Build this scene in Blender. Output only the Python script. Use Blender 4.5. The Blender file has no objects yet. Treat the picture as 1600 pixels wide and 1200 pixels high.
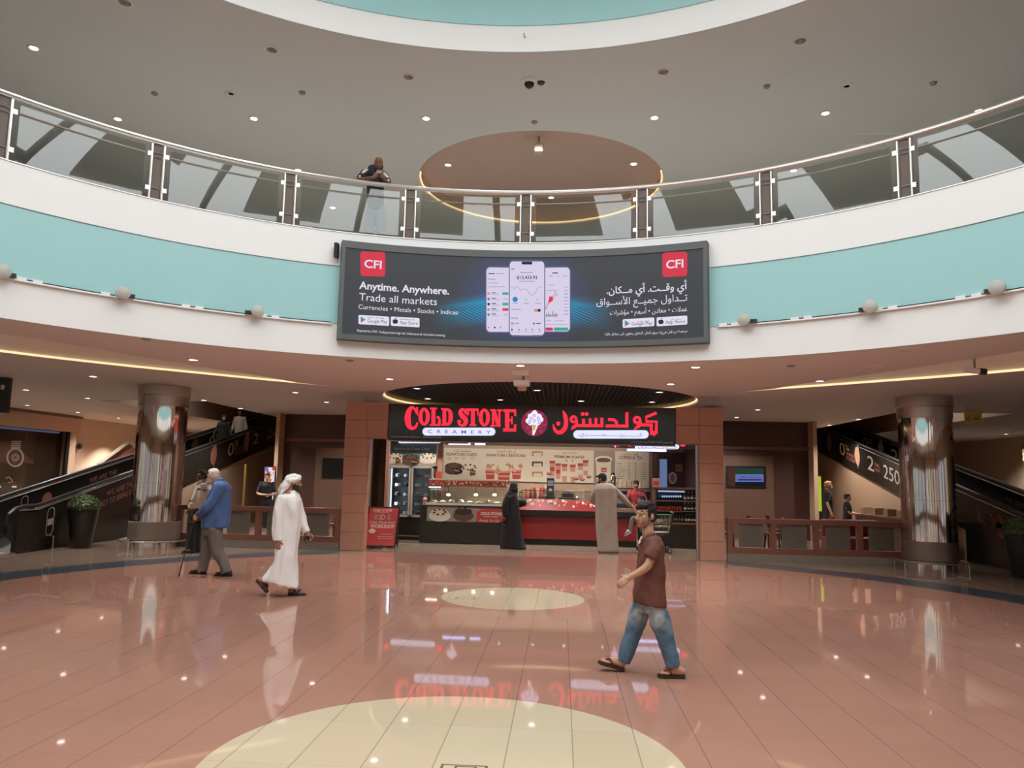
import bpy, bmesh, math, random
from mathutils import Vector, Matrix, Euler, noise
random.seed(7)
C = bpy.context.scene.collection
SC = bpy.context.scene
PI = math.pi

# ------------------------------------------------------------------ camera, sky, exposure
# ground frame: origin under the middle of the round atrium, +Y towards the ice cream shop, +Z up, metres
CAM = Vector((0.685, -4.9055, 1.75))
PITCH, ROLL, YAW = 0.1215, 0.0212, 0.066
FOC = 1200.0                                   # focal length in pixels of a 1600 px wide frame


def ray(x, y):
    """direction of the view ray through a pixel of the 1600x1200 photograph"""
    px, py = x - 800.0, -(y - 600.0)
    c, s = math.cos(ROLL), math.sin(ROLL)
    a, b = c * px - s * py, s * px + c * py
    cp, sp = math.cos(PITCH), math.sin(PITCH)
    X, Y, Z = a, cp * FOC - sp * b, sp * FOC + cp * b
    ca, sa = math.cos(YAW), math.sin(YAW)
    return Vector((ca * X - sa * Y, sa * X + ca * Y, Z))


def P(x, y, z=None, v=None, u=None, r=None):
    """point where that ray meets the plane z=, y=v, x=u or the upright cylinder of radius r"""
    d = ray(x, y)
    if z is not None:
        t = (z - CAM.z) / d.z
    elif v is not None:
        t = (v - CAM.y) / d.y
    elif u is not None:
        t = (u - CAM.x) / d.x
    else:
        a = d.x ** 2 + d.y ** 2
        b = 2 * (CAM.x * d.x + CAM.y * d.y)
        c = CAM.x ** 2 + CAM.y ** 2 - r * r
        t = (-b + math.sqrt(b * b - 4 * a * c)) / (2 * a)
    return CAM + d * t


cam = bpy.data.cameras.new('camera')
cam.sensor_width = 36.0
cam.lens = FOC / 1600 * 36
cam.clip_end = 300
camo = bpy.data.objects.new('camera', cam)
C.objects.link(camo)
fw = ray(800, 600).normalized()
rt = (ray(900, 600) - ray(800, 600)).normalized()
up = (ray(800, 500) - ray(800, 600)).normalized()
camo.matrix_world = Matrix(((rt.x, up.x, -fw.x, CAM.x), (rt.y, up.y, -fw.y, CAM.y), (rt.z, up.z, -fw.z, CAM.z), (0, 0, 0, 1)))
SC.camera = camo

world = bpy.data.worlds.new('overcast_sky')
SC.world = world
world.use_nodes = True
bg = world.node_tree.nodes['Background']
bg.inputs[0].default_value = (0.95, 0.98, 1.0, 1)
bg.inputs[1].default_value = 6.9
SC.view_settings.view_transform = 'Standard'
SC.view_settings.look = 'None'
SC.view_settings.exposure = 0.0
SC.view_settings.gamma = 1.0
SC.view_settings.use_curve_mapping = False
SC.cycles.max_bounces = 8
SC.cycles.diffuse_bounces = 4
SC.cycles.glossy_bounces = 4
SC.cycles.transparent_max_bounces = 12
SC.cycles.caustics_reflective = False
SC.cycles.caustics_refractive = False
SC.cycles.sample_clamp_indirect = 4.0
SC.cycles.use_denoising = True

# portal in the roof opening: leads the sky light in
pl = bpy.data.lights.new('skylight_portal', 'AREA')
pl.shape = 'DISK'
pl.size = 15.8
pl.cycles.is_portal = True
plo = bpy.data.objects.new('skylight_portal', pl)
plo.location = (0, 0, 11.2)
C.objects.link(plo)


def add_spot(name, loc, energy, color=(1, 0.82, 0.66), angle=120, radius=0.05, parent=None, rot=(0, 0, 0), blend=0.6):
    l = bpy.data.lights.new(name, 'SPOT')
    l.energy = energy
    l.color = color
    l.spot_size = math.radians(angle)
    l.spot_blend = blend
    l.shadow_soft_size = radius
    o = bpy.data.objects.new(name, l)
    o.location = loc
    o.rotation_euler = rot
    o.parent = parent
    C.objects.link(o)
    return o


def add_area(name, loc, rot, sx, sy, energy, color=(1, 0.9, 0.8), parent=None):
    l = bpy.data.lights.new(name, 'AREA')
    l.shape = 'RECTANGLE'
    l.size, l.size_y = sx, sy
    l.energy = energy
    l.color = color
    o = bpy.data.objects.new(name, l)
    o.location = loc
    o.rotation_euler = rot
    o.parent = parent
    C.objects.link(o)
    return o

# ------------------------------------------------------------------ materials
def lin(c):
    if isinstance(c, str):
        c = [int(c[i:i + 2], 16) / 255 for i in (1, 3, 5)]
        c = [v / 12.92 if v <= 0.04045 else ((v + 0.055) / 1.055) ** 2.4 for v in c]
    return (c[0], c[1], c[2], 1)


MATS = {}


def mat(name, color, rough=0.5, metal=0.0, var=0.06, scale=6.0, bump=0.0, emit=0.0, ecol=None, spec=0.5, coat=0.0, stretch=None):
    """a painted / metal / cloth surface: base colour with a little procedural mottling"""
    if name in MATS:
        return MATS[name]
    m = bpy.data.materials.new(name)
    m.use_nodes = True
    nt = m.node_tree
    b = nt.nodes['Principled BSDF']
    col = lin(color)
    b.inputs['Roughness'].default_value = rough
    b.inputs['Metallic'].default_value = metal
    b.inputs['Specular IOR Level'].default_value = spec
    b.inputs['Coat Weight'].default_value = coat
    b.inputs['Base Color'].default_value = col
    if var > 0 or bump > 0:
        tc = nt.nodes.new('ShaderNodeTexCoord')
        no = nt.nodes.new('ShaderNodeTexNoise')
        no.inputs['Scale'].default_value = scale
        no.inputs['Detail'].default_value = 4
        src = tc.outputs['Object']
        if stretch:
            mp = nt.nodes.new('ShaderNodeMapping')
            mp.inputs['Scale'].default_value = stretch
            nt.links.new(src, mp.inputs['Vector'])
            src = mp.outputs['Vector']
        nt.links.new(src, no.inputs['Vector'])
        if var > 0:
            mx = nt.nodes.new('ShaderNodeMix')
            mx.data_type = 'RGBA'
            mx.inputs[6].default_value = [max(0, v * (1 - var)) for v in col[:3]] + [1]
            mx.inputs[7].default_value = [min(1, v * (1 + var)) for v in col[:3]] + [1]
            nt.links.new(no.outputs['Fac'], mx.inputs[0])
            nt.links.new(mx.outputs[2], b.inputs['Base Color'])
        if bump > 0:
            bp = nt.nodes.new('ShaderNodeBump')
            bp.inputs['Strength'].default_value = bump
            bp.inputs['Distance'].default_value = 0.01
            nt.links.new(no.outputs['Fac'], bp.inputs['Height'])
            nt.links.new(bp.outputs['Normal'], b.inputs['Normal'])
    if emit > 0:
        b.inputs['Emission Color'].default_value = lin(ecol or color)
        b.inputs['Emission Strength'].default_value = emit
    MATS[name] = m
    return m


def glow(name, color, s=1.0):
    """something that gives off light: lamp lens, screen, backlit letter"""
    if name in MATS:
        return MATS[name]
    m = bpy.data.materials.new(name)
    m.use_nodes = True
    nt = m.node_tree
    nt.nodes.remove(nt.nodes['Principled BSDF'])
    e = nt.nodes.new('ShaderNodeEmission')
    e.inputs[0].default_value = lin(color)
    e.inputs[1].default_value = s
    nt.links.new(e.outputs[0], nt.nodes['Material Output'].inputs[0])
    MATS[name] = m
    return m


def glass(name, tint=(0.86, 0.9, 0.88), refl=1.0, rough=0.0, base=0.03):
    if name in MATS:
        return MATS[name]
    m = bpy.data.materials.new(name)
    m.use_nodes = True
    nt = m.node_tree
    nt.nodes.remove(nt.nodes['Principled BSDF'])
    t = nt.nodes.new('ShaderNodeBsdfTransparent')
    t.inputs[0].default_value = (*tint, 1)
    g = nt.nodes.new('ShaderNodeBsdfGlossy')
    g.inputs['Roughness'].default_value = rough
    g.inputs[0].default_value = (1, 1, 1, 1)
    f = nt.nodes.new('ShaderNodeFresnel')
    f.inputs[0].default_value = 1.5
    ma = nt.nodes.new('ShaderNodeMath')
    ma.operation = 'MULTIPLY_ADD'
    ma.inputs[1].default_value = refl
    ma.inputs[2].default_value = base
    nt.links.new(f.outputs[0], ma.inputs[0])
    mx = nt.nodes.new('ShaderNodeMixShader')
    nt.links.new(ma.outputs[0], mx.inputs[0])
    nt.links.new(t.outputs[0], mx.inputs[1])
    nt.links.new(g.outputs[0], mx.inputs[2])
    nt.links.new(mx.outputs[0], nt.nodes['Material Output'].inputs[0])
    MATS[name] = m
    return m


# ------------------------------------------------------------------ mesh building
class MB:
    def __init__(s):
        s.v, s.f, s.m = [], [], []
        s.cur = 0

    def add(s, vs, fs):
        o = len(s.v)
        s.v += [tuple(p) for p in vs]
        for f in fs:
            s.f.append([i + o for i in f])
            s.m.append(s.cur)
        return s

    def box(s, x0, x1, y0, y1, z0, z1):
        vs = [(x, y, z) for x in (x0, x1) for y in (y0, y1) for z in (z0, z1)]
        return s.add(vs, [(0, 1, 3, 2), (4, 6, 7, 5), (0, 4, 5, 1), (2, 3, 7, 6), (0, 2, 6, 4), (1, 5, 7, 3)])

    def hexa(s, b, t):
        """solid between two quads"""
        return s.add(list(b) + list(t), [(3, 2, 1, 0), (4, 5, 6, 7), (0, 1, 5, 4), (1, 2, 6, 5), (2, 3, 7, 6), (3, 0, 4, 7)])

    def bar(s, p0, p1, w, h, upv=(0, 0, 1)):
        p0, p1 = Vector(p0), Vector(p1)
        d = (p1 - p0).normalized()
        a = d.cross(Vector(upv))
        a = (a if a.length > 1e-6 else Vector((1, 0, 0))).normalized() * w / 2
        b = a.cross(d).normalized() * h / 2
        q = [-a - b, a - b, a + b, -a + b]
        return s.hexa([p0 + k for k in q], [p1 + k for k in q])

    def tube(s, pts, r, n=8, cap=True):
        pts = [Vector(p) for p in pts]
        rs = r if isinstance(r, (list, tuple)) else [r] * len(pts)
        o = len(s.v)
        ref = Vector((0.13, 0.21, 0.97))
        for i, p in enumerate(pts):
            d = (pts[min(i + 1, len(pts) - 1)] - pts[max(i - 1, 0)]).normalized()
            a = d.cross(ref)
            if a.length < 0.2:
                a = d.cross(Vector((1, 0.1, 0)))
            a.normalize()
            b = d.cross(a)
            for k in range(n):
                t = 2 * PI * k / n
                s.v.append(tuple(p + (a * math.cos(t) + b * math.sin(t)) * rs[i]))
        for i in range(len(pts) - 1):
            for k in range(n):
                k2 = (k + 1) % n
                s.f.append([o + i * n + k, o + i * n + k2, o + (i + 1) * n + k2, o + (i + 1) * n + k])
                s.m.append(s.cur)
        if cap:
            s.f.append([o + k for k in range(n)][::-1])
            s.m.append(s.cur)
            s.f.append([o + (len(pts) - 1) * n + k for k in range(n)])
            s.m.append(s.cur)
        return s

    def lathe(s, prof, c=(0, 0, 0), n=32, sx=1.0, sy=1.0):
        o = len(s.v)
        for (r, z) in prof:
            for k in range(n):
                t = 2 * PI * k / n
                s.v.append((c[0] + r * sx * math.cos(t), c[1] + r * sy * math.sin(t), c[2] + z))
        for i in range(len(prof) - 1):
            for k in range(n):
                k2 = (k + 1) % n
                s.f.append([o + i * n + k, o + i * n + k2, o + (i + 1) * n + k2, o + (i + 1) * n + k])
                s.m.append(s.cur)
        for i, rev in ((0, True), (len(prof) - 1, False)):
            if prof[i][0] > 1e-5:
                f = [o + i * n + k for k in range(n)]
                s.f.append(f[::-1] if rev else f)
                s.m.append(s.cur)
        return s

    def ball(s, c, r, nu=16, nv=10, rot=None):
        if not isinstance(r, (tuple, list)):
            r = (r, r, r)
        o = len(s.v)
        c = Vector(c)
        for i in range(nv + 1):
            a = PI * i / nv
            for k in range(nu):
                t = 2 * PI * k / nu
                p = Vector((r[0] * math.sin(a) * math.cos(t), r[1] * math.sin(a) * math.sin(t), r[2] * math.cos(a)))
                if rot is not None:
                    p = rot @ p
                s.v.append(tuple(c + p))
        for i in range(nv):
            for k in range(nu):
                k2 = (k + 1) % nu
                s.f.append([o + i * nu + k, o + (i + 1) * nu + k, o + (i + 1) * nu + k2, o + i * nu + k2])
                s.m.append(s.cur)
        return s

    def arc(s, r0, r1, z0, z1, a0=0.0, a1=2 * PI, n=96):
        """curved block between two radii about the origin; angle 0 points to +Y, growing towards +X"""
        full = abs(a1 - a0 - 2 * PI) < 1e-6
        o = len(s.v)
        m = n if full else n + 1
        for k in range(m):
            a = a0 + (a1 - a0) * k / n
            sa, ca = math.sin(a), math.cos(a)
            for r, z in ((r0, z0), (r1, z0), (r1, z1), (r0, z1)):
                s.v.append((r * sa, r * ca, z))
        for k in range(n):
            k2 = (k + 1) % m
            for j in range(4):
                j2 = (j + 1) % 4
                s.f.append([o + k * 4 + j, o + k2 * 4 + j, o + k2 * 4 + j2, o + k * 4 + j2])
                s.m.append(s.cur)
        if not full:
            s.f.append([o + j for j in range(4)])
            s.m.append(s.cur)
            s.f.append([o + n * 4 + j for j in range(4)][::-1])
            s.m.append(s.cur)
        return s

    def prism(s, poly, z0, z1):
        """upright prism over a convex or simple outline"""
        n = len(poly)
        vs = [(x, y, z0) for x, y in poly] + [(x, y, z1) for x, y in poly]
        fs = [list(range(n))[::-1], list(range(n, 2 * n))] + [[k, (k + 1) % n, n + (k + 1) % n, n + k] for k in range(n)]
        return s.add(vs, fs)

    def build(s, name, m, parent=None, smooth=True, angle=35, loc=None, rot=None):
        me = bpy.data.meshes.new(name)
        me.from_pydata(s.v, [], s.f)
        bm = bmesh.new()
        bm.from_mesh(me)
        bmesh.ops.recalc_face_normals(bm, faces=bm.faces)
        bm.to_mesh(me)
        bm.free()
        ms = m if isinstance(m, (list, tuple)) else [m]
        for k in ms:
            me.materials.append(k)
        for p, mi in zip(me.polygons, s.m):
            p.material_index = mi
        if smooth:
            me.shade_smooth()
            me.set_sharp_from_angle(angle=math.radians(angle))
        o = bpy.data.objects.new(name, me)
        C.objects.link(o)
        if loc is not None:
            o.location = loc
        if rot is not None:
            o.rotation_euler = rot
        o.parent = parent
        return o


def thing(name, label, cat, loc=(0, 0, 0), rotz=0.0, group=None):
    o = bpy.data.objects.new(name, None)
    o.empty_display_size = 0.1
    C.objects.link(o)
    o.location = loc
    o.rotation_euler = (0, 0, rotz)
    return tag(o, label, cat, group)


def tag(o, label, cat, group=None):
    o['label'] = label
    o['category'] = cat
    if group:
        o['group'] = group
    return o


def struct(o):
    o['kind'] = 'structure'
    return o


def dup(root, loc, rotz=None, label=None):
    r = root.copy()
    C.objects.link(r)
    r.location = loc
    if rotz is not None:
        r.rotation_euler = (0, 0, rotz)
    if label:
        r['label'] = label
    for ch in list(root.children):
        c = ch.copy()
        C.objects.link(c)
        c.parent = r
        for g in list(ch.children):
            d = g.copy()
            C.objects.link(d)
            d.parent = c
    return r


def bevel(o, w=0.005, seg=2):
    b = o.modifiers.new('bevel', 'BEVEL')
    b.width = w
    b.segments = seg
    b.limit_method = 'ANGLE'
    return o


# ------------------------------------------------------------------ flat shapes and lettering
def curve_mesh(polys, depth=0.0):
    """filled flat shape from closed outlines (inner outlines cut holes), in the XY plane, optional thickness"""
    cu = bpy.data.curves.new('outline', 'CURVE')
    cu.dimensions = '2D'
    cu.fill_mode = 'BOTH'
    cu.extrude = depth / 2
    for p in polys:
        sp = cu.splines.new('POLY')
        sp.points.add(len(p) - 1)
        for q, (x, y) in zip(sp.points, p):
            q.co = (x, y, 0, 1)
        sp.use_cyclic_u = True
    return _to_mesh(cu)


def _to_mesh(cu):
    o = bpy.data.objects.new('outline', cu)
    me = bpy.data.meshes.new_from_object(o)
    bpy.data.objects.remove(o)
    bpy.data.curves.remove(cu)
    return me


ARF = {'ا': '\uFE8D\uFE8E', 'أ': '\uFE83\uFE84', 'إ': '\uFE87\uFE88', 'د': '\uFEA9\uFEAA', 'ذ': '\uFEAB\uFEAC', 'ر': '\uFEAD\uFEAE', 'ز': '\uFEAF\uFEB0', 'و': '\uFEED\uFEEE',
       'ؤ': '\uFE85\uFE86', 'ة': '\uFE93\uFE94', 'ى': '\uFEEF\uFEF0',
       'ب': '\uFE8F\uFE90\uFE91\uFE92', 'ت': '\uFE95\uFE96\uFE97\uFE98', 'ث': '\uFE99\uFE9A\uFE9B\uFE9C', 'ج': '\uFE9D\uFE9E\uFE9F\uFEA0', 'ح': '\uFEA1\uFEA2\uFEA3\uFEA4', 'خ': '\uFEA5\uFEA6\uFEA7\uFEA8',
       'س': '\uFEB1\uFEB2\uFEB3\uFEB4', 'ش': '\uFEB5\uFEB6\uFEB7\uFEB8', 'ص': '\uFEB9\uFEBA\uFEBB\uFEBC', 'ط': '\uFEC1\uFEC2\uFEC3\uFEC4', 'ع': '\uFEC9\uFECA\uFECB\uFECC', 'غ': '\uFECD\uFECE\uFECF\uFED0', 'ف': '\uFED1\uFED2\uFED3\uFED4', 'ق': '\uFED5\uFED6\uFED7\uFED8',
       'ك': '\uFED9\uFEDA\uFEDB\uFEDC', 'ل': '\uFEDD\uFEDE\uFEDF\uFEE0', 'م': '\uFEE1\uFEE2\uFEE3\uFEE4', 'ن': '\uFEE5\uFEE6\uFEE7\uFEE8', 'ه': '\uFEE9\uFEEA\uFEEB\uFEEC', 'ي': '\uFEF1\uFEF2\uFEF3\uFEF4', 'ـ': '\u0640\u0640\u0640\u0640'}


def arabic(s):
    """joined letter forms in left-to-right drawing order"""
    s = s.replace('لأ', '\uFEF7').replace('لا', '\uFEFB')
    out = []
    for i, ch in enumerate(s):
        if ch not in ARF:
            out.append(ch)
            continue
        f = ARF[ch]
        pv = s[i - 1] if i else ' '
        nx = s[i + 1] if i + 1 < len(s) else ' '
        jp = pv in ARF and len(ARF[pv]) == 4
        jn = len(f) == 4 and (nx in ARF or nx in '\uFEF7\uFEFB')
        out.append(f[(3 if jp else 2) if jn else (1 if jp else 0)])
    return ''.join(reversed(out))


def text_mesh(body, size, align='LEFT', depth=0.0, bold=0.0, shear=0.0, width=None, spacing=1.0):
    cu = bpy.data.curves.new('lettering', 'FONT')
    cu.body = body
    cu.size = size
    cu.align_x = align
    cu.extrude = depth / 2
    cu.offset = bold
    cu.shear = shear
    cu.space_character = spacing
    cu.resolution_u = 3
    me = _to_mesh(cu)
    if width and len(me.vertices):
        xs = [v.co.x for v in me.vertices]
        k = width / max(1e-6, max(xs) - min(xs))
        for v in me.vertices:
            v.co.x *= k
    return me


def put(me, name, m, parent=None, place=None, loc=None, rot=None):
    """link a mesh as an object; place(x, y, z) maps its points into the scene"""
    me.materials.clear()
    for k in (m if isinstance(m, (list, tuple)) else [m]):
        me.materials.append(k)
    if place:
        for v in me.vertices:
            v.co = place(v.co.x, v.co.y, v.co.z)
        me.update()
    o = bpy.data.objects.new(name, me)
    C.objects.link(o)
    if loc is not None:
        o.location = loc
    if rot is not None:
        o.rotation_euler = rot
    o.parent = parent
    return o


def merge(mes, mis=None):
    """one mesh out of several flat meshes; mis gives each one's material slot"""
    b = MB()
    for i, me in enumerate(mes):
        b.cur = mis[i] if mis else 0
        b.add([(v.co.x, v.co.y, v.co.z + i * 0.0004) for v in me.vertices], [list(p.vertices) for p in me.polygons])
    me = bpy.data.meshes.new('shapes')
    me.from_pydata(b.v, [], b.f)
    for p, k in zip(me.polygons, b.m):
        p.material_index = k
    return me


def put_multi(mes, mis, name, ms, parent=None, place=None):
    me = merge(mes, mis)
    idx = [p.material_index for p in me.polygons]
    o = put(me, name, ms, parent, place)
    for p, k in zip(me.polygons, idx):
        p.material_index = k
    return o


def circle(cx, cy, r, n=24, ry=None, a0=0.0, a1=2 * PI):
    full = abs(a1 - a0 - 2 * PI) < 1e-6
    k = n if full else n + 1
    return [(cx + r * math.cos(a0 + (a1 - a0) * i / n), cy + (ry or r) * math.sin(a0 + (a1 - a0) * i / n)) for i in range(k)]


def rrect(x0, y0, x1, y1, r, n=5):
    out = []
    for cx, cy, a in ((x1 - r, y1 - r, 0), (x0 + r, y1 - r, PI / 2), (x0 + r, y0 + r, PI), (x1 - r, y0 + r, 1.5 * PI)):
        out += [(cx + r * math.cos(a + PI / 2 * i / n), cy + r * math.sin(a + PI / 2 * i / n)) for i in range(n + 1)]
    return out


def rect(x0, y0, x1, y1):
    return [(x0, y0), (x1, y0), (x1, y1), (x0, y1)]


def spline(pts, k=6):
    """smooth curve through points (tuples of any length)"""
    out = []
    n = len(pts)
    for i in range(n - 1):
        p0, p1, p2, p3 = pts[max(i - 1, 0)], pts[i], pts[i + 1], pts[min(i + 2, n - 1)]
        for j in range(k):
            t = j / k
            out.append(tuple(0.5 * (2 * b + (c - a) * t + (2 * a - 5 * b + 4 * c - d) * t * t + (3 * b - a - 3 * c + d) * t ** 3) for a, b, c, d in zip(p0, p1, p2, p3)))
    out.append(tuple(pts[-1]))
    return out


def stroke(pts, w, smooth=0):
    """outline of a brush stroke; w is one width or one per point"""
    ws = w if isinstance(w, (list, tuple)) else [w] * len(pts)
    q = [(p[0], p[1], k) for p, k in zip(pts, ws)]
    if smooth:
        q = spline(q, smooth)
    L, R = [], []
    for i, (x, y, k) in enumerate(q):
        a, b = q[max(i - 1, 0)], q[min(i + 1, len(q) - 1)]
        dx, dy = b[0] - a[0], b[1] - a[1]
        l = math.hypot(dx, dy) or 1
        nx, ny = -dy / l * k / 2, dx / l * k / 2
        L.append((x + nx, y + ny))
        R.append((x - nx, y - ny))
    return L + R[::-1]


def on_wall(u0, v, z0, face=-1):
    """places XY drawings upright on the plane y=v, seen from -Y; a drawing's z stands out towards the viewer"""
    return lambda x, y, z: Vector((u0 + x, v + face * z, z0 + y))

# ------------------------------------------------------------------ the setting
WHITE = mat('white_paint', '#f8f7f5', 0.45, var=0.015, scale=2)
SOFF = mat('ceiling_paint', '#efe9e4', 0.7, var=0.02, scale=1.5)
UCEIL = mat('upper_ceiling_paint', '#d9dada', 0.75, var=0.02, scale=1.5)
TEAL = mat('teal_paint', '#a6d6d6', 0.5, var=0.02, scale=1.2)
STEEL = mat('brushed_steel', '#cfcac4', 0.28, 1.0, var=0.04, scale=30)
SATIN = mat('satin_steel', '#c6bcb2', 0.26, 1.0, var=0.05, scale=4)
CHROME = mat('mirror_steel', '#e8e4de', 0.02, 1.0, var=0.0)
DARK = mat('black_metal', '#1d1c1a', 0.4, var=0.1)
BLACKG = mat('black_gloss', '#171615', 0.12, var=0.0)
BEIGE = mat('beige_wall', '#cbae94', 0.7, var=0.03, scale=2)
BROWNW = mat('brown_cladding', '#9a8069', 0.55, var=0.05, scale=2)
RWOOD = mat('red_wood_veneer', '#b58873', 0.42, var=0.16, scale=9, stretch=(6, 6, 0.5))
DWOOD = mat('dark_wood_veneer', '#4a3129', 0.4, var=0.18, scale=8, stretch=(5, 5, 0.4))
DWOODL = mat('brown_wood_veneer', '#63493b', 0.45, var=0.15, scale=8, stretch=(5, 5, 0.4))
CREAM = mat('cream_laminate', '#d8c3a2', 0.5, var=0.03)
WARM = glow('warm_cove_led', '#ffdcA8', 1.3)


class NX:
    """small helper for arithmetic in a node tree"""
    def __init__(s, nt):
        s.nt = nt

    def m(s, op, a, b=0.0, c=0.0):
        n = s.nt.nodes.new('ShaderNodeMath')
        n.operation = op
        for i, k in enumerate((a, b, c)):
            if isinstance(k, (int, float)):
                n.inputs[i].default_value = k
            else:
                s.nt.links.new(k, n.inputs[i])
        return n.outputs[0]

    def mix(s, f, a, b):
        n = s.nt.nodes.new('ShaderNodeMix')
        n.data_type = 'RGBA'
        if isinstance(f, (int, float)):
            n.inputs[0].default_value = f
        else:
            s.nt.links.new(f, n.inputs[0])
        for i, k in ((6, a), (7, b)):
            if isinstance(k, tuple):
                n.inputs[i].default_value = k
            else:
                s.nt.links.new(k, n.inputs[i])
        return n.outputs[2]


def floor_material():
    m = bpy.data.materials.new('polished_floor_tiles')
    m.use_nodes = True
    nt = m.node_tree
    b = nt.nodes['Principled BSDF']
    X = NX(nt)
    tc = nt.nodes.new('ShaderNodeTexCoord')
    sp = nt.nodes.new('ShaderNodeSeparateXYZ')
    nt.links.new(tc.outputs['Object'], sp.inputs[0])
    x, y = sp.outputs[0], sp.outputs[1]

    def dist(cy):
        return X.m('SQRT', X.m('ADD', X.m('MULTIPLY', x, x), X.m('POWER', X.m('ABSOLUTE', X.m('SUBTRACT', y, cy)), 2.0)))
    r0, r1, r2 = dist(0.0), dist(6.67), dist(5.16)
    S = 0.4265
    # tile cells
    fx = X.m('DIVIDE', X.m('ADD', x, 0.07), S)
    fy = X.m('DIVIDE', X.m('ADD', y, 0.1), S * 2)
    cell = nt.nodes.new('ShaderNodeCombineXYZ')
    nt.links.new(X.m('FLOOR', fx), cell.inputs[0])
    nt.links.new(X.m('FLOOR', fy), cell.inputs[1])
    wn = nt.nodes.new('ShaderNodeTexWhiteNoise')
    wn.noise_dimensions = '2D'
    nt.links.new(cell.outputs[0], wn.inputs['Vector'])
    ns = nt.nodes.new('ShaderNodeTexNoise')
    ns.inputs['Scale'].default_value = 1.3
    ns.inputs['Detail'].default_value = 5
    nt.links.new(tc.outputs['Object'], ns.inputs['Vector'])
    pink = X.mix(wn.outputs['Value'], lin('#b08472'), lin('#b68a78'))
    pink = X.mix(ns.outputs['Fac'], pink, lin('#ab7d6c'))
    cream = X.mix(wn.outputs['Value'], lin('#cdbb9e'), lin('#d2c1a5'))
    tan = X.mix(ns.outputs['Fac'], lin('#8a7767'), lin('#95806f'))
    blue = X.mix(ns.outputs['Fac'], lin('#46505a'), lin('#525b64'))
    incirc = X.m('MAXIMUM', X.m('LESS_THAN', r0, 1.48), X.m('LESS_THAN', r1, 1.05))
    c = X.mix(incirc, pink, cream)
    c = X.mix(X.m('GREATER_THAN', r2, 8.1), c, tan)
    band = X.m('MULTIPLY', X.m('MULTIPLY', X.m('GREATER_THAN', r2, 8.1), X.m('LESS_THAN', r2, 8.95)), X.m('GREATER_THAN', X.m('ABSOLUTE', x), 4.35))
    c = X.mix(band, c, blue)

    def line(f, w):
        fr = X.m('FRACT', f)
        d = X.m('MINIMUM', fr, X.m('SUBTRACT', 1.0, fr))
        return X.m('LESS_THAN', d, w)
    g = X.m('ADD', X.m('MULTIPLY', line(fx, 0.0085), 0.5), X.m('MULTIPLY', line(fy, 0.004), 0.16), 0.0)
    c = X.mix(X.m('MINIMUM', g, 1.0), c, lin('#5d4238'))
    # small service hatches let into the two light discs
    def hatch(cx, cy, hw, hh):
        ax = X.m('ABSOLUTE', X.m('SUBTRACT', x, cx))
        ay = X.m('ABSOLUTE', X.m('SUBTRACT', y, cy))
        dd = X.m('MAXIMUM', X.m('SUBTRACT', ax, hw), X.m('SUBTRACT', ay, hh))
        return X.m('LESS_THAN', X.m('ABSOLUTE', dd), 0.008)
    h = X.m('MAXIMUM', hatch(0.12, -0.16, 0.135, 0.17), hatch(-0.68, 6.5, 0.135, 0.09))
    h = X.m('MAXIMUM', h, hatch(0.13, -0.03, 0.06, 0.02))
    c = X.mix(X.m('MULTIPLY', h, 0.8), c, lin('#3c342c'))
    nt.links.new(c, b.inputs['Base Color'])
    nt.links.new(X.m('MULTIPLY_ADD', ns.outputs['Fac'], 0.02, 0.025), b.inputs['Roughness'])
    b.inputs['Specular IOR Level'].default_value = 0.5
    bp = nt.nodes.new('ShaderNodeBump')
    bp.inputs['Strength'].default_value = 0.12
    bp.inputs['Distance'].default_value = 0.004
    nt.links.new(X.m('MULTIPLY', X.m('ADD', line(fx, 0.0085), line(fy, 0.004)), -1.0), bp.inputs['Height'])
    nt.links.new(bp.outputs['Normal'], b.inputs['Normal'])
    return m


MB().box(-18, 18, -18, 34, -0.3, 0)
fl = struct(MB().box(-18, 18, -18, 34, -0.3, 0).build('floor', floor_material(), smooth=False))

# --- lower ceiling: one sheet with the round atrium, the two light troughs, the shop's disc and the ramp wells cut out
R0 = 8.14
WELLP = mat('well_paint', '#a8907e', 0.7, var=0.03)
trough_far = [(-4.55, 11.83), (-5.6, 11.0), (-6.74, 9.95), (-7.64, 9.1), (-8.5, 8.1), (-9.1, 7.2), (-9.8, 6.0), (-10.4, 4.5), (-10.8, 2.5)]
trough_near = [(-10.0, 1.5), (-9.0, 3.4), (-8.2, 4.7), (-7.5, 5.8), (-6.72, 7.6), (-5.95, 9.25), (-5.45, 10.2), (-5.05, 11.31)]
tf, tn = spline(trough_far, 6), spline(trough_near, 6)
trL = tf + tn
trR = [(-x, y) for x, y in trL]
DISC = (0.1, 14.6, 3.95)
WELL = {-1: rect(-12.5, 16.0, -9.3, 31), 1: rect(9.65, 16.0, 12.5, 31)}


def placed_flat(polys, z, name, m, flip=False, depth=0.0):
    me = curve_mesh(polys, depth)
    for v in me.vertices:
        v.co.z += z
    o = put(me, name, m)
    return o


struct(placed_flat([rect(-18, -18, 18, 34), circle(0, 0, R0 + 0.004, 192), trL, trR, circle(DISC[0], DISC[1], DISC[2], 96), WELL[-1], WELL[1]], 3.7, 'ceiling', SOFF))


def sleeve(poly, z0, z1, name, m, closed_top=None, parent=None, tm=None):
    """upright lining round an opening, with a lid"""
    b = MB()
    n = len(poly)
    b.add([(x, y, z0) for x, y in poly] + [(x, y, z1) for x, y in poly], [[k, (k + 1) % n, n + (k + 1) % n, n + k] for k in range(n)])
    o = b.build(name, m, parent)
    return o


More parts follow.
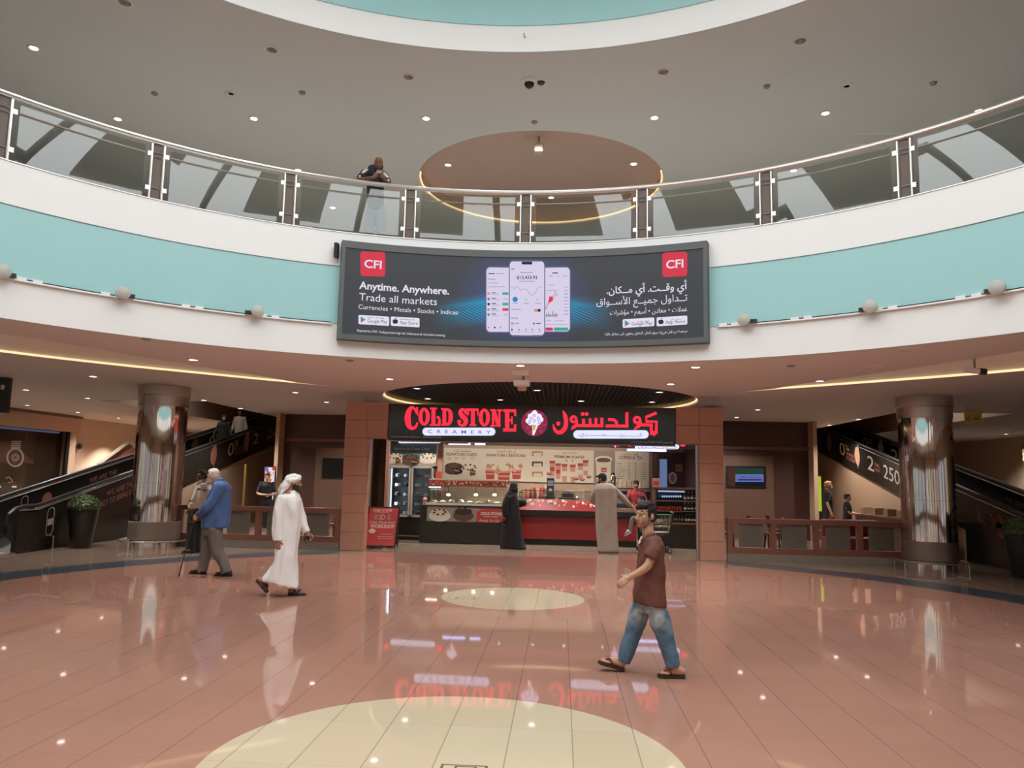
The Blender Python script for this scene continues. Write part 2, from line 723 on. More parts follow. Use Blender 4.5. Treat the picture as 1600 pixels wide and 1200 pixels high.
for s, tr in ((-1, trL), (1, trR)):
    struct(sleeve(tr, 3.7, 4.0, 'ceiling_trough_lining', SOFF))
    struct(placed_flat([tr], 4.0, 'ceiling_trough_lid', SOFF))
    far = [(-s * x if s == 1 else x, y) for x, y in tf]
    t = thing('cove_light', ('warm strip light along the curved ceiling trough on the side of the %s column' % ('left-hand' if s < 0 else 'right-hand')), 'light', (far[20][0], far[20][1], 3.72))
    b = MB()
    pts = [(x - far[20][0], y - far[20][1], 0) for x, y in far]
    k = 0.0
    inn = [(x * (1 - 0.035 / math.hypot(x + far[20][0], y + far[20][1])), y) for x, y, z in pts]
    b.tube([(p[0] - (0.05 * -s if False else 0), p[1] - 0.045, 0.0) for p in pts], 0.02, 6)
    b.build('led_strip', WARM, t)
for s in (-1, 1):
    struct(sleeve(WELL[s], 3.7, 5.8, 'ceiling_well_lining', WELLP))
    struct(placed_flat([WELL[s]], 6.6, 'ceiling_well_lid', WELLP))
    struct(sleeve(WELL[s], 5.8, 6.6, 'ceiling_well_upper_lining', WELLP))

# the recessed disc over the shop front: dark open grid with a lit rim
GRID = mat('dark_ceiling_grid', '#34322e', 0.5, var=0.1, scale=20)
struct(sleeve(circle(*DISC, 96), 3.7, 3.98, 'ceiling_disc_lining', mat('disc_rim_paint', '#c9b48e', 0.6, var=0.02)))
struct(placed_flat([circle(*DISC, 96)], 3.98, 'ceiling_disc_lid', mat('void_paint', '#282623', 0.8, var=0.05)))
b = MB()
for i in range(-32, 33):
    q = i * 0.12
    h = math.sqrt(max(0, 3.9 ** 2 - q * q))
    b.box(DISC[0] + q - 0.008, DISC[0] + q + 0.008, DISC[1] - h, DISC[1] + h, 3.86, 3.9)
    b.box(DISC[0] - h, DISC[0] + h, DISC[1] + q - 0.008, DISC[1] + q + 0.008, 3.86, 3.9)
struct(b.build('ceiling_grid', GRID, smooth=False))
t = thing('cove_light', 'warm light strip round the rim of the dark disc above the shop sign', 'light', (DISC[0], DISC[1], 3.75))
MB().tube([(x - DISC[0], y - DISC[1], 0) for x, y in circle(DISC[0], DISC[1], 3.91, 96, a0=-0.6, a1=PI + 0.6)], 0.022, 6).build('led_strip', WARM, t)

# --- first floor: fascia ring, slab, teal band, upper ceiling and ring
struct(MB().arc(R0, R0 + 0.25, 3.704, 5.83, n=192).build('wall_balcony', WHITE))
struct(MB().arc(R0 - 0.012, R0, 4.25, 5.23, n=192).build('trim_1', TEAL))
struct(MB().arc(R0 - 0.016, R0 - 0.002, 5.225, 5.24, n=192).build('trim_shadow_line', mat('painted_shadow_line', '#6d7a78', 0.6, var=0)))  # shade line along the teal band's top edge, painted as a dark strip
struct(placed_flat([rect(-18, -18, 18, 34), circle(0, 0, R0 + 0.2, 128), WELL[-1], WELL[1]], 5.80, 'floor_upper', mat('upper_floor_tiles', '#aaa69e', 0.3, var=0.04)))
struct(MB().arc(R0 - 0.01, R0 + 0.12, 5.83, 5.845, n=192).build('trim_3', STEEL))
RU, ZU = 7.92, 9.27
UD = (0.05, 14.15, 3.12)
struct(placed_flat([rect(-18, -18, 18, 34), circle(0, 0, RU + 0.004, 160), circle(*UD, 96)], ZU, 'ceiling_upper', UCEIL))
struct(sleeve(circle(*UD, 96), ZU, ZU + 0.32, 'ceiling_dome_lining', mat('dome_rim_paint', '#d8bfa6', 0.6, var=0.02)))
struct(placed_flat([circle(*UD, 96)], ZU + 0.32, 'ceiling_dome_lid', mat('peach_paint', '#c2a79b', 0.7, var=0.02)))
t = thing('cove_light', 'warm light line round the peach disc in the upper ceiling', 'light', (UD[0], UD[1], ZU + 0.05))
MB().tube([(x - UD[0], y - UD[1], 0) for x, y in circle(UD[0], UD[1], UD[2] - 0.04, 96, a0=-0.25, a1=PI + 0.25)], 0.022, 6).build('led_strip', WARM, t)
struct(MB().arc(RU, RU + 0.25, ZU + 0.004, 9.77, n=160).build('wall_upper_ring', WHITE))
struct(MB().arc(RU - 0.02, RU + 0.25, 9.77, 10.55, n=160).build('trim_4', TEAL))
struct(MB().arc(RU - 0.04, RU + 0.25, 10.55, 11.1, n=160).build('wall_upper_drum', WHITE))
# roof over the atrium: fabric sails between curved ribs, glazed edge open to the sky
RIB = mat('roof_rib_paint', '#8f8b84', 0.5, var=0.03)
b = MB()
for i in range(12):
    a = 2 * PI * i / 12
    b.tube([((RU + 0.1) * (1 - t) * math.sin(a), (RU + 0.1) * (1 - t) * math.cos(a), 11.15 + 2.2 * math.sin(t * PI / 2)) for t in [k / 8 for k in range(9)]], 0.09, 8)
for r, z in ((5.3, 12.25), (2.6, 13.0)):
    b.tube([(r * math.sin(a), r * math.cos(a), z) for a in [2 * PI * k / 48 for k in range(49)]], 0.07, 8)
struct(b.build('roof_beam', RIB))
b = MB()
for i in range(12):
    a = 2 * PI * (i + 0.5) / 12
    w = 0.13
    n = 8
    vs = []
    for k in range(n + 1):
        t = k / n
        r, z = 7.4 * (1 - t) + 0.6, 11.3 + 2.2 * math.sin(t * PI / 2)
        for e in (-w, w):
            vs += [(r * math.sin(a + e), r * math.cos(a + e), z), (r * math.sin(a + e), r * math.cos(a + e), z + 0.03)]
    for k in range(n):
        o = len(b.v)
        q = vs[k * 4:k * 4 + 8]
        b.add(q, [(0, 2, 6, 4), (1, 5, 7, 3), (0, 4, 5, 1), (2, 3, 7, 6)])
struct(b.build('roof_panel', mat('roof_fabric', '#d9d6cf', 0.8, var=0.03)))

# --- outer walls
W = 18.0
b = MB()
struct(MB().box(-W - 0.3, -W, -18, 34, 0, 9.3).build('wall_left', BEIGE, smooth=False))
struct(MB().box(W, W + 0.3, -18, 34, 0, 9.3).build('wall_right', BEIGE, smooth=False))
struct(MB().box(-W, W, 34, 34.3, 0, 9.3).build('wall_back', BEIGE, smooth=False))
struct(MB().box(-W, W, -18.3, -18, 0, 9.3).build('wall_front', BEIGE, smooth=False))

# --- the side of the mall behind the camera, seen only in the mirror columns and the glass: lit shop windows in pale piers
SHOPC = ['#d9cfc0', '#a8807a', '#a4b0b8', '#e2dcd2', '#8d86a0', '#c4b08e', '#a8b4a8', '#dcd6ce', '#94645f']
random.seed(21)
n = 0
for side in range(3):
    for i in range(9):
        a = -15.5 + i * 3.7
        if side == 0:
            if a > 15:
                continue
            x0, x1, y0, y1 = a - 1.5, a + 1.5, -17.98, -17.9
        else:
            if a > 10:
                continue
            sx = -1 if side == 1 else 1
            x0, x1 = sorted((sx * 17.98, sx * 17.9))
            y0, y1 = a - 1.5, a + 1.5
        n += 1
        struct(MB().box(x0, x1, y0, y1, 0.25, 2.7).build('window_%d' % n, glow('shop_window_%d' % (n % 9), SHOPC[n % 9], 0.65), smooth=False))

# ------------------------------------------------------------------ lamps in the ceilings
LENS = glow('lamp_lens', '#fff0ec', 9.0)
LENSU = glow('halogen_lens', '#fff2e6', 14.0)
RIMW = mat('lamp_rim', '#e6dcd4', 0.35, var=0)
LMESH = {}
LDATA = {}


def downlight(x, y, z, label, group, lit=True, key='low', energy=60, r=0.085):
    t = thing('ceiling_downlight', label, 'light', (x, y, z), 0, group)
    if (key, lit) not in LMESH:
        rim = MB().lathe([(r * 0.72, -0.004), (r * 0.8, -0.012), (r * 1.05, -0.012), (r * 1.1, -0.001), (r * 0.95, 0.001)], n=24).build('rim', RIMW, t)
        if lit:
            lens = MB().lathe([(0.0001, -0.006), (r * 0.5, -0.007), (r * 0.74, -0.003)], n=20).build('lens', LENSU if key == 'up' else LENS, t)
        else:
            lens = MB().lathe([(0.0001, 0.03), (r * 0.5, 0.028), (r * 0.78, -0.004)], n=20).build('lens', mat('unlit_lens', '#6f675f', 0.25, 0.7, var=0), t)
            MB().tube([(-r * .35, 0, -0.003), (-r * .1, 0, -0.004)], r * .22, 8).build('lamp', mat('unlit_lamp', '#bdb6ae', 0.2, 0.5, var=0), t)
        LMESH[(key, lit)] = [c.data for c in t.children], [c.name.split('.')[0] for c in t.children]
    else:
        for d, n in zip(*LMESH[(key, lit)]):
            o = bpy.data.objects.new(n, d)
            C.objects.link(o)
            o.parent = t
    if lit:
        if key not in LDATA:
            l = bpy.data.lights.new('lamp_beam', 'SPOT')
            l.energy = energy
            l.color = (1, 0.95, 0.92)
            l.spot_size = math.radians(130)
            l.spot_blend = 0.7
            l.shadow_soft_size = 0.06
            LDATA[key] = l
        o = bpy.data.objects.new('lamp_beam', LDATA[key])
        C.objects.link(o)
        o.location = (0, 0, -0.03)
        o.parent = t
    return t


low = [((-5.82, 8.11), 'near the left ceiling trough, over the man in white'), ((-9.25, 10.65), 'first in the row to the left of the left column'), ((-12.84, 13.56), 'near the hanging direction sign at far left'),
       ((-12.47, 15.53), 'just behind the one near the hanging direction sign'), ((-16.11, 18.16), 'front one of three along the watch shop'), ((-16.13, 20.74), 'middle one of three along the watch shop'), ((-16.19, 23.31), 'rear one of three along the watch shop'),
       ((-9.18, 15.59), 'right behind the left mirrored column'), ((-9.2, 18.11), 'above the man in the striped shirt'), ((-5.79, 13.27), 'just behind the tip of the left trough'), ((-5.74, 15.61), 'over the left seating area'),
       ((-5.78, 18.5), 'by the dark wood wall of the left seating area'),
       ((-2.83, 10.44), 'in front of the dark disc on its left'), ((2.87, 10.68), 'in front of the dark disc on its right'), ((5.91, 15.96), 'over the right seating area'), ((5.93, 18.54), 'by the dark wood wall of the right seating area'),
       ((5.56, 9.9), 'by the right ceiling trough'), ((9.5, 18.55), 'behind the right column, above the ramp'), ((9.49, 21.02), 'at the corner of the right wood wall, above the ramp'), ((16.71, 23.95), 'far right beyond the yellow sign'),
       ((2.96, 8.3), 'under the right end of the screen near the balcony edge'), ((-0.05, 8.35), 'under the middle of the screen near the balcony edge')]
for (x, y), w in low:
    downlight(x, y, 3.7, 'round lit lamp ' + w, 'lit lamps in the lower ceiling', key='front' if abs(x) < 6.5 and y < 12 else 'low', energy=220 if abs(x) < 6.5 and y < 12 else 440, r=0.105)
for (x, y), w in (((-2.84, 13.46), 'left'), ((0.08, 13.5), 'middle'), ((3.0, 13.54), 'right')):
    downlight(x, y, 3.86, 'round lit lamp in the dark disc over the shop sign, the %s one of three' % w, 'lamps in the dark disc', key='front', energy=220)
for x, w in ((-3.0, 'farthest left'), (-1.0, 'second'), (1.2, 'third'), (3.1, 'farthest right')):
    downlight(x, 15.9, 3.86, 'round lamp in the dark disc inside the shop, %s of four' % w, 'lamps inside the shop', key='low')  # added lamps, unseen behind the sign, to brighten the shop interior
for s_ in (-1, 1):
    for k, v_ in enumerate((19.0,)):
        downlight(s_ * 11.1, v_, 6.6, 'round lamp high over the %s moving walkway' % ('left' if s_ < 0 else 'right'), 'lamps over the moving walkways', key='low')  # added lamp, out of sight, to brighten the well and its riders
for k in range(9):
    a_ = math.radians(112 + k * 17)
    downlight(11.0 * math.sin(a_), 11.0 * math.cos(a_), 3.7, 'round lamp in the lower ceiling behind the viewer', 'lamps behind the viewer', key='low')
upl = [((-8.92, 7.54), 'top left corner of the upper ceiling'), ((-8.98, 10.3), 'behind the left end of the upper rail'), ((-5.98, 10.34), 'third from the left in its row'), ((-2.27, 10.41), 'just left of the peach disc'), ((2.53, 10.48), 'just right of the peach disc'),
       ((5.97, 10.35), 'second to the right of the peach disc'), ((8.97, 10.31), 'touching the rail at far right'), ((-5.98, 13.12), 'above the rail left of the man with the phone')]
for (x, y), w in upl:
    downlight(x, y, ZU, 'bright lamp in the upper ceiling, ' + w, 'lit lamps in the upper ceiling', key='up', energy=260, r=0.1)
for (x, y), w in (((0.05, 11.4), 'top one'), ((-2.28, 13.6), 'left one near the rail'), ((2.39, 13.6), 'right one near the rail'), ((-5.9, 15.8), 'one far behind, left'), ((0.3, 15.9), 'lowest one, seen through the glass'), ((6.2, 13.3), 'one beyond the right side')):
    downlight(x, y, ZU + (0.32 if abs(x) < 3 else 0), 'lamp at the peach disc, ' + w, 'lamps round the peach disc', key='up')
for (x, y), w in (((-4.59, 7.72), 'second from the left'), ((-2.31, 8.71), 'third from the left'), ((2.48, 8.65), 'second from the right'), ((4.67, 7.7), 'first from the right'), ((-6.48, 6.28), 'at the top left edge of the picture')):
    downlight(x, y, ZU, 'unlit twin ceiling lamp, ' + w, 'unlit lamps in the upper ceiling', lit=False, key='off', r=0.13)
GREY = mat('grey_plastic', '#9a958d', 0.5, var=0.03)
DGREY = mat('dark_plastic', '#33312e', 0.35, var=0.05)
for (x, y), w in (((-6.01, 9.26), 'left, between two unlit lamps and the rail'), ((6.0, 9.25), 'right, above the lamp beside the rail')):
    t = thing('ceiling_speaker', 'small round ceiling speaker in the upper ceiling, ' + w, 'speaker', (x, y, ZU), 0, 'ceiling speakers upstairs')
    MB().lathe([(0.0001, -0.012), (0.05, -0.012), (0.07, -0.006)], n=20).build('grille', GREY, t)
    MB().lathe([(0.07, -0.012), (0.11, -0.014), (0.125, 0)], n=24).build('rim', UCEIL, t)
for i, ((x, y), w) in enumerate((((-7.56, 9.2), 'leftmost'), ((-4.55, 9.24), 'second from the left'), ((0.02, 10.6), 'above the peach disc'), ((4.5, 9.21), 'right of the middle'), ((7.55, 9.17), 'far right'))):
    t = thing('smoke_detector', 'tiny round smoke detector on the upper ceiling, ' + w, 'smoke detector', (x, y, ZU), 0, 'smoke detectors upstairs')
    MB().lathe([(0.0001, -0.05), (0.04, -0.05), (0.06, -0.03), (0.07, 0)], n=20).build('body', GREY, t)
t = thing('dome_camera', 'white dome security camera on the upper ceiling above the peach disc', 'camera', (-0.02, 8.91, ZU))
MB().lathe([(0.15, 0), (0.15, -0.03), (0.11, -0.06)], n=28).build('housing', WHITE, t)
MB().ball((0, 0, -0.06), 0.095, 18, 12).build('dome', BLACKG, t)
t = thing('ceiling_speaker', 'little dark fitting right beside the dome camera', 'speaker', (0.2, 8.98, ZU))
MB().lathe([(0.0001, -0.03), (0.06, -0.03), (0.08, 0)], n=18).build('grille', DGREY, t)
t = thing('hanging_camera', 'small beige camera hanging from the peach ceiling disc', 'camera', (0.07, 12.0, ZU + 0.32))
MB().tube([(0, 0, 0), (0, 0, -0.2)], 0.025, 10).build('stem', GREY, t)
bevel(MB().box(-0.11, 0.11, -0.11, 0.11, -0.42, -0.2).build('body', mat('beige_plastic', '#c9b6a2', 0.5, var=0.02), t), 0.03)
for i in range(2):
    t = thing('linear_diffuser', 'thin air slot in the upper ceiling at right, the %s of two' % ('nearer' if i else 'farther'), 'air vent', (7.4 + 0.9 * i * 0, 11.3 + i * 0.55, ZU), 0, 'air slots upstairs')
    MB().box(-0.5, 0.5, -0.015, 0.015, -0.01, 0.0).build('slot', WHITE, t)
for (x, y), w in (((5.66, 6.27), 'next to the fascia at right'), ((5.85, 8.02), 'beside the right trough')):
    t = thing('round_diffuser', 'flat round air diffuser in the lower ceiling, ' + w, 'air vent', (x, y, 3.7), 0, 'round vents in the lower ceiling')
    MB().lathe([(0.0001, -0.012), (0.1, -0.012), (0.12, -0.002)], n=24).build('plate', SOFF, t)
    MB().lathe([(0.14, -0.001), (0.15, -0.012), (0.17, -0.012), (0.18, 0)], n=24).build('rim', SOFF, t)
for (x, y), w in (((-7.18, 7.17), 'inside the left trough area'), ((-5.53, 6.03), 'near the fascia at left'), ((-2.97, 7.95), 'just left of the screen edge'), ((4.47, 7.99), 'right, under the teal band')):
    t = thing('smoke_detector', 'small flat detector on the lower ceiling, ' + w, 'smoke detector', (x, y, 3.7 if abs(x + 7.18) > .1 else 4.0), 0, 'detectors in the lower ceiling')
    MB().lathe([(0.0001, -0.025), (0.05, -0.025), (0.075, 0)], n=18).build('body', GREY, t)
t = thing('bullet_camera', 'small white and black camera under the right-hand ceiling', 'camera', (6.95, 7.1, 3.7))
MB().tube([(0, 0, 0), (0, 0, -0.14)], 0.018, 8).build('stem', GREY, t)
MB().tube([(-0.16, 0, -0.17), (0.06, 0, -0.19)], 0.045, 12).build('body', WHITE, t)
MB().tube([(0.06, 0, -0.19), (0.16, 0, -0.2)], 0.05, 12).build('head', DGREY, t)
t = thing('ceiling_projector', 'white projector on a bracket under the ceiling below the screen', 'projector', (-0.08, 9.1, 3.7))
MB().box(-0.15, 0.15, -0.12, 0.12, -0.09, 0).build('plate', WHITE, t)
MB().tube([(0.05, 0, -0.09), (0.05, 0, -0.2)], 0.02, 8).build('stem', GREY, t)
bevel(MB().box(-0.13, 0.17, -0.12, 0.12, -0.27, -0.17).build('body', WHITE, t), 0.02)
t = thing('wireless_box', 'beige square box hanging over the middle of the shop sign', 'camera', (-0.12, 10.35, 3.7))
MB().tube([(0, 0, 0), (0, 0, -0.06)], 0.02, 8).build('stem', GREY, t)
bevel(MB().box(-0.09, 0.09, -0.06, 0.06, -0.22, -0.05).build('body', mat('beige_plastic', '#c9b6a2'), t), 0.03)

# ------------------------------------------------------------------ balcony: railings, spotlights, screen
PANE = glass('railing_glass', (0.80, 0.83, 0.81), 0.5, 0.0, 0.01)
RR = 8.42


def polar(r, a, z):
    return Vector((r * math.sin(a), r * math.cos(a), z))


STEP = math.radians(14.1)
HALF = math.radians(0.62)
names = {-4: 'leftmost bay, cut by the picture edge', -3: 'wide bay at far left', -2: 'second bay from the left with blue reflection', -1: 'bay under the man with the phone', 0: 'bay left of the middle post', 1: 'bay right of the middle post', 2: 'bay over the right end of the screen', 3: 'bay right of the screen with dark reflections', 4: 'bay at far right cut by the picture edge'}
hand = tag(MB().tube([polar(RR, 2 * PI * k / 240, 6.86) for k in range(241)], 0.042, 10).build('handrail', STEEL), 'long curved steel handrail running round the whole upper balcony', 'handrail')


def post_pair(k):
    a = k * STEP - math.radians(0.1)
    wh = 'standing over the middle of the screen' if k == 0 else '%s to the %s of the middle post' % ({1: 'first', 2: 'second', 3: 'third', 4: 'fourth'}[abs(k)], 'left' if k < 0 else 'right')
    t = thing('railing_post', 'twin steel tube post of the balcony railing ' + wh, 'railing post', polar(RR, a, 5.84), -a, 'twin posts of the balcony railing')
    for s in (-1, 1):
        x = s * RR * HALF
        MB().tube([(x, 0, 0.01), (x, 0, 0.975)], 0.026, 10).build('tube', STEEL, t)
        for z in (0.25, 0.80):
            MB().box(x + s * 0.03 - 0.035, x + s * 0.03 + 0.035, -0.03, 0.03, z - 0.035, z + 0.035).build('clamp', STEEL, t)
    for z in (0.27, 0.77, 0.84):
        MB().tube([(-RR * HALF, 0, z), (RR * HALF, 0, z)], 0.012, 6).build('crossbar', STEEL, t)
    MB().box(-RR * HALF + .03, RR * HALF - .03, 0.008, 0.02, 0.05, 0.98).build('infill', mat('brown_infill', '#6f5d53', 0.5, var=0.02), t)


for k in range(-4, 5):
    post_pair(k)
for k in range(-12, 12):
    if k < -4 or k > 3:
        if abs(k + 0.5) > 6:
            continue
    a0 = k * STEP + HALF + 0.012 - math.radians(0.1)
    a1 = (k + 1) * STEP - HALF - 0.012 - math.radians(0.1)
    nm = {-4: 'in the wide bay at far left', -3: 'in the second bay from the left', -2: 'in the bay below the man with the phone, left part', -1: 'just left of the middle post', 0: 'just right of the middle post', 1: 'over the right end of the screen', 2: 'right of the screen', 3: 'at far right'}.get(k, 'outside the picture, side bay')
    t = thing('glass_panel', 'curved clear glass railing panel ' + nm, 'glass panel', (0, 0, 5.84), 0, 'glass panels of the balcony railing')
    MB().arc(RR - 0.006, RR + 0.006, 0.03, 0.93, a0, a1, 14).build('pane', PANE, t)
    MB().tube([polar(RR - 0.02, a0 + (a1 - a0) * i / 14, 0.80) for i in range(15)], 0.011, 6).build('rail_rod', STEEL, t)

# spotlights on the ledge under the teal band
for i, (px, py, sd, w) in enumerate(((191, 461, 1, 'second from the left end'), (402, 491, -1, 'just left of the screen'), (2, 432, 1, 'at the left picture edge'), (1163, 502, 1, 'just right of the screen'), (1361, 486, -1, 'middle one right of the screen'), (1560, 457, -1, 'near the right picture edge'))):
    p = P(px, py, r=R0 - 0.12)
    a = math.atan2(p.x, p.y)
    t = thing('round_spotlight', 'grey round spotlight on the ledge below the teal band, ' + w, 'spotlight', polar(R0, a, 4.25), -a, 'spotlights along the balcony front')
    MB().lathe([(0.0001, -0.03), (0.075, -0.03), (0.095, -0.02), (0.1, 0.03), (0.06, 0.06), (0.0001, 0.065)], n=24).build('head', mat('spot_grey', '#b9b5ac', 0.5, var=0.04), t, loc=(0, -0.14, 0.04), rot=(math.radians(80), 0, 0))
    MB().lathe([(0.0001, -0.034), (0.07, -0.034), (0.072, -0.03)], n=24).build('lens', mat('spot_lens', '#a8a79c', 0.25, var=0.1, scale=60), t, loc=(0, -0.14, 0.04), rot=(math.radians(80), 0, 0))
    MB().box(0.13 * sd - 0.05, 0.13 * sd + 0.05, -0.1, -0.03, 0.0, 0.055).build('driver', DGREY, t)
    MB().bar((0, 0, -0.02), (0, -0.12, 0.0), 0.03, 0.03).build('bracket', GREY, t)
# LED track with white connectors
tr = thing('led_track', 'thin dark track with white connectors along the lower edge of the teal band', 'light track', (0, 0, 4.25))
for s in (-1, 1):
    a0, a1 = (0.402, 1.2)
    MB().arc(R0 - 0.05, R0 - 0.012, -0.022, 0.0, min(s * a0, s * a1), max(s * a0, s * a1), 60).build('ledge', WHITE, tr)
    MB().arc(R0 - 0.035, R0 - 0.015, 0.0, 0.018, min(s * a0, s * a1), max(s * a0, s * a1), 60).build('strip', DARK, tr)
for px, py in ((45, 436), (175, 458), (300, 479), (420, 493), (1140, 508), (1253, 497), (1385, 480), (1515, 464)):
    p = P(px, py, r=R0)
    a = math.atan2(p.x, p.y)
    for d in (-0.012, 0.012):
        q = polar(R0 - 0.03, a + d, 0.005)
        MB().box(-0.06, 0.06, -0.02, 0.02, -0.018, 0.03).build('connector', WHITE, tr, loc=q, rot=(0, 0, -a - d))
for px, py, w in ((382, 518, 'left of the screen'), (1209, 531, 'right of the screen'), (808, 543, 'below the middle of the screen')):
    p = P(px, py, r=R0)
    a = math.atan2(p.x, p.y)
    t = thing('cable_gland', 'small grey round cable cover on the white fascia ' + w, 'cable cover', polar(R0, a, p.z), -a, 'cable covers on the fascia')
    MB().lathe([(0.0001, -0.03), (0.02, -0.03), (0.035, -0.012), (0.04, 0.0)], n=16).build('cap', GREY, t, rot=(math.radians(-90) * -1, 0, 0))
p = P(819, 57, r=RU)
t = thing('cable_gland', 'tiny grey hook on the white upper ring at the top', 'hook', (p.x, p.y, p.z))
MB().tube([(0, 0, 0.04), (0, -0.06, 0.02), (0, -0.06, -0.03), (0.03, -0.06, -0.06)], 0.012, 6).build('hook', GREY, t)

# ---------------- curved LED screen
RS = 8.0
scr = thing('advert_screen', 'wide curved dark LED advertising screen on the balcony front', 'screen', (0, 0, 4.8))
A0, A1 = math.atan2(-3.06, 7.45), math.atan2(3.03, 7.46)
ZB, ZT = 3.97, 5.65
MB().arc(RS + 0.01, R0, ZB - 4.8, ZT - 4.8, A0, A1, 48).build('cabinet', mat('screen_frame', '#4c4f50', 0.45, var=0.03), scr)
MB().arc(RS - 0.03, RS + 0.02, ZT - 4.92, ZT - 4.8, A0, A1, 48).build('bezel', mat('screen_bezel', '#5d6261', 0.5, var=0.03), scr)
MB().arc(RS - 0.03, RS + 0.02, ZB - 4.8, ZB - 4.71, A0, A1, 48).build('bezel', mat('screen_bezel', '#5d6261'), scr)
for a, b in ((A0, A0 + 0.008), (A1 - 0.008, A1)):
    MB().arc(RS - 0.03, RS + 0.02, ZB - 4.71, ZT - 4.92, a, b, 2).build('bezel', mat('screen_bezel', '#5d6261'), scr)
MB().box(-3.16, -3.10, 7.36, 7.46, 0.55, 0.8).build('junction_box', DARK, scr)


def screen_material():
    m = bpy.data.materials.new('screen_picture')
    m.use_nodes = True
    nt = m.node_tree
    nt.nodes.remove(nt.nodes['Principled BSDF'])
    X = NX(nt)
    tc = nt.nodes.new('ShaderNodeTexCoord')
    sp = nt.nodes.new('ShaderNodeSeparateXYZ')
    nt.links.new(tc.outputs['Object'], sp.inputs[0])
    x, z = sp.outputs[0], sp.outputs[2]
    d = X.m('SQRT', X.m('ADD', X.m('POWER', X.m('ABSOLUTE', X.m('DIVIDE', x, 1.25)), 2.0), X.m('POWER', X.m('ABSOLUTE', z), 2.0)))
    f = X.m('MAXIMUM', X.m('SUBTRACT', 1.0, X.m('DIVIDE', d, 1.0)), 0.0)
    c = X.mix(f, lin('#45464b'), lin('#4d5fa0'))
    # fans of fine blue light lines left and right of the telephones
    ax = X.m('ABSOLUTE', x)
    t = X.m('DIVIDE', X.m('SUBTRACT', 1.55, ax), 0.85)
    rise = X.m('ADD', z, X.m('MULTIPLY', X.m('SUBTRACT', ax, 0.6), 0.16))
    env = X.m('MULTIPLY', X.m('MAXIMUM', X.m('MINIMUM', t, 1.0), 0.0), X.m('MAXIMUM', X.m('SUBTRACT', 1.0, X.m('DIVIDE', X.m('ABSOLUTE', X.m('ADD', rise, 0.17)), 0.30)), 0.0))
    wv = X.m('MULTIPLY_ADD', X.m('SINE', X.m('ADD', X.m('MULTIPLY', x, 60.0), X.m('MULTIPLY', z, 130.0))), 0.5, 0.5)
    top = X.m('MAXIMUM', X.m('SUBTRACT', 1.0, X.m('DIVIDE', X.m('ABSOLUTE', X.m('ADD', rise, 0.04)), 0.09)), 0.0)
    fl2 = X.m('MULTIPLY', env, X.m('MAXIMUM', wv, top))
    c = X.mix(X.m('MINIMUM', X.m('MULTIPLY', fl2, 1.6), 1.0), c, lin('#12a8dc'))
    e = nt.nodes.new('ShaderNodeEmission')
    nt.links.new(c, e.inputs[0])
    e.inputs[1].default_value = 0.72
    g = nt.nodes.new('ShaderNodeBsdfGlossy')
    g.inputs['Roughness'].default_value = 0.4
    g.inputs[0].default_value = (0.03, 0.03, 0.03, 1)
    ad = nt.nodes.new('ShaderNodeAddShader')
    nt.links.new(e.outputs[0], ad.inputs[0])
    nt.links.new(g.outputs[0], ad.inputs[1])
    nt.links.new(ad.outputs[0], nt.nodes['Material Output'].inputs[0])
    return m


MB().arc(RS, RS + 0.008, ZB - 4.71, ZT - 4.92, A0 + 0.008, A1 - 0.008, 64).build('display', screen_material(), scr)


def S(px, py):
    """photograph pixel -> (arc length, height) on the screen"""
    p = P(px, py, r=RS)
    return math.atan2(p.x, p.y) * RS, p.z - 4.8


def bend(x, y, z):
    a = x / RS
    return Vector(((RS - 0.004 - z) * math.sin(a), (RS - 0.004 - z) * math.cos(a), y))


SW = glow('screen_white', '#e9e4f4', 0.95)
SPH = glow('screen_phone', '#ddd4ee', 0.95)
SRED = glow('screen_red', '#dc4455', 0.95)
SDK = glow('screen_ink', '#3a3550', 0.9)
SGY = glow('screen_grey', '#a49cb8', 0.9)
SGR = glow('screen_green', '#43b394', 0.9)
SBL = glow('screen_blue', '#3f8fd0', 0.9)
SOR = glow('screen_orange', '#e09a62', 0.9)
SEDGE = glow('screen_phone_edge', '#6e6688', 0.9)


def stext(body, x0, y0, x1, hpx, m=SW, ar=False, bold=0.0, lift=0.002, nm='lettering'):
    """a line of type whose baseline starts at pixel (x0,y0) and ends at x1"""
    a, zb = S(x0, y0)
    a2, _ = S(x1, y0)
    _, zt = S(x0, y0 - hpx)
    sz = abs(zt - zb) / 0.70
    me = text_mesh(arabic(body) if ar else body, sz, bold=bold * sz, width=a2 - a)
    xm = min(v.co.x for v in me.vertices)
    put(me, nm, m, scr, lambda x, y, z: bend(a + x - xm, zb + y, lift))


def sshape(polys, m, lift=0.001, nm='graphic'):
    put(curve_mesh([[S(*q) for q in p] for p in polys]), nm, m, scr, lambda x, y, z: bend(x, y, lift))


def srr(x0, y0, x1, y1, r):
    return [(x, y) for x, y in rrect(x0, y0, x1, y1, r)]


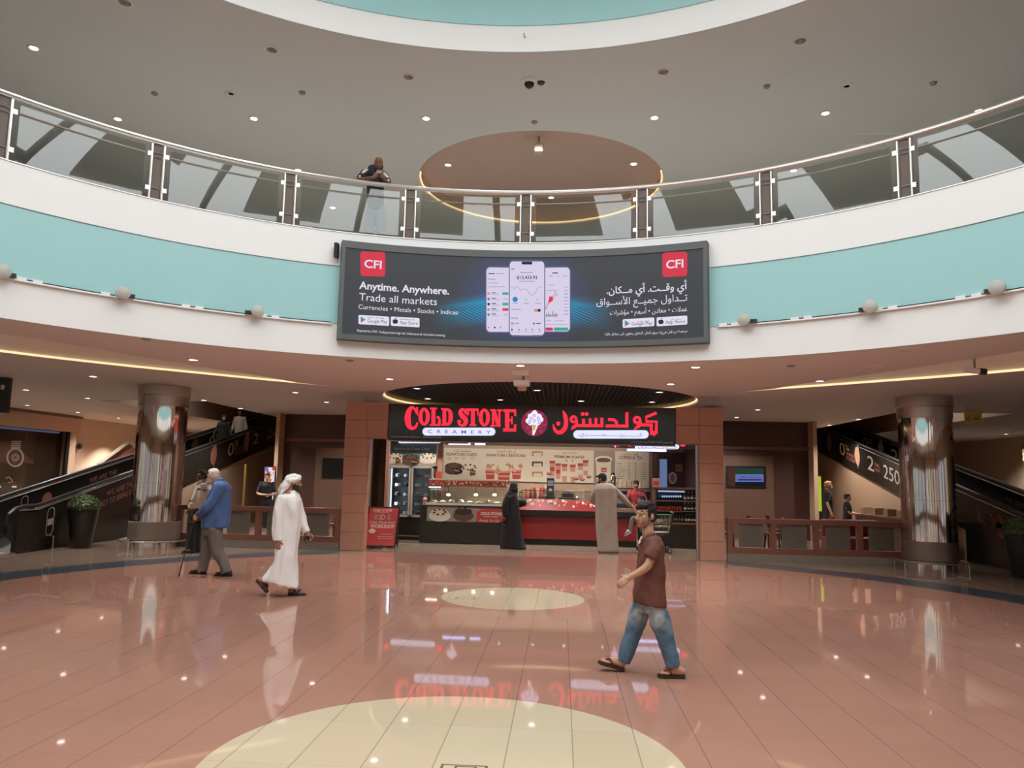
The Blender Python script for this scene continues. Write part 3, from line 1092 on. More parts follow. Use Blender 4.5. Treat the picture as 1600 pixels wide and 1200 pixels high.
for (x0, x1, y0, y1, sl) in ((563, 602, 393.5, 432, 0.03), (1035, 1074, 394, 432.5, -0.045)):
    sshape([[(x, y + sl * (x - (x0 + x1) / 2)) for x, y in rrect(x0, y0, x1, y1, 5)]], SRED, nm='logo_tile')
stext('CFI', 569, 418, 596, 12.5, bold=0.02, lift=0.01, nm='logo_lettering')
stext('CFI', 1041, 420, 1068, 12.5, bold=0.02, lift=0.01, nm='logo_lettering')
stext('Anytime. Anywhere.', 561, 451, 702, 11.5, bold=0.022)
stext('Trade all markets', 561, 469, 683, 11.5)
stext('Currencies • Metals • Stocks • Indices', 560, 482.5, 716, 7)
stext('Regulated by CMA. Trading involves high risk. Understand all risks before investing.', 558, 518, 696, 3.6)
stext('أي وقــت. أي مــكان.', 948, 459, 1074, 10.5, ar=True, bold=0.014)
stext('تــداول جميــع الأســواق', 932, 477, 1074, 10.5, ar=True)
stext('عملات • معادن • أسهم • مؤشرات', 953, 492, 1074, 7.2, ar=True)
stext('مرخصة من قبل هيئة سوق المال. التداول ينطوي على مخاطر عالية', 945, 524, 1074, 4, ar=True)
for i, (x0, y0, x1, y1, a, b, ar, sl) in enumerate(((560, 492, 608, 506.5, 'GET IT ON', 'Google Play', 0, .06), (610.5, 494.5, 655.5, 509, 'Download on the', 'App Store', 0, .06), (973, 499, 1022.5, 512.5, 'احصل عليه من', 'Google Play', 1, -.06), (1026, 496, 1074, 510, 'احصل من', 'App Store', 1, -.06))):
    sshape([[(x, y + sl * (x - x0)) for x, y in rrect(x0, y0, x1, y1, 2)]], SW, nm='store_badge')
    k = 14
    stext(b, x0 + k, y1 - 3.2 + sl * 8, x1 - 3, 5.2, SDK, lift=0.012, nm='badge_lettering')
    stext(a, x0 + k + (8 if ar else 0), y0 + 4.8 + sl * 8, x1 - 8, 2.2, SDK, ar=bool(ar), lift=0.012, nm='badge_lettering')
    cx, cy = x0 + 7, (y0 + y1) / 2 + sl * 5
    if 'Google' in b:
        sshape([[(cx - 3.5, cy - 5), (cx + 0, cy), (cx - 3.5, cy + 5)]], SBL, 0.012, 'badge_mark')
        sshape([[(cx - 3.5, cy - 5), (cx + 4.5, cy), (cx, cy)]], SGR, 0.012, 'badge_mark')
        sshape([[(cx - 3.5, cy + 5), (cx + 4.5, cy), (cx, cy)]], SRED, 0.012, 'badge_mark')
    else:
        sshape([circle(cx - 1.3, cy + .6, 2.9, 14, 3.6), ], SDK, 0.012, 'badge_mark')
        sshape([circle(cx + 1.3, cy + .6, 2.9, 14, 3.6)], SDK, 0.0125, 'badge_mark')
        sshape([[(cx, cy - 3.2), (cx + .4, cy - 5), (cx + 2.2, cy - 6), (cx + 1.8, cy - 4)]], SDK, 0.012, 'badge_mark')
# the three telephones
for x0, y0, x1, y1, L in ((758.5, 416, 808, 520.5, 0.003), (840, 416, 892, 520, 0.003), (795, 406.5, 852, 526.5, 0.014)):
    sshape([srr(x0, y0, x1, y1, 8)], SEDGE, L, 'phone_edge')
    sshape([srr(x0 + 1.5, y0 + 1.5, x1 - 1.5, y1 - 1.5, 7)], SPH, L + 0.001, 'phone_face')
T = 0.026


def line(x0, y, x1, h=1.2, m=SGY, L=T):
    sshape([rect(x0, y - h / 2, x1, y + h / 2)], m, L, 'interface_line')


sshape([srr(815, 409.5, 832, 414, 2.2)], SDK, T, 'camera_notch')
stext('$12,433.93', 807.5, 436.5, 839.5, 5, SDK, bold=0.015, lift=T, nm='interface_lettering')
line(813, 426.5, 833)
line(811, 440, 836)
line(799, 421, 804, 1, SDK)
sshape([stroke([(798, 450), (801, 448), (804, 453), (806, 448), (810, 450), (814, 454), (822, 452), (828, 460), (832, 462), (836, 460), (840, 451), (848, 448)], 0.8)], SGY, T, 'interface_chart')
sshape([circle(805, 468.5, 4.2, 18)], SBL, T, 'interface_button')
for x in (822.5, 840):
    sshape([circle(x, 468.5, 1.2, 8)], SGY, T, 'interface_button')
for x in (801, 818.5, 837):
    line(x, 474.5, x + 8, 1)
line(799, 484, 814)
sshape([circle(837.5, 485.5, 2.7, 14)], SOR, T, 'interface_coin')
sshape([circle(842.5, 485.5, 2.5, 14)], SDK, T + .001, 'interface_coin')
stext('Trending', 797, 498.5, 809, 2.6, SDK, lift=T, nm='interface_lettering')
sshape([circle(800.5, 506, 2.2, 12)], SOR, T, 'interface_coin')
sshape([circle(834.5, 506, 1.8, 12)], SBL, T, 'interface_coin')
line(804, 506, 811)
line(838, 506, 845, 1.2, SDK)
for x in (800, 811, 822, 832, 843):
    sshape([circle(x, 515.5, 1.4, 10)], SDK if x == 800 else SGY, T, 'interface_tab')
    line(x - 2.5, 519, x + 2.5, .8)
line(812, 524.5, 832, .8)
# left phone
T2 = 0.013
line(763, 428, 773, 1.4, SDK, T2)
line(775, 428, 788, 1, SGY, T2)
stext('Favorites', 762, 437.5, 774, 2.6, SDK, lift=T2, nm='interface_lettering')
line(763, 442.5, 778, 1, SGY, T2)
line(763, 448.5, 789, 1, SGY, T2)
for i, y in enumerate((459, 467.5, 475.5, 484, 492)):
    sshape([circle(763.5, y, 2.1, 12)], (SOR, SBL, SDK, SGY, SBL)[i], T2, 'interface_coin')
    line(768, y - 1, 775, 1.2, SDK, T2)
    line(768, y + 1.5, 780, .8, SGY, T2)
    if i in (0, 2, 3):
        sshape([srr(785, y - 2, 794.5, y + 2, 1)], SRED if i == 3 else SGR, T2, 'interface_pill')
    else:
        line(787, y, 793.5, .9, SGY, T2)
for x in (763.5, 773, 782):
    sshape([circle(x, 512, 1.4, 10)], SDK if x == 773 else SGY, T2, 'interface_tab')
# right phone
line(863, 427, 872, 1.4, SDK, T2)
line(858, 432, 864, .9, SRED, T2)
line(870, 432, 874, .9, SGY, T2)
line(880, 432, 887, .9, SGY, T2)
line(856, 445.5, 866, 1, SGY, T2)
line(853, 454, 872, .7, SGY, T2)
sshape([stroke([(852.5, 483), (855, 478), (857, 474), (859, 463), (861, 465), (863, 462), (864, 470), (866, 464), (868, 455), (870, 463), (872, 460)], 1.0)], SRED, T2, 'interface_chart')
for i, h in enumerate((6, 3, 9, 4, 5, 3, 11, 6, 4, 7, 5)):
    sshape([rect(853 + i * 1.7, 495 - h * .8, 854.3 + i * 1.7, 495)], SRED if i % 2 else SGR, T2, 'interface_bar')
for i in range(9):
    line(881, 449 + i * 5.3, 888, 1, SGR if i in (2, 8) else SGY, T2)
line(853, 501.5, 861, 1, SGY, T2)
line(866, 501.5, 882, 1, SGY, T2)
line(853, 507.5, 888, .8, SGY, T2)
sshape([srr(852.5, 512, 864, 517, 1.2)], SRED, T2, 'interface_button')
sshape([srr(865.5, 512, 888, 517, 1.2)], SGR, T2, 'interface_button')

# ------------------------------------------------------------------ the ice cream shop
class Wall:
    """draws on an upright plane y=v that faces the atrium; positions are photograph pixels"""
    def __init__(s, v, parent, ox=0, oy=0, k=1.0):
        s.v, s.p, s.ox, s.oy, s.k = v, parent, ox, oy, k
        s.L = parent.location if parent else Vector((0, 0, 0))

    def q(s, x, y):
        p = P(s.ox + x / s.k, s.oy + y / s.k, v=s.v)
        return p.x, p.z

    def place(s, x, y, lift=0.002):
        return Vector((x, s.v - lift, y)) - s.L

    def shape(s, polys, m, lift=0.002, nm='graphic', depth=0.0):
        return put(curve_mesh([[s.q(*a) for a in p] for p in polys], depth), nm, m, s.p, lambda x, y, z: Vector((x, s.v - lift - z, y)) - s.L)

    def shapes(s, many, ms, idx, lift=0.002, nm='graphic', depth=0.0):
        mes = [curve_mesh([[s.q(*a) for a in p] for p in polys], depth) for polys in many]
        return put_multi(mes, idx, nm, ms, s.p, lambda x, y, z: Vector((x, s.v - lift - z, y)) - s.L)

    def text(s, body, x0, y0, x1, hpx, m, ar=False, bold=0.0, lift=0.004, nm='lettering', shear=0.0, y1=None, depth=0.0):
        a, zb = s.q(x0, y0)
        a2, z2 = s.q(x1, y0 if y1 is None else y1)
        _, zt = s.q(x0, y0 - hpx)
        sz = abs(zt - zb) / 0.70
        me = text_mesh(arabic(body) if ar else body, sz, bold=bold * sz, width=a2 - a, shear=shear, depth=depth)
        xm = min(v.co.x for v in me.vertices)
        return put(me, nm, m, s.p, lambda x, y, z: Vector((a + x - xm, s.v - lift - z, zb + y)) - s.L)


RED = mat('red_laminate', '#96282d', 0.3, var=0.05, scale=3, coat=0.3)
BLACK = mat('black_laminate', '#24231f', 0.35, var=0.06)
GLOWR = glow('sign_red', '#ff3447', 1.15)
GLOWW = glow('sign_white', '#d9defc', 1.15)
PURPLE = glow('sign_purple', '#a05cb0', 0.8)
TUBE = glow('cool_tube', '#b9c4ff', 3.0)
INK = mat('print_maroon', '#7d3038', 0.6, var=0)
PRED = mat('print_red', '#b04038', 0.55, var=0.08, scale=40)
PCREAM = mat('print_cream', '#d9cbb2', 0.55, var=0.05, scale=30)
PWHITE = mat('print_white', '#e3dcd0', 0.55, var=0.02)
PBROWN = mat('print_chocolate', '#5e4030', 0.55, var=0.2, scale=40)
PDARK = mat('print_black', '#2e231d', 0.55, var=0.0)
PTAN = mat('print_tan', '#b8865a', 0.55, var=0.15, scale=40)
PPINK = mat('print_pink', '#c98a7a', 0.55, var=0.08, scale=40)
PGREY = mat('print_grey', '#8d8478', 0.55, var=0.0)
CLEAR = glass('display_glass', (0.9, 0.94, 0.92), 0.6, 0.0, 0.01)

# --- portal: wood-clad piers with a wider head, narrow glazed side lights
def wood_stack(b, x0, x1, y0, y1, zs, gap=0.004):
    for z0, z1 in zip(zs, zs[1:]):
        b.box(x0, x1, y0, y1, z0 + gap, z1 - gap)


for s, (xa, xb, xc, xo) in ((-1, (-4.41, -3.86, -3.40, -3.46)), (1, (4.36, 3.83, 3.30, 3.36))):
    t = thing('portal_pier', 'reddish wood-clad pier with wide head on the %s of the shop sign' % ('left' if s < 0 else 'right'), 'pier', ((xa + xb) / 2, 13.2, 0), 0, None)
    X0 = t.location.x
    b = MB()
    wood_stack(b, min(xa, xb) - X0, max(xa, xb) - X0, -0.3, 0.05, [0, 0.42, 0.86, 1.3, 1.72, 2.16, 2.6])
    m = 0.5 * (xa + xc) - X0
    for z0, z1 in ((2.6, 3.03), (3.03, 3.45)):
        lo, hi = min(xa, xc) - X0, max(xa, xc) - X0
        b.box(lo, m - 0.002 + (0.25 if s < 0 else -0.25) * 0, -0.3, 0.05, z0 + 0.004, z1 - 0.004)
        b.box(m + 0.002, hi, -0.3, 0.05, z0 + 0.004, z1 - 0.004)
    bevel(b.build('wood_cladding', RWOOD, t, smooth=False), 0.004)
    MB().box(min(xa, xb) - X0 + .01, max(xa, xb) - X0 - .01, -0.29, 0.04, 0, 3.44).build('core', DARK, t, smooth=False)
    if s < 0:
        lo, hi = xb - X0 - 0.3, -3.71 - X0
        MB().box(lo, hi, 1.42, 1.43, 0.02, 2.9).build('side_light', glass('shop_glass', (0.45, 0.4, 0.37), 0.8), t)
        MB().box(hi - 0.08, hi, 1.35, 1.45, 0.0, 2.9).build('frame_post', RWOOD, t)
        MB().box(lo, hi, 1.38, 1.46, 0.68, 0.74).build('frame_rail', RWOOD, t)
        MB().box(lo, hi - 0.1, 1.55, 1.6, 0.0, 2.9).build('inner_panel', DWOOD, t)
    if s > 0:
        MB().tube([(xb - X0 - 0.05, -0.22, 0.02), (xb - X0 - 0.05, -0.22, 2.58)], 0.035, 12).build('steel_edge', STEEL, t)

# --- the main sign
sg = thing('shop_sign', 'big black shop sign with glowing red lettering between the wooden piers', 'sign', (-0.05, 13.05, 2.57))
MB().box(-3.34, 3.34, -0.08, 0.2, 0.0, 0.86).build('panel', mat('sign_panel', '#2e3032', 0.12, var=0.05, scale=1.5), sg, smooth=False)
MB().box(-3.34, 3.34, -0.09, 0.2, -0.02, 0.0).build('trim', BROWNW, sg, smooth=False)
V0 = 12.965
A = Wall(V0, sg, 600, 620, 6.667)


def r4(x0, y0, x1, y1):
    return [(x0, y0), (x1, y0 + (x1 - x0) * 0.011), (x1, y1 + (x1 - x0) * 0.011), (x0, y1)]


cold = [
    [stroke([(343, 168), (322, 128), (288, 114), (258, 160), (248, 230), (262, 300), (295, 330), (332, 312), (351, 268)], [24, 26, 34, 52, 60, 52, 34, 26, 14], 5)], [[(338, 108), (356, 108), (354, 196), (342, 190)]],
    [circle(420, 207, 58, 32, 93), circle(420, 207, 19, 24, 64)],
    [r4(497, 115, 536, 300)], [r4(482, 113, 552, 131)], [r4(480, 284, 584, 302)], [stroke([(572, 296), (580, 250), (568, 212), (550, 220)], [32, 24, 22, 14], 4)],
    [r4(612, 120, 649, 298)], [r4(596, 119, 650, 137)], [r4(596, 281, 650, 299)], [stroke([(640, 131), (678, 140), (695, 175), (697, 212), (693, 250), (674, 282), (640, 289)], [22, 32, 40, 44, 40, 32, 22], 4)],
    [stroke([(852, 182), (842, 142), (815, 136), (797, 162), (815, 200), (848, 232), (850, 275), (820, 298), (787, 288), (772, 252)], [14, 24, 34, 42, 48, 48, 42, 30, 24, 18], 4)], [[(852, 122), (868, 122), (866, 190), (856, 186)]], [circle(786, 258, 19, 14)],
    [r4(908, 125, 946, 302)], [r4(893, 287, 962, 305)], [r4(872, 123, 986, 146)], [[(872, 123), (890, 123), (884, 192), (872, 196)]], [[(968, 124), (986, 124), (986, 196), (974, 192)]],
    [circle(1047, 217, 58, 32, 93), circle(1047, 217, 19, 24, 64)],
    [r4(1126, 131, 1148, 310)], [r4(1110, 130, 1162, 148)], [r4(1108, 294, 1166, 312)], [r4(1194, 132, 1214, 312)], [r4(1178, 132, 1234, 150)], [[(1122, 132), (1162, 132), (1214, 313), (1176, 313)]],
    [r4(1262, 132, 1306, 358)], [r4(1244, 130, 1376, 160)], [[(1352, 130), (1378, 132), (1378, 205), (1358, 198)]], [r4(1300, 236, 1342, 256)], [r4(1325, 206, 1342, 286)], [r4(1242, 330, 1376, 362)], [[(1356, 290), (1378, 284), (1378, 363), (1350, 362)]]]
A.shapes(cold, [GLOWR], [0] * len(cold), 0.02, 'red_lettering', 0.03)
A.shape([rrect(402, 322, 1160, 404, 40)], GLOWW, 0.012, 'white_pill', 0.02)
A.text('C  R  E  A  M  E  R  Y', 458, 378, 1112, 36, PURPLE, lift=0.026, nm='purple_lettering', bold=0.01)
A.text('COLD STONE GENERAL TRADING LLC  -  BRANCH OF ABU DHABI', 70, 421, 600, 13, glow('sign_small', '#8d8f94', 0.6), lift=0.006, nm='small_lettering')
B = Wall(V0, sg, 810, 620, 6.154)
kold = [
    [stroke([(428, 132), (448, 180), (458, 240), (448, 300), (410, 340), (372, 338), (345, 306), (334, 262)], [6, 36, 40, 42, 40, 34, 26, 6], 4)], [circle(383, 258, 20, 18)],
    [circle(530, 217, 38, 24), circle(532, 217, 13, 16)], [stroke([(560, 222), (558, 272), (530, 292), (508, 318)], [20, 28, 30, 8], 4)], [r4(540, 262, 816, 290)],
    [r4(612, 212, 640, 284)], [r4(676, 208, 702, 284)], [r4(732, 204, 758, 284)], [r4(788, 202, 816, 288)], [circle(617, 166, 18, 16)], [circle(656, 166, 18, 16)],
    [r4(838, 266, 1056, 294)], [r4(1028, 152, 1056, 290)], [[(1028, 166), (1056, 142), (1056, 170), (1028, 190)]], [stroke([(862, 218), (915, 222), (940, 246), (944, 272)], [28, 28, 28, 28], 3)],
    [circle(1140, 224, 40, 24), circle(1142, 224, 14, 16)], [stroke([(1172, 224), (1168, 272), (1140, 292), (1108, 318)], [20, 28, 30, 8], 4)], [r4(1140, 256, 1290, 284)],
    [stroke([(1326, 156), (1228, 196), (1228, 238), (1326, 240), (1324, 350), (1276, 360), (1276, 268)], 28)], [circle(1300, 352, 24, 14)]]
B.shapes(kold, [GLOWR], [0] * len(kold), 0.02, 'red_arabic_lettering', 0.03)
B.shape([rrect(528, 322, 1252, 402, 40)], GLOWW, 0.012, 'white_pill', 0.02)
B.text('كـــــــريـــــــمـــــــري', 585, 372, 1190, 34, PURPLE, ar=True, lift=0.026, nm='purple_lettering')
B.text('كولد ستون للتجارة العامة ذ.م.م - فرع أبو ظبي', 1078, 438, 1490, 18, glow('sign_small', '#8d8f94', 0.6), ar=True, lift=0.006, nm='small_lettering')


def cone_logo(Wl, cx, cy, r, nm='cone_logo', lift=0.012, gl=True):
    k = r / 128
    mk = (lambda n, c, s: glow(n, c, s)) if gl else (lambda n, c, s: mat(n + '_print', c, 0.5, var=0))
    CR, SWL, WH, LAV, YE = mk('logo_crimson', '#9c3350', 0.8), mk('logo_pink', '#c25a72', 0.8), mk('logo_white', '#ece6ff', 1.1), mk('logo_violet', '#7a63b8', 0.8), mk('logo_yellow', '#e0b54e', 0.9)

    def f(pts):
        return [(cx + (x - 155) * k, cy + (y - 252) * k) for x, y in pts]
    many, idx = [[f(circle(155, 252, 128, 40))]], [0]
    o = Wl.shapes(many, [CR], idx, lift, nm + '_disc', 0.01)
    sw = []
    for x, y, a in ((70, 230, 0), (85, 300, 1), (115, 340, 2), (215, 330, 1), (245, 270, 0), (225, 165, 2), (85, 170, 1), (120, 290, 0), (200, 290, 2)):
        sw.append([f(stroke([(x + (4 + j * 1.3) * math.cos(a + j * 0.8), y + (4 + j * 1.3) * math.sin(a + j * 0.8)) for j in range(10)], 5))])
    Wl.shapes(sw, [SWL], [0] * len(sw), lift + 0.008, nm + '_swirls')
    many = [[f([(135, 262), (192, 270), (150, 372), (135, 366)])], [f([(140, 268), (170, 272), (160, 320), (140, 330)])]] + [[f(circle(x, y, q, 18))] for x, y, q in ((155, 170, 34), (120, 190, 30), (195, 195, 32), (98, 232, 28), (215, 220, 26), (150, 225, 46), (190, 245, 28), (115, 255, 22), (158, 145, 16))]
    Wl.shapes(many, [WH, YE], [0, 1] + [0] * 9, lift + 0.012, nm + '_ice')
    sw = []
    for x, y in ((150, 180), (120, 205), (190, 205), (150, 230), (105, 240), (200, 240)):
        sw.append([f(stroke([(x + (3 + j * 1.7) * math.cos(j * 0.85), y + (3 + j * 1.7) * math.sin(j * 0.85)) for j in range(11)], 4.5))])
    Wl.shapes(sw, [LAV], [0] * len(sw), lift + 0.018, nm + '_curls')


cone_logo(B, 155, 252, 128)

# --- shop shell
SHW = mat('shop_wall', '#b59b80', 0.6, var=0.04)
struct(MB().box(-4.35, -4.25, 13.5, 18.7, 0, 3.5).build('wall_shop_left', DWOODL, smooth=False))
struct(MB().box(4.62, 4.72, 14.9, 18.7, 0, 3.6).build('wall_shop_right', DWOOD, smooth=False))
struct(MB().box(-4.35, 4.72, 18.6, 18.75, 0, 3.7).build('wall_shop_back', SHW, smooth=False))
struct(MB().box(-4.25, 4.62, 17.0, 18.6, 2.72, 2.9).build('ceiling_bulkhead', mat('bulkhead_black', '#26241f', 0.5, var=0.05), smooth=False))
struct(MB().box(-4.25, 4.62, 16.98, 18.6, 2.9, 3.12).build('trim_5', mat('bulkhead_wood', '#a8754e', 0.5, var=0.1, stretch=(1, 6, 6)), smooth=False))
# track lamps on the bulkhead
for i, px in enumerate((787, 838, 885, 943, 1040)):
    p = P(px, 690, v=16.9)
    t = thing('track_spotlight', 'small black track spotlight under the sign, %s from the left' % ('first', 'second', 'third', 'fourth', 'fifth')[i], 'spotlight', (p.x, 16.85, 2.86), 0, 'track spotlights in the shop')
    MB().box(-0.05, 0.05, -0.05, 0.12, 0.0, 0.06).build('adapter', DARK, t)
    MB().tube([(0, 0, 0.0), (0, -0.04, -0.09)], 0.045, 12).build('barrel', DARK, t)
    MB().lathe([(0.0001, 0), (0.036, 0)], n=14).build('lens', LENS, t, loc=(0, -0.041, -0.092), rot=(math.radians(24), 0, 0))
    add_spot('lamp_beam', (0, -0.06, -0.13), 45, (1, 0.9, 0.8), angle=100, parent=t, rot=(math.radians(25), 0, 0))
for x0, x1, y, w in ((701, 735, 693, 'long one at left'), (742, 758, 693.5, 'short one at left'), (980, 1041, 703, 'one at right')):
    a, c = P(x0, y, v=16.93), P(x1, y + 1, v=16.93)
    t = thing('tube_light', 'bluish white fluorescent tube in the shop, ' + w, 'light', ((a.x + c.x) / 2, 16.93, a.z), 0, 'tube lights in the shop')
    h = (c.x - a.x) / 2
    MB().tube([(-h, 0, 0), (h, 0, 0)], 0.03, 10).build('tube', TUBE, t)
    MB().box(-h, h, -0.03, 0.05, 0.03, 0.1).build('batten', DARK, t)

# --- inner signs above the fridge and above the drinks
for s in (-1, 1):
    if s < 0:
        t = thing('counter_sign', 'smaller lit white pill sign CREAMERY above the cake fridge', 'sign', (-3.0, 16.25, 2.66))
        MB().box(-1.15, 1.1, 0, 0.1, 0.0, 1.03).build('panel', mat('sign_panel', '#2e3032'), t, smooth=False)
        w = Wall(16.24, t)
        w.shape([rrect(622, 684.5, 690, 692.5, 3.8)], GLOWW, 0.01, 'white_pill', 0.02)
        w.text('C  R  E  A  M  E  R  Y', 627, 690.6, 685, 3.6, PURPLE, lift=0.022, nm='purple_lettering')
        for a, b_ in ((613, 620), (692, 702)):
            w.shape([rrect(a, 678, b_, 687, 2)], GLOWR, 0.01, 'red_letter_foot', 0.02)
        cone_logo(w, 716, 680, 12)
    else:
        t = thing('counter_sign', 'smaller lit white pill sign in Arabic above the drinks cabinet', 'sign', (3.35, 16.25, 2.62))
        MB().box(-1.3, 1.2, 0, 0.1, 0.0, 1.07).build('panel', mat('sign_panel', '#2e3032'), t, smooth=False)
        w = Wall(16.24, t)
        w.shape([rrect(992, 694.5, 1061, 702, 3.6)], GLOWW, 0.01, 'white_pill', 0.02)
        w.text('كـــريـــمـــري', 997, 700, 1057, 4.5, PURPLE, ar=True, lift=0.022, nm='purple_lettering')
        for a, b_ in ((978, 989), (1063, 1071)):
            w.shape([circle((a + b_) / 2, 693, 5, 16)], GLOWR, 0.01, 'red_letter_foot', 0.02)
        cone_logo(w, 962, 690, 10)

# --- menu boards
def cake(w, x, y, s, dark, cut=True, lift=0.008, nm='printed_cake'):
    c = PBROWN if dark else PCREAM
    d = PDARK if dark else PBROWN
    many = [[stroke([(x - s, y - s * 0.25), (x - s, y + s * 0.35)], 1) and [(x - s, y - s * .3), (x + s, y - s * .3), (x + s * 0.98, y + s * .35), (x + s * .5, y + s * .6), (x - s * .5, y + s * .6), (x - s * .98, y + s * .35)]], [circle(x, y - s * .3, s, 24, s * .42)]]
    idx = [0, 0]
    for j in range(8):
        a = j * PI / 4 + 0.2
        px, py = x + s * .72 * math.cos(a), y - s * .3 + s * .28 * math.sin(a)
        many.append([circle(px, py - s * .06, s * .13, 10, s * .1)])
        idx.append(1)
    if cut:
        many.append([[(x + s * .05, y - s * .2), (x + s * .75, y + s * .05), (x + s * .7, y + s * .5), (x + s * .1, y + s * .62)]])
        idx.append(1)
        many.append([[(x + s * .1, y + s * .05), (x + s * .72, y + s * .2), (x + s * .72, y + s * .3), (x + s * .1, y + s * .2)]])
        idx.append(2)
    w.shapes(many, [c, d, PPINK if dark else PTAN], idx, lift, nm)


def cup(w, x, y, s, big=False, nm='printed_cup'):
    many = [[[(x - s * .85, y), (x + s * .85, y), (x + s * .68, y + s * 1.5), (x - s * .68, y + s * 1.5)]], [[(x - s * .8, y + s * .45), (x + s * .8, y + s * .45), (x + s * .76, y + s * .75), (x - s * .76, y + s * .75)]]]
    idx = [0, 3]
    random.seed(int(x))
    for j in range(9):
        many.append([circle(x + random.uniform(-.75, .75) * s, y - random.uniform(0.0, .8) * s, s * .38, 12)])
        idx.append(1 + j % 2)
    many.append([[(x - s * .95, y - s * .1), (x + s * .95, y - s * .1), (x + s * .9, y + s * .15), (x - s * .9, y + s * .15)]])
    idx.append(3)
    w.shapes(many, [PRED, PCREAM, PTAN, PPINK], idx, 0.008, nm)


mb = thing('menu_board', 'long cream menu board with cakes, ice cream cups and shakes on the shop back wall', 'menu board', (-0.7, 18.55, 1.64))
MB().box(-2.36, 2.37, 0, 0.03, 0.0, 0.98).build('board', mat('menu_paper', '#d8cab4', 0.5, var=0.03, scale=2), mb, smooth=False)
w = Wall(18.55, mb)
w.text('SIGNATURE CAKES', 697, 711.5, 745, 4.2, INK, bold=0.02)
w.text('سيغنيتشر كيك', 709, 705.5, 736, 4.2, INK, ar=True)
w.text('SIGNATURE CREATIONS', 760, 713, 821, 4.2, INK, bold=0.02)
w.text('أبي نكهات الحصرية', 776, 706.5, 806, 4.2, INK, ar=True)
w.text('PREMIUM SHAKES', 866, 715.5, 913, 4.2, INK, bold=0.02)
w.text('ميلك شيك مميز', 879, 708.5, 901, 4.2, INK, ar=True)
for x0 in (698, 709, 720, 734):
    w.shape([rect(x0, 714.5, x0 + 8, 715.2)], PGREY, 0.006, 'printed_line')
    w.shape([rect(x0 + 2, 717, x0 + 6, 717.8)], PGREY, 0.006, 'printed_line')
cake(w, 709, 733, 14, True)
cake(w, 733, 735, 14, False)
for x, s in ((766, 9), (807, 9), (787, 12)):
    cup(w, x, 735 if s == 9 else 737, s)
for i, y in enumerate((705, 721, 737)):
    w.shape([rect(831, y, 848, y + 7.5)], (PTAN, PBROWN, PTAN)[i], 0.006, 'printed_photo')
    w.shapes([[circle(836 + 4 * j, y + 5, 2.4, 10)] for j in range(3)], [PCREAM], [0] * 3, 0.008, 'printed_photo_food')
for i, (x, y, h) in enumerate(((863, 722, 22), (872, 726, 22), (882, 727, 26), (895, 728, 26), (907, 726, 24), (915, 721, 22))):
    w.shapes([[[(x - 4, y), (x + 4, y), (x + 3.4, y + h), (x - 3.4, y + h)]], [[(x - 4.6, y - 2), (x + 4.6, y - 2), (x + 4.2, y + 2), (x - 4.2, y + 2)]], [[(x - 3.8, y + h * .35), (x + 3.8, y + h * .35), (x + 3.5, y + h * .65), (x - 3.5, y + h * .65)]]], [PPINK, PRED, PCREAM], [0, 1, 2] if i > 1 else [0, 1, 1], 0.006 + i * 0.001, 'printed_shake')
for x in (884, 893):
    w.shape([rect(x, 718.5, x + 2.5, 721)], PGREY, 0.006, 'printed_line')
for x, y in ((858, 740), (900, 748), (910, 749), (920, 745)):
    w.shape([circle(x, y, 4, 14, 2.6)], PBROWN, 0.012, 'printed_bowl')
    w.shape([circle(x, y - .8, 3.2, 14, 1.6)], PPINK, 0.013, 'printed_bowl_filling')
mb2 = thing('menu_board', 'coffee cup photograph panel between the shakes board and the coffee list', 'menu board', (1.97, 18.55, 1.2))
MB().box(-0.31, 0.31, 0, 0.03, 0.0, 1.42).build('board', mat('photo_brown', '#9a8672', 0.5, var=0.12, scale=3), mb2, smooth=False)
w = Wall(18.55, mb2)
w.shapes([[circle(943, 718, 13.5, 24, 5.5)], [circle(943, 719, 11, 24, 3.8)], [[(931, 722), (955, 722), (953, 752), (933, 752)]], [rect(939, 731, 948, 738)]], [PWHITE, PBROWN, PCREAM, PRED], [0, 1, 2, 3], 0.006, 'printed_coffee_cup')
w.text('COFFEE', 939.6, 736, 947.4, 2.2, PWHITE, lift=0.012)
mb3 = thing('menu_board', 'coffee and tea price list board on the shop back wall', 'menu board', (2.8, 18.55, 1.2))
MB().box(-0.5, 0.52, 0, 0.03, 0.0, 1.42).build('board', mat('menu_paper', '#d8cab4'), mb3, smooth=False)
w = Wall(18.55, mb3)
w.text('COFFEE & TEA', 967, 717, 1004, 4.6, INK, bold=0.02)
w.text('قهوة و شاي', 974, 711, 997, 4.4, INK, ar=True)
for j in range(8):
    y = 724 + j * 3.3
    w.shape([rect(963, y, 963 + (9, 8, 11, 16, 13, 7, 12, 10)[j], y + .9)], PGREY, 0.006, 'printed_line')
    w.shape([rect(1001, y + .3, 1009, y + 1.1)], PGREY, 0.006, 'printed_line')
    for x in (982, 992):
        w.shape([rect(x, y, x + 2, y + 1.2)], INK, 0.006, 'printed_price')

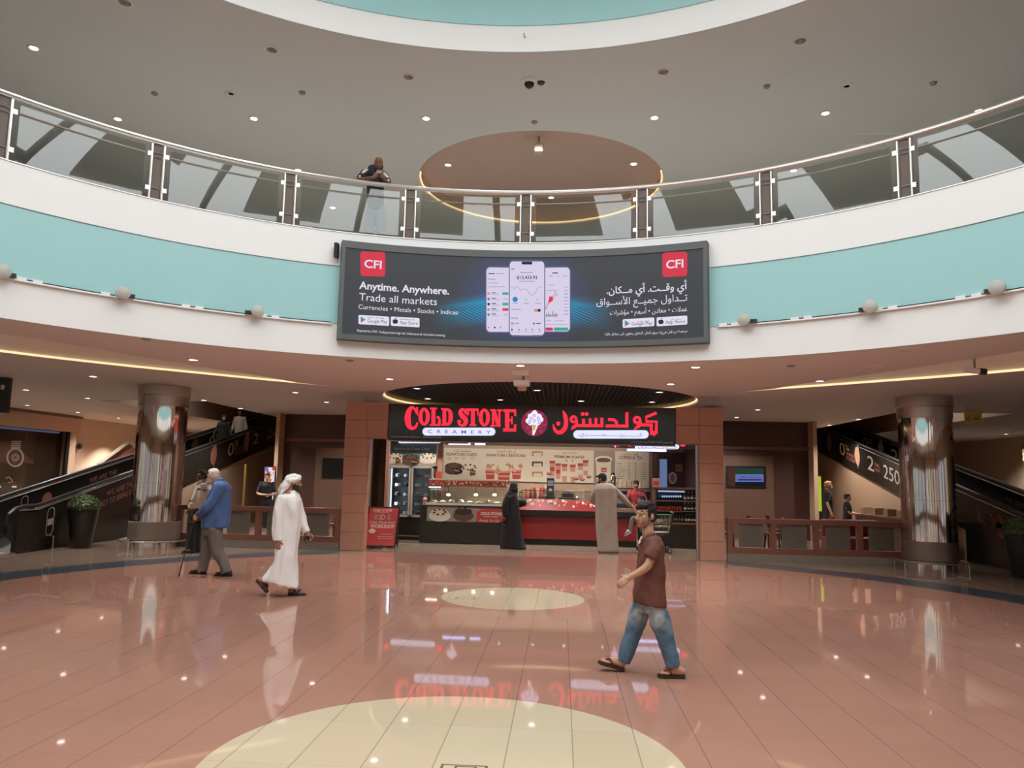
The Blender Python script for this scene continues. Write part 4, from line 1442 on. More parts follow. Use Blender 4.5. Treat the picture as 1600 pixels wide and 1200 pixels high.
# --- cake fridge and its poster
fr = thing('display_fridge', 'two-door glass upright cake fridge on a black base at the left of the shop', 'fridge', (-3.44, 16.55, 0))
MB().box(-0.62, 0.6, -0.25, 0.35, 0.14, 0.62).box(-0.6, 0.58, -0.2, 0.3, 0.0, 0.14).build('base', BLACK, fr, smooth=False)
MB().box(-0.58, 0.56, -0.22, 0.3, 0.09, 0.125).build('kick_strip', CREAM, fr, smooth=False)
FB = MB().box(-0.63, 0.62, 0.32, 0.36, 0.62, 2.02).box(-0.63, -0.58, -0.28, 0.36, 0.62, 2.02).box(0.57, 0.62, -0.28, 0.36, 0.62, 2.02).box(-0.63, 0.62, -0.28, 0.36, 1.97, 2.02).box(-0.63, 0.62, -0.28, 0.36, 0.62, 0.68)
FB.build('cabinet', mat('fridge_body', '#8f97a3', 0.4, var=0.03), fr, smooth=False)
for z in (0.92, 1.18, 1.44, 1.7):
    MB().box(-0.58, 0.57, -0.2, 0.32, z, z + 0.012).build('shelf', glass('shelf_glass', (0.8, 0.86, 0.88), 0.6), fr)
for x0, x1 in ((-0.63, -0.02), (0.0, 0.61)):
    d = MB().box(x0, x0 + 0.05, -0.33, -0.29, 0.62, 2.02).box(x1 - 0.05, x1, -0.33, -0.29, 0.62, 2.02).box(x0, x1, -0.33, -0.29, 1.96, 2.02).box(x0, x1, -0.33, -0.29, 0.62, 0.68).build('door', mat('fridge_frame', '#c9bba4', 0.35, var=0.03), fr, smooth=False)
    MB().box(x0 + 0.05, x1 - 0.05, -0.315, -0.305, 0.68, 1.96).build('pane', CLEAR, d)
MB().box(-0.575, -0.56, -0.25, -0.22, 0.72, 1.94).build('light_strip', glow('fridge_led', '#cdd8ff', 3.5), fr)
add_area('fridge_lamp', (-0.54, -0.2, 1.35), (0, math.radians(-90), 0), 1.2, 0.05, 6, (0.8, 0.87, 1.0), fr)
BOXC = [mat('cake_box_cream', '#cfc4ae', 0.5), mat('cake_choc', '#4c3226', 0.5), mat('cake_box_white', '#cfd0cc', 0.4), mat('cake_box_tan', '#8f7760', 0.5)]
k = 0
for j, z in enumerate((0.68, 0.932, 1.192, 1.452, 1.712)):
    for x in (-0.42, -0.17, 0.15, 0.4):
        k += 1
        cc = BOXC[(k * 7 + j) % 4]
        t = thing('boxed_cake', 'small %s cake on the fridge shelf, %s shelf, %s' % (('cream', 'chocolate', 'white', 'tan')[(k * 7 + j) % 4], ('lowest', 'second', 'middle', 'fourth', 'top')[j], {-0.42: 'far left', -0.17: 'left door right side', 0.15: 'right door left side', 0.4: 'far right'}[x]), 'cake', (-3.44 + x, 16.5, z), 0, 'cakes in the fridge')
        MB().lathe([(0.09, 0.0), (0.1, 0.012), (0.088, 0.014), (0.088, 0.075), (0.07, 0.085)], n=18).build('sponge', cc, t)
        MB().lathe([(0.075, 0.085), (0.05, 0.1), (0.0001, 0.105)], n=18).build('topping', BOXC[(k + j + 1) % 4], t)
ps = thing('wall_poster', 'teal poster of three ice cream cakes above the cake fridge', 'poster', (-3.45, 16.3, 2.03))
MB().box(-0.69, 0.68, 0, 0.03, 0.0, 0.6).build('board', mat('poster_teal', '#50727a', 0.5, var=0.08, scale=2), ps, smooth=False)
w = Wall(16.3, ps)
w.shape([rect(604.5, 716, 681, 728)], mat('poster_table', '#a9a79c', 0.5, var=0.05), 0.004, 'printed_table')
w.text('Signature Ice Cream Cakes', 615, 702.5, 671, 4.6, PWHITE, shear=0.35)
cake(w, 617, 717, 12.5, False, True)
cake(w, 669, 717, 12.5, False, False)
cake(w, 642, 719, 13.5, True, True, 0.012)
pn = thing('wall_post', 'reddish wood post between the cake fridge and the menu board', 'post', (-2.68, 16.45, 0))
MB().box(-0.07, 0.07, -0.1, 0.1, 0, 3.0).build('post', RWOOD, pn, smooth=False)
MB().box(-0.1, 0.06, -0.14, -0.11, 1.58, 1.88).build('red_notice', PRED, pn, smooth=False)

# --- cake display counter
cc = thing('cake_counter', 'black counter with lit glass case, red band and cake pictures at left', 'counter', (-1.9, 15.5, 0))
MB().box(-1.13, 1.12, 0.0, 0.8, 0.0, 0.56).box(-1.13, -0.97, 0.0, 0.8, 0.56, 0.98).build('base', BLACK, cc, smooth=False)
MB().box(-0.97, 1.12, 0.03, 0.8, 0.56, 1.0).build('front', BLACK, cc, smooth=False)
MB().box(-0.98, 1.12, -0.03, 0.1, 0.995, 1.05).build('ledge', mat('white_ledge', '#d9d0bf', 0.35, var=0.02), cc, smooth=False)
MB().box(-0.97, 1.12, 0.1, 0.8, 1.0, 1.01).build('deck', STEEL, cc, smooth=False)
MB().hexa([(-0.97, 0.06, 1.05), (1.12, 0.06, 1.05), (1.12, 0.07, 1.05), (-0.97, 0.07, 1.05)], [(-0.95, 0.2, 1.5), (1.12, 0.2, 1.5), (1.12, 0.21, 1.5), (-0.95, 0.21, 1.5)]).build('front_glass', CLEAR, cc)
MB().hexa([(-0.97, 0.05, 1.05), (-0.955, 0.05, 1.05), (-0.955, 0.8, 1.05), (-0.97, 0.8, 1.05)], [(-0.95, 0.2, 1.5), (-0.935, 0.2, 1.5), (-0.935, 0.8, 1.5), (-0.95, 0.8, 1.5)]).build('side_glass', CLEAR, cc)
MB().box(-0.93, 1.14, 0.12, 0.75, 1.5, 1.53).box(-0.93, 1.14, 0.12, 0.16, 1.5, 1.65).box(-0.93, 1.14, 0.1, 0.78, 1.65, 1.69).build('canopy', CREAM, cc, smooth=False)
b = MB()
b.box(-0.92, 1.13, 0.105, 0.12, 1.51, 1.645)
b.build('red_band', PRED, cc, smooth=False)
random.seed(3)
mes, idx = [], []
for j in range(70):
    mes.append(curve_mesh([circle(random.uniform(-0.85, 1.1), random.uniform(1.53, 1.625), random.uniform(0.012, 0.03), 9)]))
    idx.append(j % 3)
put_multi(mes, idx, 'band_pattern', [PCREAM, PTAN, PBROWN], cc, lambda x, y, z: Vector((x, 0.102 - z, y)))
for j, px in enumerate((701, 744, 773)):
    p = P(px, 773, v=15.95)
    MB().ball((p.x + 1.9, 0.4, p.z), (0.055, 0.05, 0.035), 14, 8).build('lamp', glow('case_lamp', '#fff1e0', 6), cc)
    MB().tube([(p.x + 1.9, 0.4, p.z), (p.x + 1.9, 0.4, 1.5)], 0.008, 6).build('lamp_stem', DARK, cc)
MB().tube([(-0.93, 0.08, 1.46), (-0.62, 0.08, 1.46)], 0.012, 6).build('lamp_strip', glow('case_lamp', '#fff1e0', 6), cc)
for x_ in (-0.6, 0.1, 0.75):
    add_spot('case_lamp_beam', (x_, 0.4, 1.3), 14, (1, 0.9, 0.78), 150, 0.04, cc)
MB().box(-0.95, 1.12, 0.02, 0.028, 0.57, 0.96).build('picture_panel', mat('panel_grey', '#8f897e', 0.4, var=0.08, scale=5), cc, smooth=False)
w = Wall(15.52, cc)
w.shapes([[circle(687, 806, 17, 24, 9)], [circle(687, 801, 14, 24, 6)]], [PWHITE, PCREAM], [0, 1], 0.004, 'printed_cake')
w.shapes([[circle(687 + 9 * math.cos(a), 800 + 4 * math.sin(a), 2.4, 8, 1.5)] for a in (0, .9, 1.9, 2.9, 3.8, 4.7, 5.5)], [PBROWN], [0] * 7, 0.008, 'printed_topping')
w.shapes([[circle(724, 806, 16, 24, 9)], [circle(724, 800, 14, 24, 5)]] + [[circle(724 + 10 * math.cos(a), 797 + 3 * math.sin(a), 2.4, 8, 2)] for a in (0, 1, 2, 3, 4, 5)], [PBROWN, PDARK, PDARK], [0, 1] + [2] * 6, 0.004, 'printed_chocolate_cake')
w.shapes([[[(745, 800), (753, 795), (789, 796), (789, 817), (744, 816)]]], [PRED], [0], 0.006, 'printed_flag')
w.text('COLD STONE', 751, 804.5, 784, 4.6, PWHITE, bold=0.03, lift=0.01)
w.text('CREAMERY', 755, 808, 780, 2, PWHITE, lift=0.01)
w.text('Ready To Go', 749, 815, 780, 3.6, PWHITE, shear=0.3, lift=0.01)
ICE = ['#d9d2b8', '#cfc0a0', '#b9d0bd', '#dfe0d6', '#d7b6a0', '#c4c79a', '#a88a6c', '#dcdccf']
for j in range(8):
    t = thing('ice_cream_tub', 'steel tub of %s ice cream in the glass case, %s from the left' % (('cream', 'vanilla', 'mint green', 'white', 'peach', 'pistachio', 'coffee', 'pale')[j], ('first', 'second', 'third', 'fourth', 'fifth', 'sixth', 'seventh', 'eighth')[j]), 'ice cream tub', (-2.72 + j * 0.245, 15.78, 1.012), 0, 'ice cream tubs in the case')
    MB().box(-0.11, 0.11, -0.15, 0.15, 0, 0.06).build('tub', STEEL, t, smooth=False)
    MB().ball((0, 0, 0.05), (0.095, 0.13, 0.05 + 0.04 * (j in (2, 6, 3))), 14, 8).build('ice_cream', mat('ice_%d' % j, ICE[j], 0.5, var=0.1, scale=20, bump=0.4), t)
fg = thing('counter_ornament', 'small pinkish ornament on the left end of the cake counter', 'ornament', (-2.93, 15.62, 0.982))
MB().lathe([(0.06, 0), (0.07, 0.03), (0.05, 0.1), (0.07, 0.15), (0.04, 0.2), (0.0001, 0.21)], n=16).build('figure', PPINK, fg)

# --- red serving counter
rc = thing('serving_counter', 'long red serving counter with black bar and topping display', 'counter', (1.1, 15.9, 0))
MB().box(-1.55, 1.6, 0.05, 0.9, 0.0, 0.15).build('plinth', BLACK, rc, smooth=False)
MB().box(-1.55, 1.6, 0.0, 0.9, 0.15, 0.74).build('red_front', RED, rc, smooth=False)
MB().box(-1.6, 1.6, -0.16, 0.9, 0.76, 0.91).build('black_bar', BLACK, rc, smooth=False)
MB().hexa([(-1.55, -0.02, 0.91), (0.95, -0.02, 0.91), (0.95, 0.5, 0.91), (-1.55, 0.5, 0.91)], [(-1.55, 0.1, 1.19), (0.95, 0.1, 1.19), (0.95, 0.5, 1.19), (-1.55, 0.5, 1.19)]).build('topping_front', RED, rc, smooth=False)
MB().box(-1.55, 0.95, 0.1, 0.85, 1.17, 1.2).build('work_top', STEEL, rc, smooth=False)
random.seed(5)
mes, idx = [], []
for j in range(60):
    x, z = random.uniform(-1.35, 0.85), random.uniform(1.02, 1.17)
    mes.append(curve_mesh([circle(x, z, random.uniform(0.015, 0.045), 8)]))
    idx.append(j % 4)
put_multi(mes, idx, 'printed_pattern', [PTAN, PCREAM, PBROWN, PPINK], rc, lambda x, y, z: Vector((x, -0.024 - z + (y - 0.91) / 0.28 * 0.12, y)))
MB().tube([(-1.5, 0.14, 1.42), (0.95, 0.14, 1.42)], 0.01, 6).build('guard_rod', DARK, rc)
MB().box(-1.5, 0.95, 0.137, 0.143, 1.2, 1.42).build('sneeze_guard', CLEAR, rc)
MB().box(0.97, 1.55, 0.15, 0.85, 0.91, 1.0).build('till_shelf', BROWNW, rc, smooth=False)


def item(name, label, cat, px, py, v, z, parts, group=None):
    p = P(px, py, v=v)
    t = thing(name, label, cat, (p.x, v, z), 0, group)
    for nm, mbb, m in parts:
        mbb.build(nm, m, t)
    return t


item('drink_dispenser', 'tall steel and dark drink dispenser on the red counter', 'dispenser', 860, 770, 16.25, 1.2, [('body', MB().box(-0.1, 0.1, -0.1, 0.1, 0.0, 0.56), mat('dispenser_grey', '#5c5c5e', 0.25, 0.6)), ('screen', MB().box(-0.08, 0.08, -0.11, -0.1, 0.36, 0.5), mat('blue_grey', '#8792a4', 0.2)), ('label', MB().box(-0.04, 0.04, -0.108, -0.1, 0.2, 0.28), PCREAM), ('base', MB().box(-0.13, 0.13, -0.13, 0.13, 0, 0.06), BLACK), ('top_plate', MB().box(-0.11, 0.11, -0.11, 0.11, 0.56, 0.6), STEEL)])
item('cake_dome', 'glass dome over a dark cake behind the red topping display', 'cake dome', 888, 770, 16.6, 1.2, [('stand', MB().lathe([(0.1, 0), (0.1, 0.02), (0.22, 0.03), (0.22, 0.05)], n=24), STEEL), ('cake', MB().lathe([(0.15, 0.05), (0.15, 0.14), (0.08, 0.19), (0.0001, 0.2)], n=20), mat('dark_cake', '#4a2f3c', 0.4, var=0.2, scale=30)), ('dome', MB().lathe([(0.2, 0.05), (0.2, 0.1), (0.17, 0.2), (0.1, 0.26), (0.0001, 0.28)], n=24), CLEAR)])
for i, (px, c, w_) in enumerate(((836, '#3b4654', 'dark blue'), (829, '#a3202a', 'red'), (822, '#b9443c', 'orange red'))):
    item('syrup_bottle', w_ + ' syrup bottle on the red counter beside the woman in black', 'bottle', px, 770, 16.2, 1.2, [('bottle', MB().lathe([(0.04, 0), (0.045, 0.02), (0.045, 0.13), (0.018, 0.18), (0.018, 0.22)], n=14), mat('bottle_' + w_, c, 0.25)), ('cap', MB().lathe([(0.022, 0.22), (0.022, 0.25), (0.0001, 0.255)], n=12), BLACK)], 'syrup bottles')
item('jar', 'glass jar with beige label on the counter in front of the woman', 'jar', 814, 775, 16.15, 1.2, [('jar', MB().lathe([(0.06, 0), (0.065, 0.02), (0.065, 0.12), (0.05, 0.15)], n=18), mat('jar_olive', '#8a8a6a', 0.2)), ('lid', MB().lathe([(0.055, 0.15), (0.055, 0.18), (0.0001, 0.18)], n=18), BLACK)])
item('napkin_holder', 'red and white box beside the drink dispenser', 'box', 846, 776, 16.2, 1.2, [('box', MB().box(-0.09, 0.09, -0.06, 0.06, 0, 0.1), PPINK), ('band', MB().box(-0.092, 0.092, -0.062, 0.062, 0.03, 0.06), PRED)])
for i, x in enumerate((0.83, 0.9, 0.97)):
    t = thing('cup_stack', 'stack of tall red paper cups behind the red counter, %s of three' % ('left', 'middle', 'right')[i], 'cups', (-0.1 + i * 0.11, 17.9, 0.93), 0, 'red cup stacks')
    MB().lathe([(0.045, 0), (0.05, 0.02)] + [(0.05 - 0.004 * (j % 2), 0.1 + 0.05 * j) for j in range(10)], n=14).build('cups', PRED if i != 1 else PPINK, t)
t = thing('wire_shelf', 'small cream wall shelf on the shop back wall', 'shelf', (0.35, 18.5, 1.22))
MB().box(-0.16, 0.16, -0.02, 0.08, 0, 0.36).build('back', mat('shelf_cream', '#cdbfa4', 0.5), t)
for z in (0.02, 0.14, 0.26):
    MB().box(-0.16, 0.16, -0.12, 0, z, z + 0.015).build('board', PWHITE, t)
item('serving_dish', 'long dark tray on the counter under the glass dome', 'tray', 886, 779, 16.2, 1.2, [('tray', MB().box(-0.24, 0.24, -0.08, 0.08, 0, 0.03), BLACK), ('herbs', MB().box(-0.21, 0.21, -0.06, 0.06, 0.03, 0.045), mat('green_mint', '#4c5a3c', 0.6, var=0.3, scale=40))])
item('scoop', 'white ice cream scoop ball on the work top', 'dish', 902, 780, 16.15, 1.2, [('ball', MB().ball((0, 0, 0.045), 0.05, 14, 10), PWHITE), ('cup', MB().lathe([(0.03, 0), (0.05, 0.03)], n=14), STEEL)])
item('tap', 'thin tall steel tap on the work top left of the man at the counter', 'tap', 913, 775, 16.5, 1.2, [('spout', MB().tube([(0, 0, 0), (0, 0, 0.26), (0.01, -0.05, 0.3), (0.01, -0.09, 0.26)], 0.012, 8), STEEL), ('foot', MB().lathe([(0.03, 0), (0.02, 0.03), (0.0001, 0.04)], n=12), STEEL)])
# back counter with coffee machine
bc = thing('back_counter', 'low tan counter along the shop back wall', 'counter', (0.3, 18.2, 0))
MB().box(-3.0, 2.9, -0.35, 0.35, 0, 0.88).build('cabinet', CREAM, bc, smooth=False)
MB().box(-3.02, 2.92, -0.38, 0.37, 0.88, 0.925).build('top', STEEL, bc, smooth=False)
cm = thing('coffee_machine', 'wide dark espresso machine with cups on top behind the cashier', 'coffee machine', (2.65, 17.95, 0.93))
bevel(MB().box(-0.75, 0.6, -0.2, 0.3, 0.28, 0.6).build('body', mat('espresso_black', '#2b2724', 0.3, 0.3), cm), 0.02)
MB().box(-0.75, 0.6, -0.22, 0.3, 0.0, 0.1).build('drip_tray', STEEL, cm)
MB().box(-0.75, 0.6, 0.1, 0.3, 0.1, 0.28).build('back', DARK, cm)
MB().box(-0.74, 0.59, -0.22, -0.2, 0.5, 0.57).build('gauge_strip', STEEL, cm)
for x in (-0.4, 0.2):
    MB().tube([(x, -0.1, 0.28), (x, -0.1, 0.2)], 0.04, 12).build('group_head', STEEL, cm)
    MB().tube([(x, -0.14, 0.22), (x, -0.3, 0.2)], 0.014, 8).build('handle', BLACK, cm)
for i in range(8):
    t = thing('paper_cup', 'beige paper cup upside down on the coffee machine, %s from the left' % ('first', 'second', 'third', 'fourth', 'fifth', 'sixth', 'seventh', 'eighth')[i], 'cup', (2.02 + i * 0.14, 17.98, 1.532), 0, 'cups on the coffee machine')
    MB().lathe([(0.05, 0), (0.047, 0.06), (0.035, 0.2), (0.0001, 0.2)], n=14).build('cup', mat('cup_paper', '#b59c7c', 0.6), t)
    MB().lathe([(0.052, 0), (0.054, 0.008), (0.05, 0.016)], n=14).build('rim', PCREAM, t)
item('thermos', 'shiny steel canister standing beside the coffee cup photo', 'canister', 958, 745, 17.95, 1.532, [('body', MB().lathe([(0.08, 0), (0.085, 0.02), (0.085, 0.3), (0.06, 0.36)], n=20), CHROME), ('lid', MB().lathe([(0.06, 0.36), (0.06, 0.4), (0.02, 0.43), (0.0001, 0.44)], n=16), BLACK), ('handle', MB().tube([(0.085, 0, 0.28), (0.14, 0, 0.26), (0.14, 0, 0.12), (0.085, 0, 0.1)], 0.012, 8), BLACK)])
t = thing('cash_register', 'dark till with small display on the right part of the counter', 'till', (2.35, 16.3, 1.0))
bevel(MB().box(-0.2, 0.2, -0.05, 0.25, 0, 0.12).build('drawer', BLACK, t), 0.01)
bevel(MB().hexa([(-0.17, 0.0, 0.12), (0.17, 0.0, 0.12), (0.17, 0.05, 0.12), (-0.17, 0.05, 0.12)], [(-0.17, 0.12, 0.36), (0.17, 0.12, 0.36), (0.17, 0.17, 0.36), (-0.17, 0.17, 0.36)]).build('display', DARK, t), 0.008)
MB().box(-0.3, -0.22, 0.0, 0.06, 0.0, 0.2).build('card_holder', PCREAM, t)

# --- back door at right, drinks cabinet
struct(MB().box(3.5, 4.55, 18.5, 18.6, 0, 2.6).build('door_1', DWOOD, smooth=False))
MB().box(3.35, 3.62, 18.0, 18.2, 0, 2.7)
t = thing('door_post', 'dark wood post between the coffee list and the back door', 'post', (3.42, 18.0, 0))
MB().box(-0.09, 0.09, -0.1, 0.1, 0, 2.72).build('post', DWOOD, t, smooth=False)
t = thing('lit_strip', 'narrow bluish lit glass strip beside the back door', 'window strip', (3.72, 18.45, 1.2))
MB().box(-0.1, 0.12, 0, 0.03, 0, 1.2).build('pane', glow('blue_strip', '#7d90c4', 0.55), t)
MB().box(-0.13, -0.1, -0.01, 0.04, 0, 1.22).build('frame', DWOODL, t)
sn = thing('oval_sign', 'small blue oval sign with red centre on the dark back door', 'sign', (4.22, 18.49, 1.55))
w = Wall(18.485, sn)
w.shapes([[circle(1051, 747, 6, 24, 9)], [circle(1051, 747, 4.6, 24, 7.4)], [rect(1047.5, 744, 1055, 750.5)]], [PWHITE, mat('sign_blue', '#5a7096', 0.5), PRED], [0, 1, 2], 0.003, 'face')
w.text('M', 1048.5, 749.5, 1054, 4.5, mat('sign_blue', '#5a7096'), lift=0.006, bold=0.02)
sn = thing('paper_notice', 'small square paper notice above the oval sign on the back door', 'notice', (4.2, 18.49, 2.0))
MB().box(-0.1, 0.1, -0.005, 0.0, 0.05, 0.26).build('paper', PTAN, sn)
MB().box(-0.08, 0.08, -0.008, -0.005, 0.1, 0.2).build('print', PGREY, sn)
dc = thing('drinks_cabinet', 'open drinks display with bottles on a black base at the right of the shop', 'display cabinet', (3.76, 15.9, 0))
MB().box(-0.85, 0.58, 0.0, 0.6, 0.0, 0.62).build('base', BLACK, dc, smooth=False)
MB().box(-0.6, 0.58, -0.03, 0.6, 0.62, 0.67).build('deck', mat('oak_edge', '#8a5f38', 0.45, var=0.15), dc, smooth=False)
MB().box(-0.6, -0.55, 0.0, 0.55, 0.67, 1.56).box(-0.6, 0.58, 0.0, 0.55, 1.53, 1.58).box(0.55, 0.58, 0, 0.55, 0.67, 1.53).build('frame', DWOODL, dc, smooth=False)
MB().box(-0.55, 0.55, 0.5, 0.55, 0.67, 1.53).build('back_panel', mat('cabinet_green', '#4d5148', 0.35, var=0.1), dc, smooth=False)
for z in (0.95, 1.22):
    MB().box(-0.55, 0.55, 0.05, 0.5, z, z + 0.015).build('shelf', STEEL, dc)
MB().box(-0.5, 0.2, 0.02, 0.05, 1.46, 1.5).build('lamp', glow('cabinet_lamp', '#8fa2c8', 1.2), dc)
MB().box(-0.5, 0.1, 0.06, 0.08, 1.3, 1.42).build('header', mat('header_navy', '#22305c', 0.3), dc)
w = Wall(15.96, dc)
for k_ in range(9):
    w.shape([rrect(1034 + k_ * 3.5, 774.2, 1036.6 + k_ * 3.5, 777, 0.8)], glow('header_letters', '#b8c6f0', 0.8), 0.006, 'header_mark')
BOT = [('clear', glass('bottle_clear', (0.75, 0.85, 0.88), 0.8), '#d5dde0'), ('dark', mat('bottle_dark', '#2d2320', 0.2), '#1c1816'), ('red', mat('can_red', '#b23a2c', 0.3, 0.3), '#c9c2b6')]


def bottle(x, z, kind, i, where, h=0.2):
    nm, m, cap = BOT[kind]
    if nm == 'red':
        t = thing('drink_can', 'red drink can on the middle shelf of the drinks cabinet, %s from the left' % NUM[i], 'can', (x, 16.02, z), 0, 'red cans')
        MB().lathe([(0.028, 0), (0.033, 0.01), (0.033, 0.1), (0.026, 0.115)], n=12).build('can', m, t)
        MB().lathe([(0.026, 0.115), (0.02, 0.112), (0.0001, 0.112)], n=12).build('lid', STEEL, t)
        return
    t = thing('drink_bottle', '%s drink bottle %s, %s from the left' % (nm, where, NUM[i]), 'bottle', (x, 16.02, z), 0, nm + ' bottles ' + where)
    MB().lathe([(0.03, 0), (0.034, 0.01), (0.034, h * .55), (0.014, h * .8), (0.014, h * .92)], n=12).build('bottle', m, t)
    MB().lathe([(0.017, h * .92), (0.017, h), (0.0001, h)], n=10).build('cap', mat('cap_' + nm, cap, 0.4), t)
    MB().lathe([(0.0345, h * .2), (0.0345, h * .42)], n=12).build('label', PWHITE if kind == 0 else PGREY, t)


NUM = ['first', 'second', 'third', 'fourth', 'fifth', 'sixth', 'seventh', 'eighth', 'ninth']
for i in range(4):
    bottle(3.98 + i * 0.095, 1.237, 0, i, 'on the top right shelf', 0.24)
    bottle(3.98 + i * 0.095, 0.967, 0, i, 'on the middle right shelf', 0.22)
for i in range(9):
    bottle(3.28 + i * 0.073, 0.967, 2, i, '')
for i in range(7):
    bottle(3.46 + i * 0.075, 0.672, 1, i, 'on the bottom shelf', 0.24)
for i in range(4):
    bottle(4.01 + i * 0.085, 0.672, 0, i, 'on the bottom right', 0.22)
t = thing('green_box', 'low green box at the left end of the bottom drinks shelf', 'box', (3.3, 16.02, 0.672))
MB().box(-0.1, 0.1, -0.08, 0.1, 0, 0.08).build('box', mat('box_green', '#5f8a6c', 0.5), t)
t = thing('small_card', 'pinkish card standing on the top left corner of the drinks cabinet', 'card', (3.22, 16.0, 1.58))
MB().box(-0.1, 0.1, 0, 0.02, 0, 0.24).build('card', PPINK, t)
MB().box(-0.07, 0.07, -0.004, 0, 0.06, 0.16).build('print', PRED, t)

# --- folding pavement sign
af = thing('folding_sign', 'red folding pavement sign for a cake workshop beside the left pier', 'sign', (-3.66, 13.78, 0), math.radians(6))
fa, fb = [(-0.36, -0.22), (0.36, -0.22)], 0.0
b = MB()
for x in (-0.36, 0.36):
    b.bar((x, -0.2, 0), (x + 0.06, 0.03, 0.98), 0.035, 0.03)
    b.bar((x + 0.02, 0.3, 0), (x + 0.06, 0.05, 0.98), 0.035, 0.03)
b.bar((-0.3, 0.03, 0.97), (0.42, 0.03, 0.97), 0.035, 0.03)
b.bar((-0.355, -0.185, 0.06), (0.365, -0.185, 0.06), 0.035, 0.03)
b.bar((-0.335, 0.27, 0.1), (0.385, 0.27, 0.1), 0.03, 0.03)
b.build('frame', DARK, af, smooth=False)


def apl(x, y, z):
    t = y / 0.98
    return Vector((x + 0.06 * t, -0.2 + 0.23 * t - 0.012 - z, y))


put(curve_mesh([rect(-0.345, 0.075, 0.345, 0.955)], 0.01), 'red_panel', mat('sign_red_board', '#b5363a', 0.45, var=0.04), af, apl)
put(curve_mesh([rect(-0.33, 0.1, 0.33, 0.9)]), 'back_panel', PGREY, af, lambda x, y, z: Vector((x + 0.02 + 0.04 * y, 0.3 - 0.25 * y / 0.98, y)))


def atext(body, x0, x1, y, h, m, shear=0, bold=0.0):
    me = text_mesh(body, h / 0.7, width=x1 - x0, shear=shear, bold=bold * h)
    xm = min(v.co.x for v in me.vertices)
    put(me, 'lettering', m, af, lambda x, yy, z: apl(x0 + x - xm, y + yy, 0.012))


atext('COLD STONE', -0.26, 0.2, 0.875, 0.055, PCREAM, bold=0.03)
atext('CREAMERY', -0.22, 0.14, 0.845, 0.022, PCREAM)
for ch, x, c in (('K', -0.2, '#7f9a98'), ('I', -0.09, '#7f9a98'), ('D', -0.05, '#caa54e'), ('S', 0.09, '#7f8f7c')):
    atext(ch, x, x + (0.03 if ch == 'I' else 0.1), 0.68, 0.12, mat('kids_' + ch, c, 0.5), bold=0.03)
atext('Cake Decorator', -0.3, 0.31, 0.59, 0.06, PCREAM, shear=0.3)
atext('WORKSHOP', -0.28, 0.3, 0.48, 0.085, PCREAM, bold=0.04)
for y, a, c in ((0.33, 0.0, 0.26), (0.27, -0.08, 0.3), (0.22, -0.06, 0.3)):
    put(curve_mesh([rect(a, y, c, y + 0.022)]), 'printed_line', PPINK, af, lambda x, yy, z: apl(x, yy, 0.012))
put_multi([curve_mesh([circle(-0.22 + dx, 0.42 + dy, r_, 14)]) for dx, dy, r_ in ((0, 0, 0.05), (-0.05, -0.01, 0.035), (0.05, -0.01, 0.035))] + [curve_mesh([rect(-0.27, 0.355, -0.17, 0.4)])], [0] * 4, 'printed_chef_hat', [PCREAM], af, lambda x, yy, z: apl(x, yy, 0.012 + z))

add_area('menu_fill_light', (-0.3, 17.3, 2.68), (math.radians(50), 0, 0), 6.5, 0.15, 52, (1, 0.9, 0.8))  # added fill light without a fitting, brightens the menu boards

# ------------------------------------------------------------------ mirrored columns
def wavy(name):
    m = bpy.data.materials.new(name)
    m.use_nodes = True
    nt = m.node_tree
    b = nt.nodes['Principled BSDF']
    b.inputs['Metallic'].default_value = 1
    b.inputs['Roughness'].default_value = 0.03
    b.inputs['Base Color'].default_value = (0.86, 0.83, 0.8, 1)
    tc = nt.nodes.new('ShaderNodeTexCoord')
    mp = nt.nodes.new('ShaderNodeMapping')
    mp.inputs['Scale'].default_value = (16, 16, 0.06)
    no = nt.nodes.new('ShaderNodeTexNoise')
    no.inputs['Scale'].default_value = 1.0
    no.inputs['Detail'].default_value = 2.5
    bp = nt.nodes.new('ShaderNodeBump')
    bp.inputs['Strength'].default_value = 0.45
    bp.inputs['Distance'].default_value = 0.02
    nt.links.new(tc.outputs['Object'], mp.inputs['Vector'])
    nt.links.new(mp.outputs['Vector'], no.inputs['Vector'])
    nt.links.new(no.outputs['Fac'], bp.inputs['Height'])
    nt.links.new(bp.outputs['Normal'], b.inputs['Normal'])
    return m


MIRR = wavy('rippled_mirror_steel')
for s in (-1, 1):
    t = thing('mirrored_column', 'round column clad in rippled mirror steel, beside the %s' % ('watch shop and the old man' if s < 0 else 'yellow hanging sign'), 'column', (s * 8.62, 12.45, 0))
    MB().lathe([(0.55, 3.22), (0.555, 3.45), (0.57, 3.46), (0.57, 3.69)], n=48).build('cap', SATIN, t)
    b = MB()
    for za, zc in ((0.6, 1.46), (1.464, 2.34), (2.344, 3.22)):
        b.lathe([(0.535, za), (0.535, zc)], n=64)
    b.build('shaft', MIRR, t)
    MB().lathe([(0.54, 0.19), (0.55, 0.2), (0.55, 0.59), (0.535, 0.6)], n=48).build('base_band', mat('grey_band', '#8d8075', 0.4, 0.6, var=0.03), t)
    MB().lathe([(0.5, 0.0), (0.5, 0.19)], n=48).build('foot', MIRR, t)
    MB().tube([(0.72 * math.cos(2 * PI * k / 40), 0.72 * math.sin(2 * PI * k / 40), 0.17) for k in range(41)], 0.018, 8).build('guard_ring', STEEL, t)
    for k in range(6):
        a = k * PI / 3 + 0.4
        MB().tube([(0.72 * math.cos(a), 0.72 * math.sin(a), 0), (0.72 * math.cos(a), 0.72 * math.sin(a), 0.17)], 0.014, 6).build('guard_post', STEEL, t)

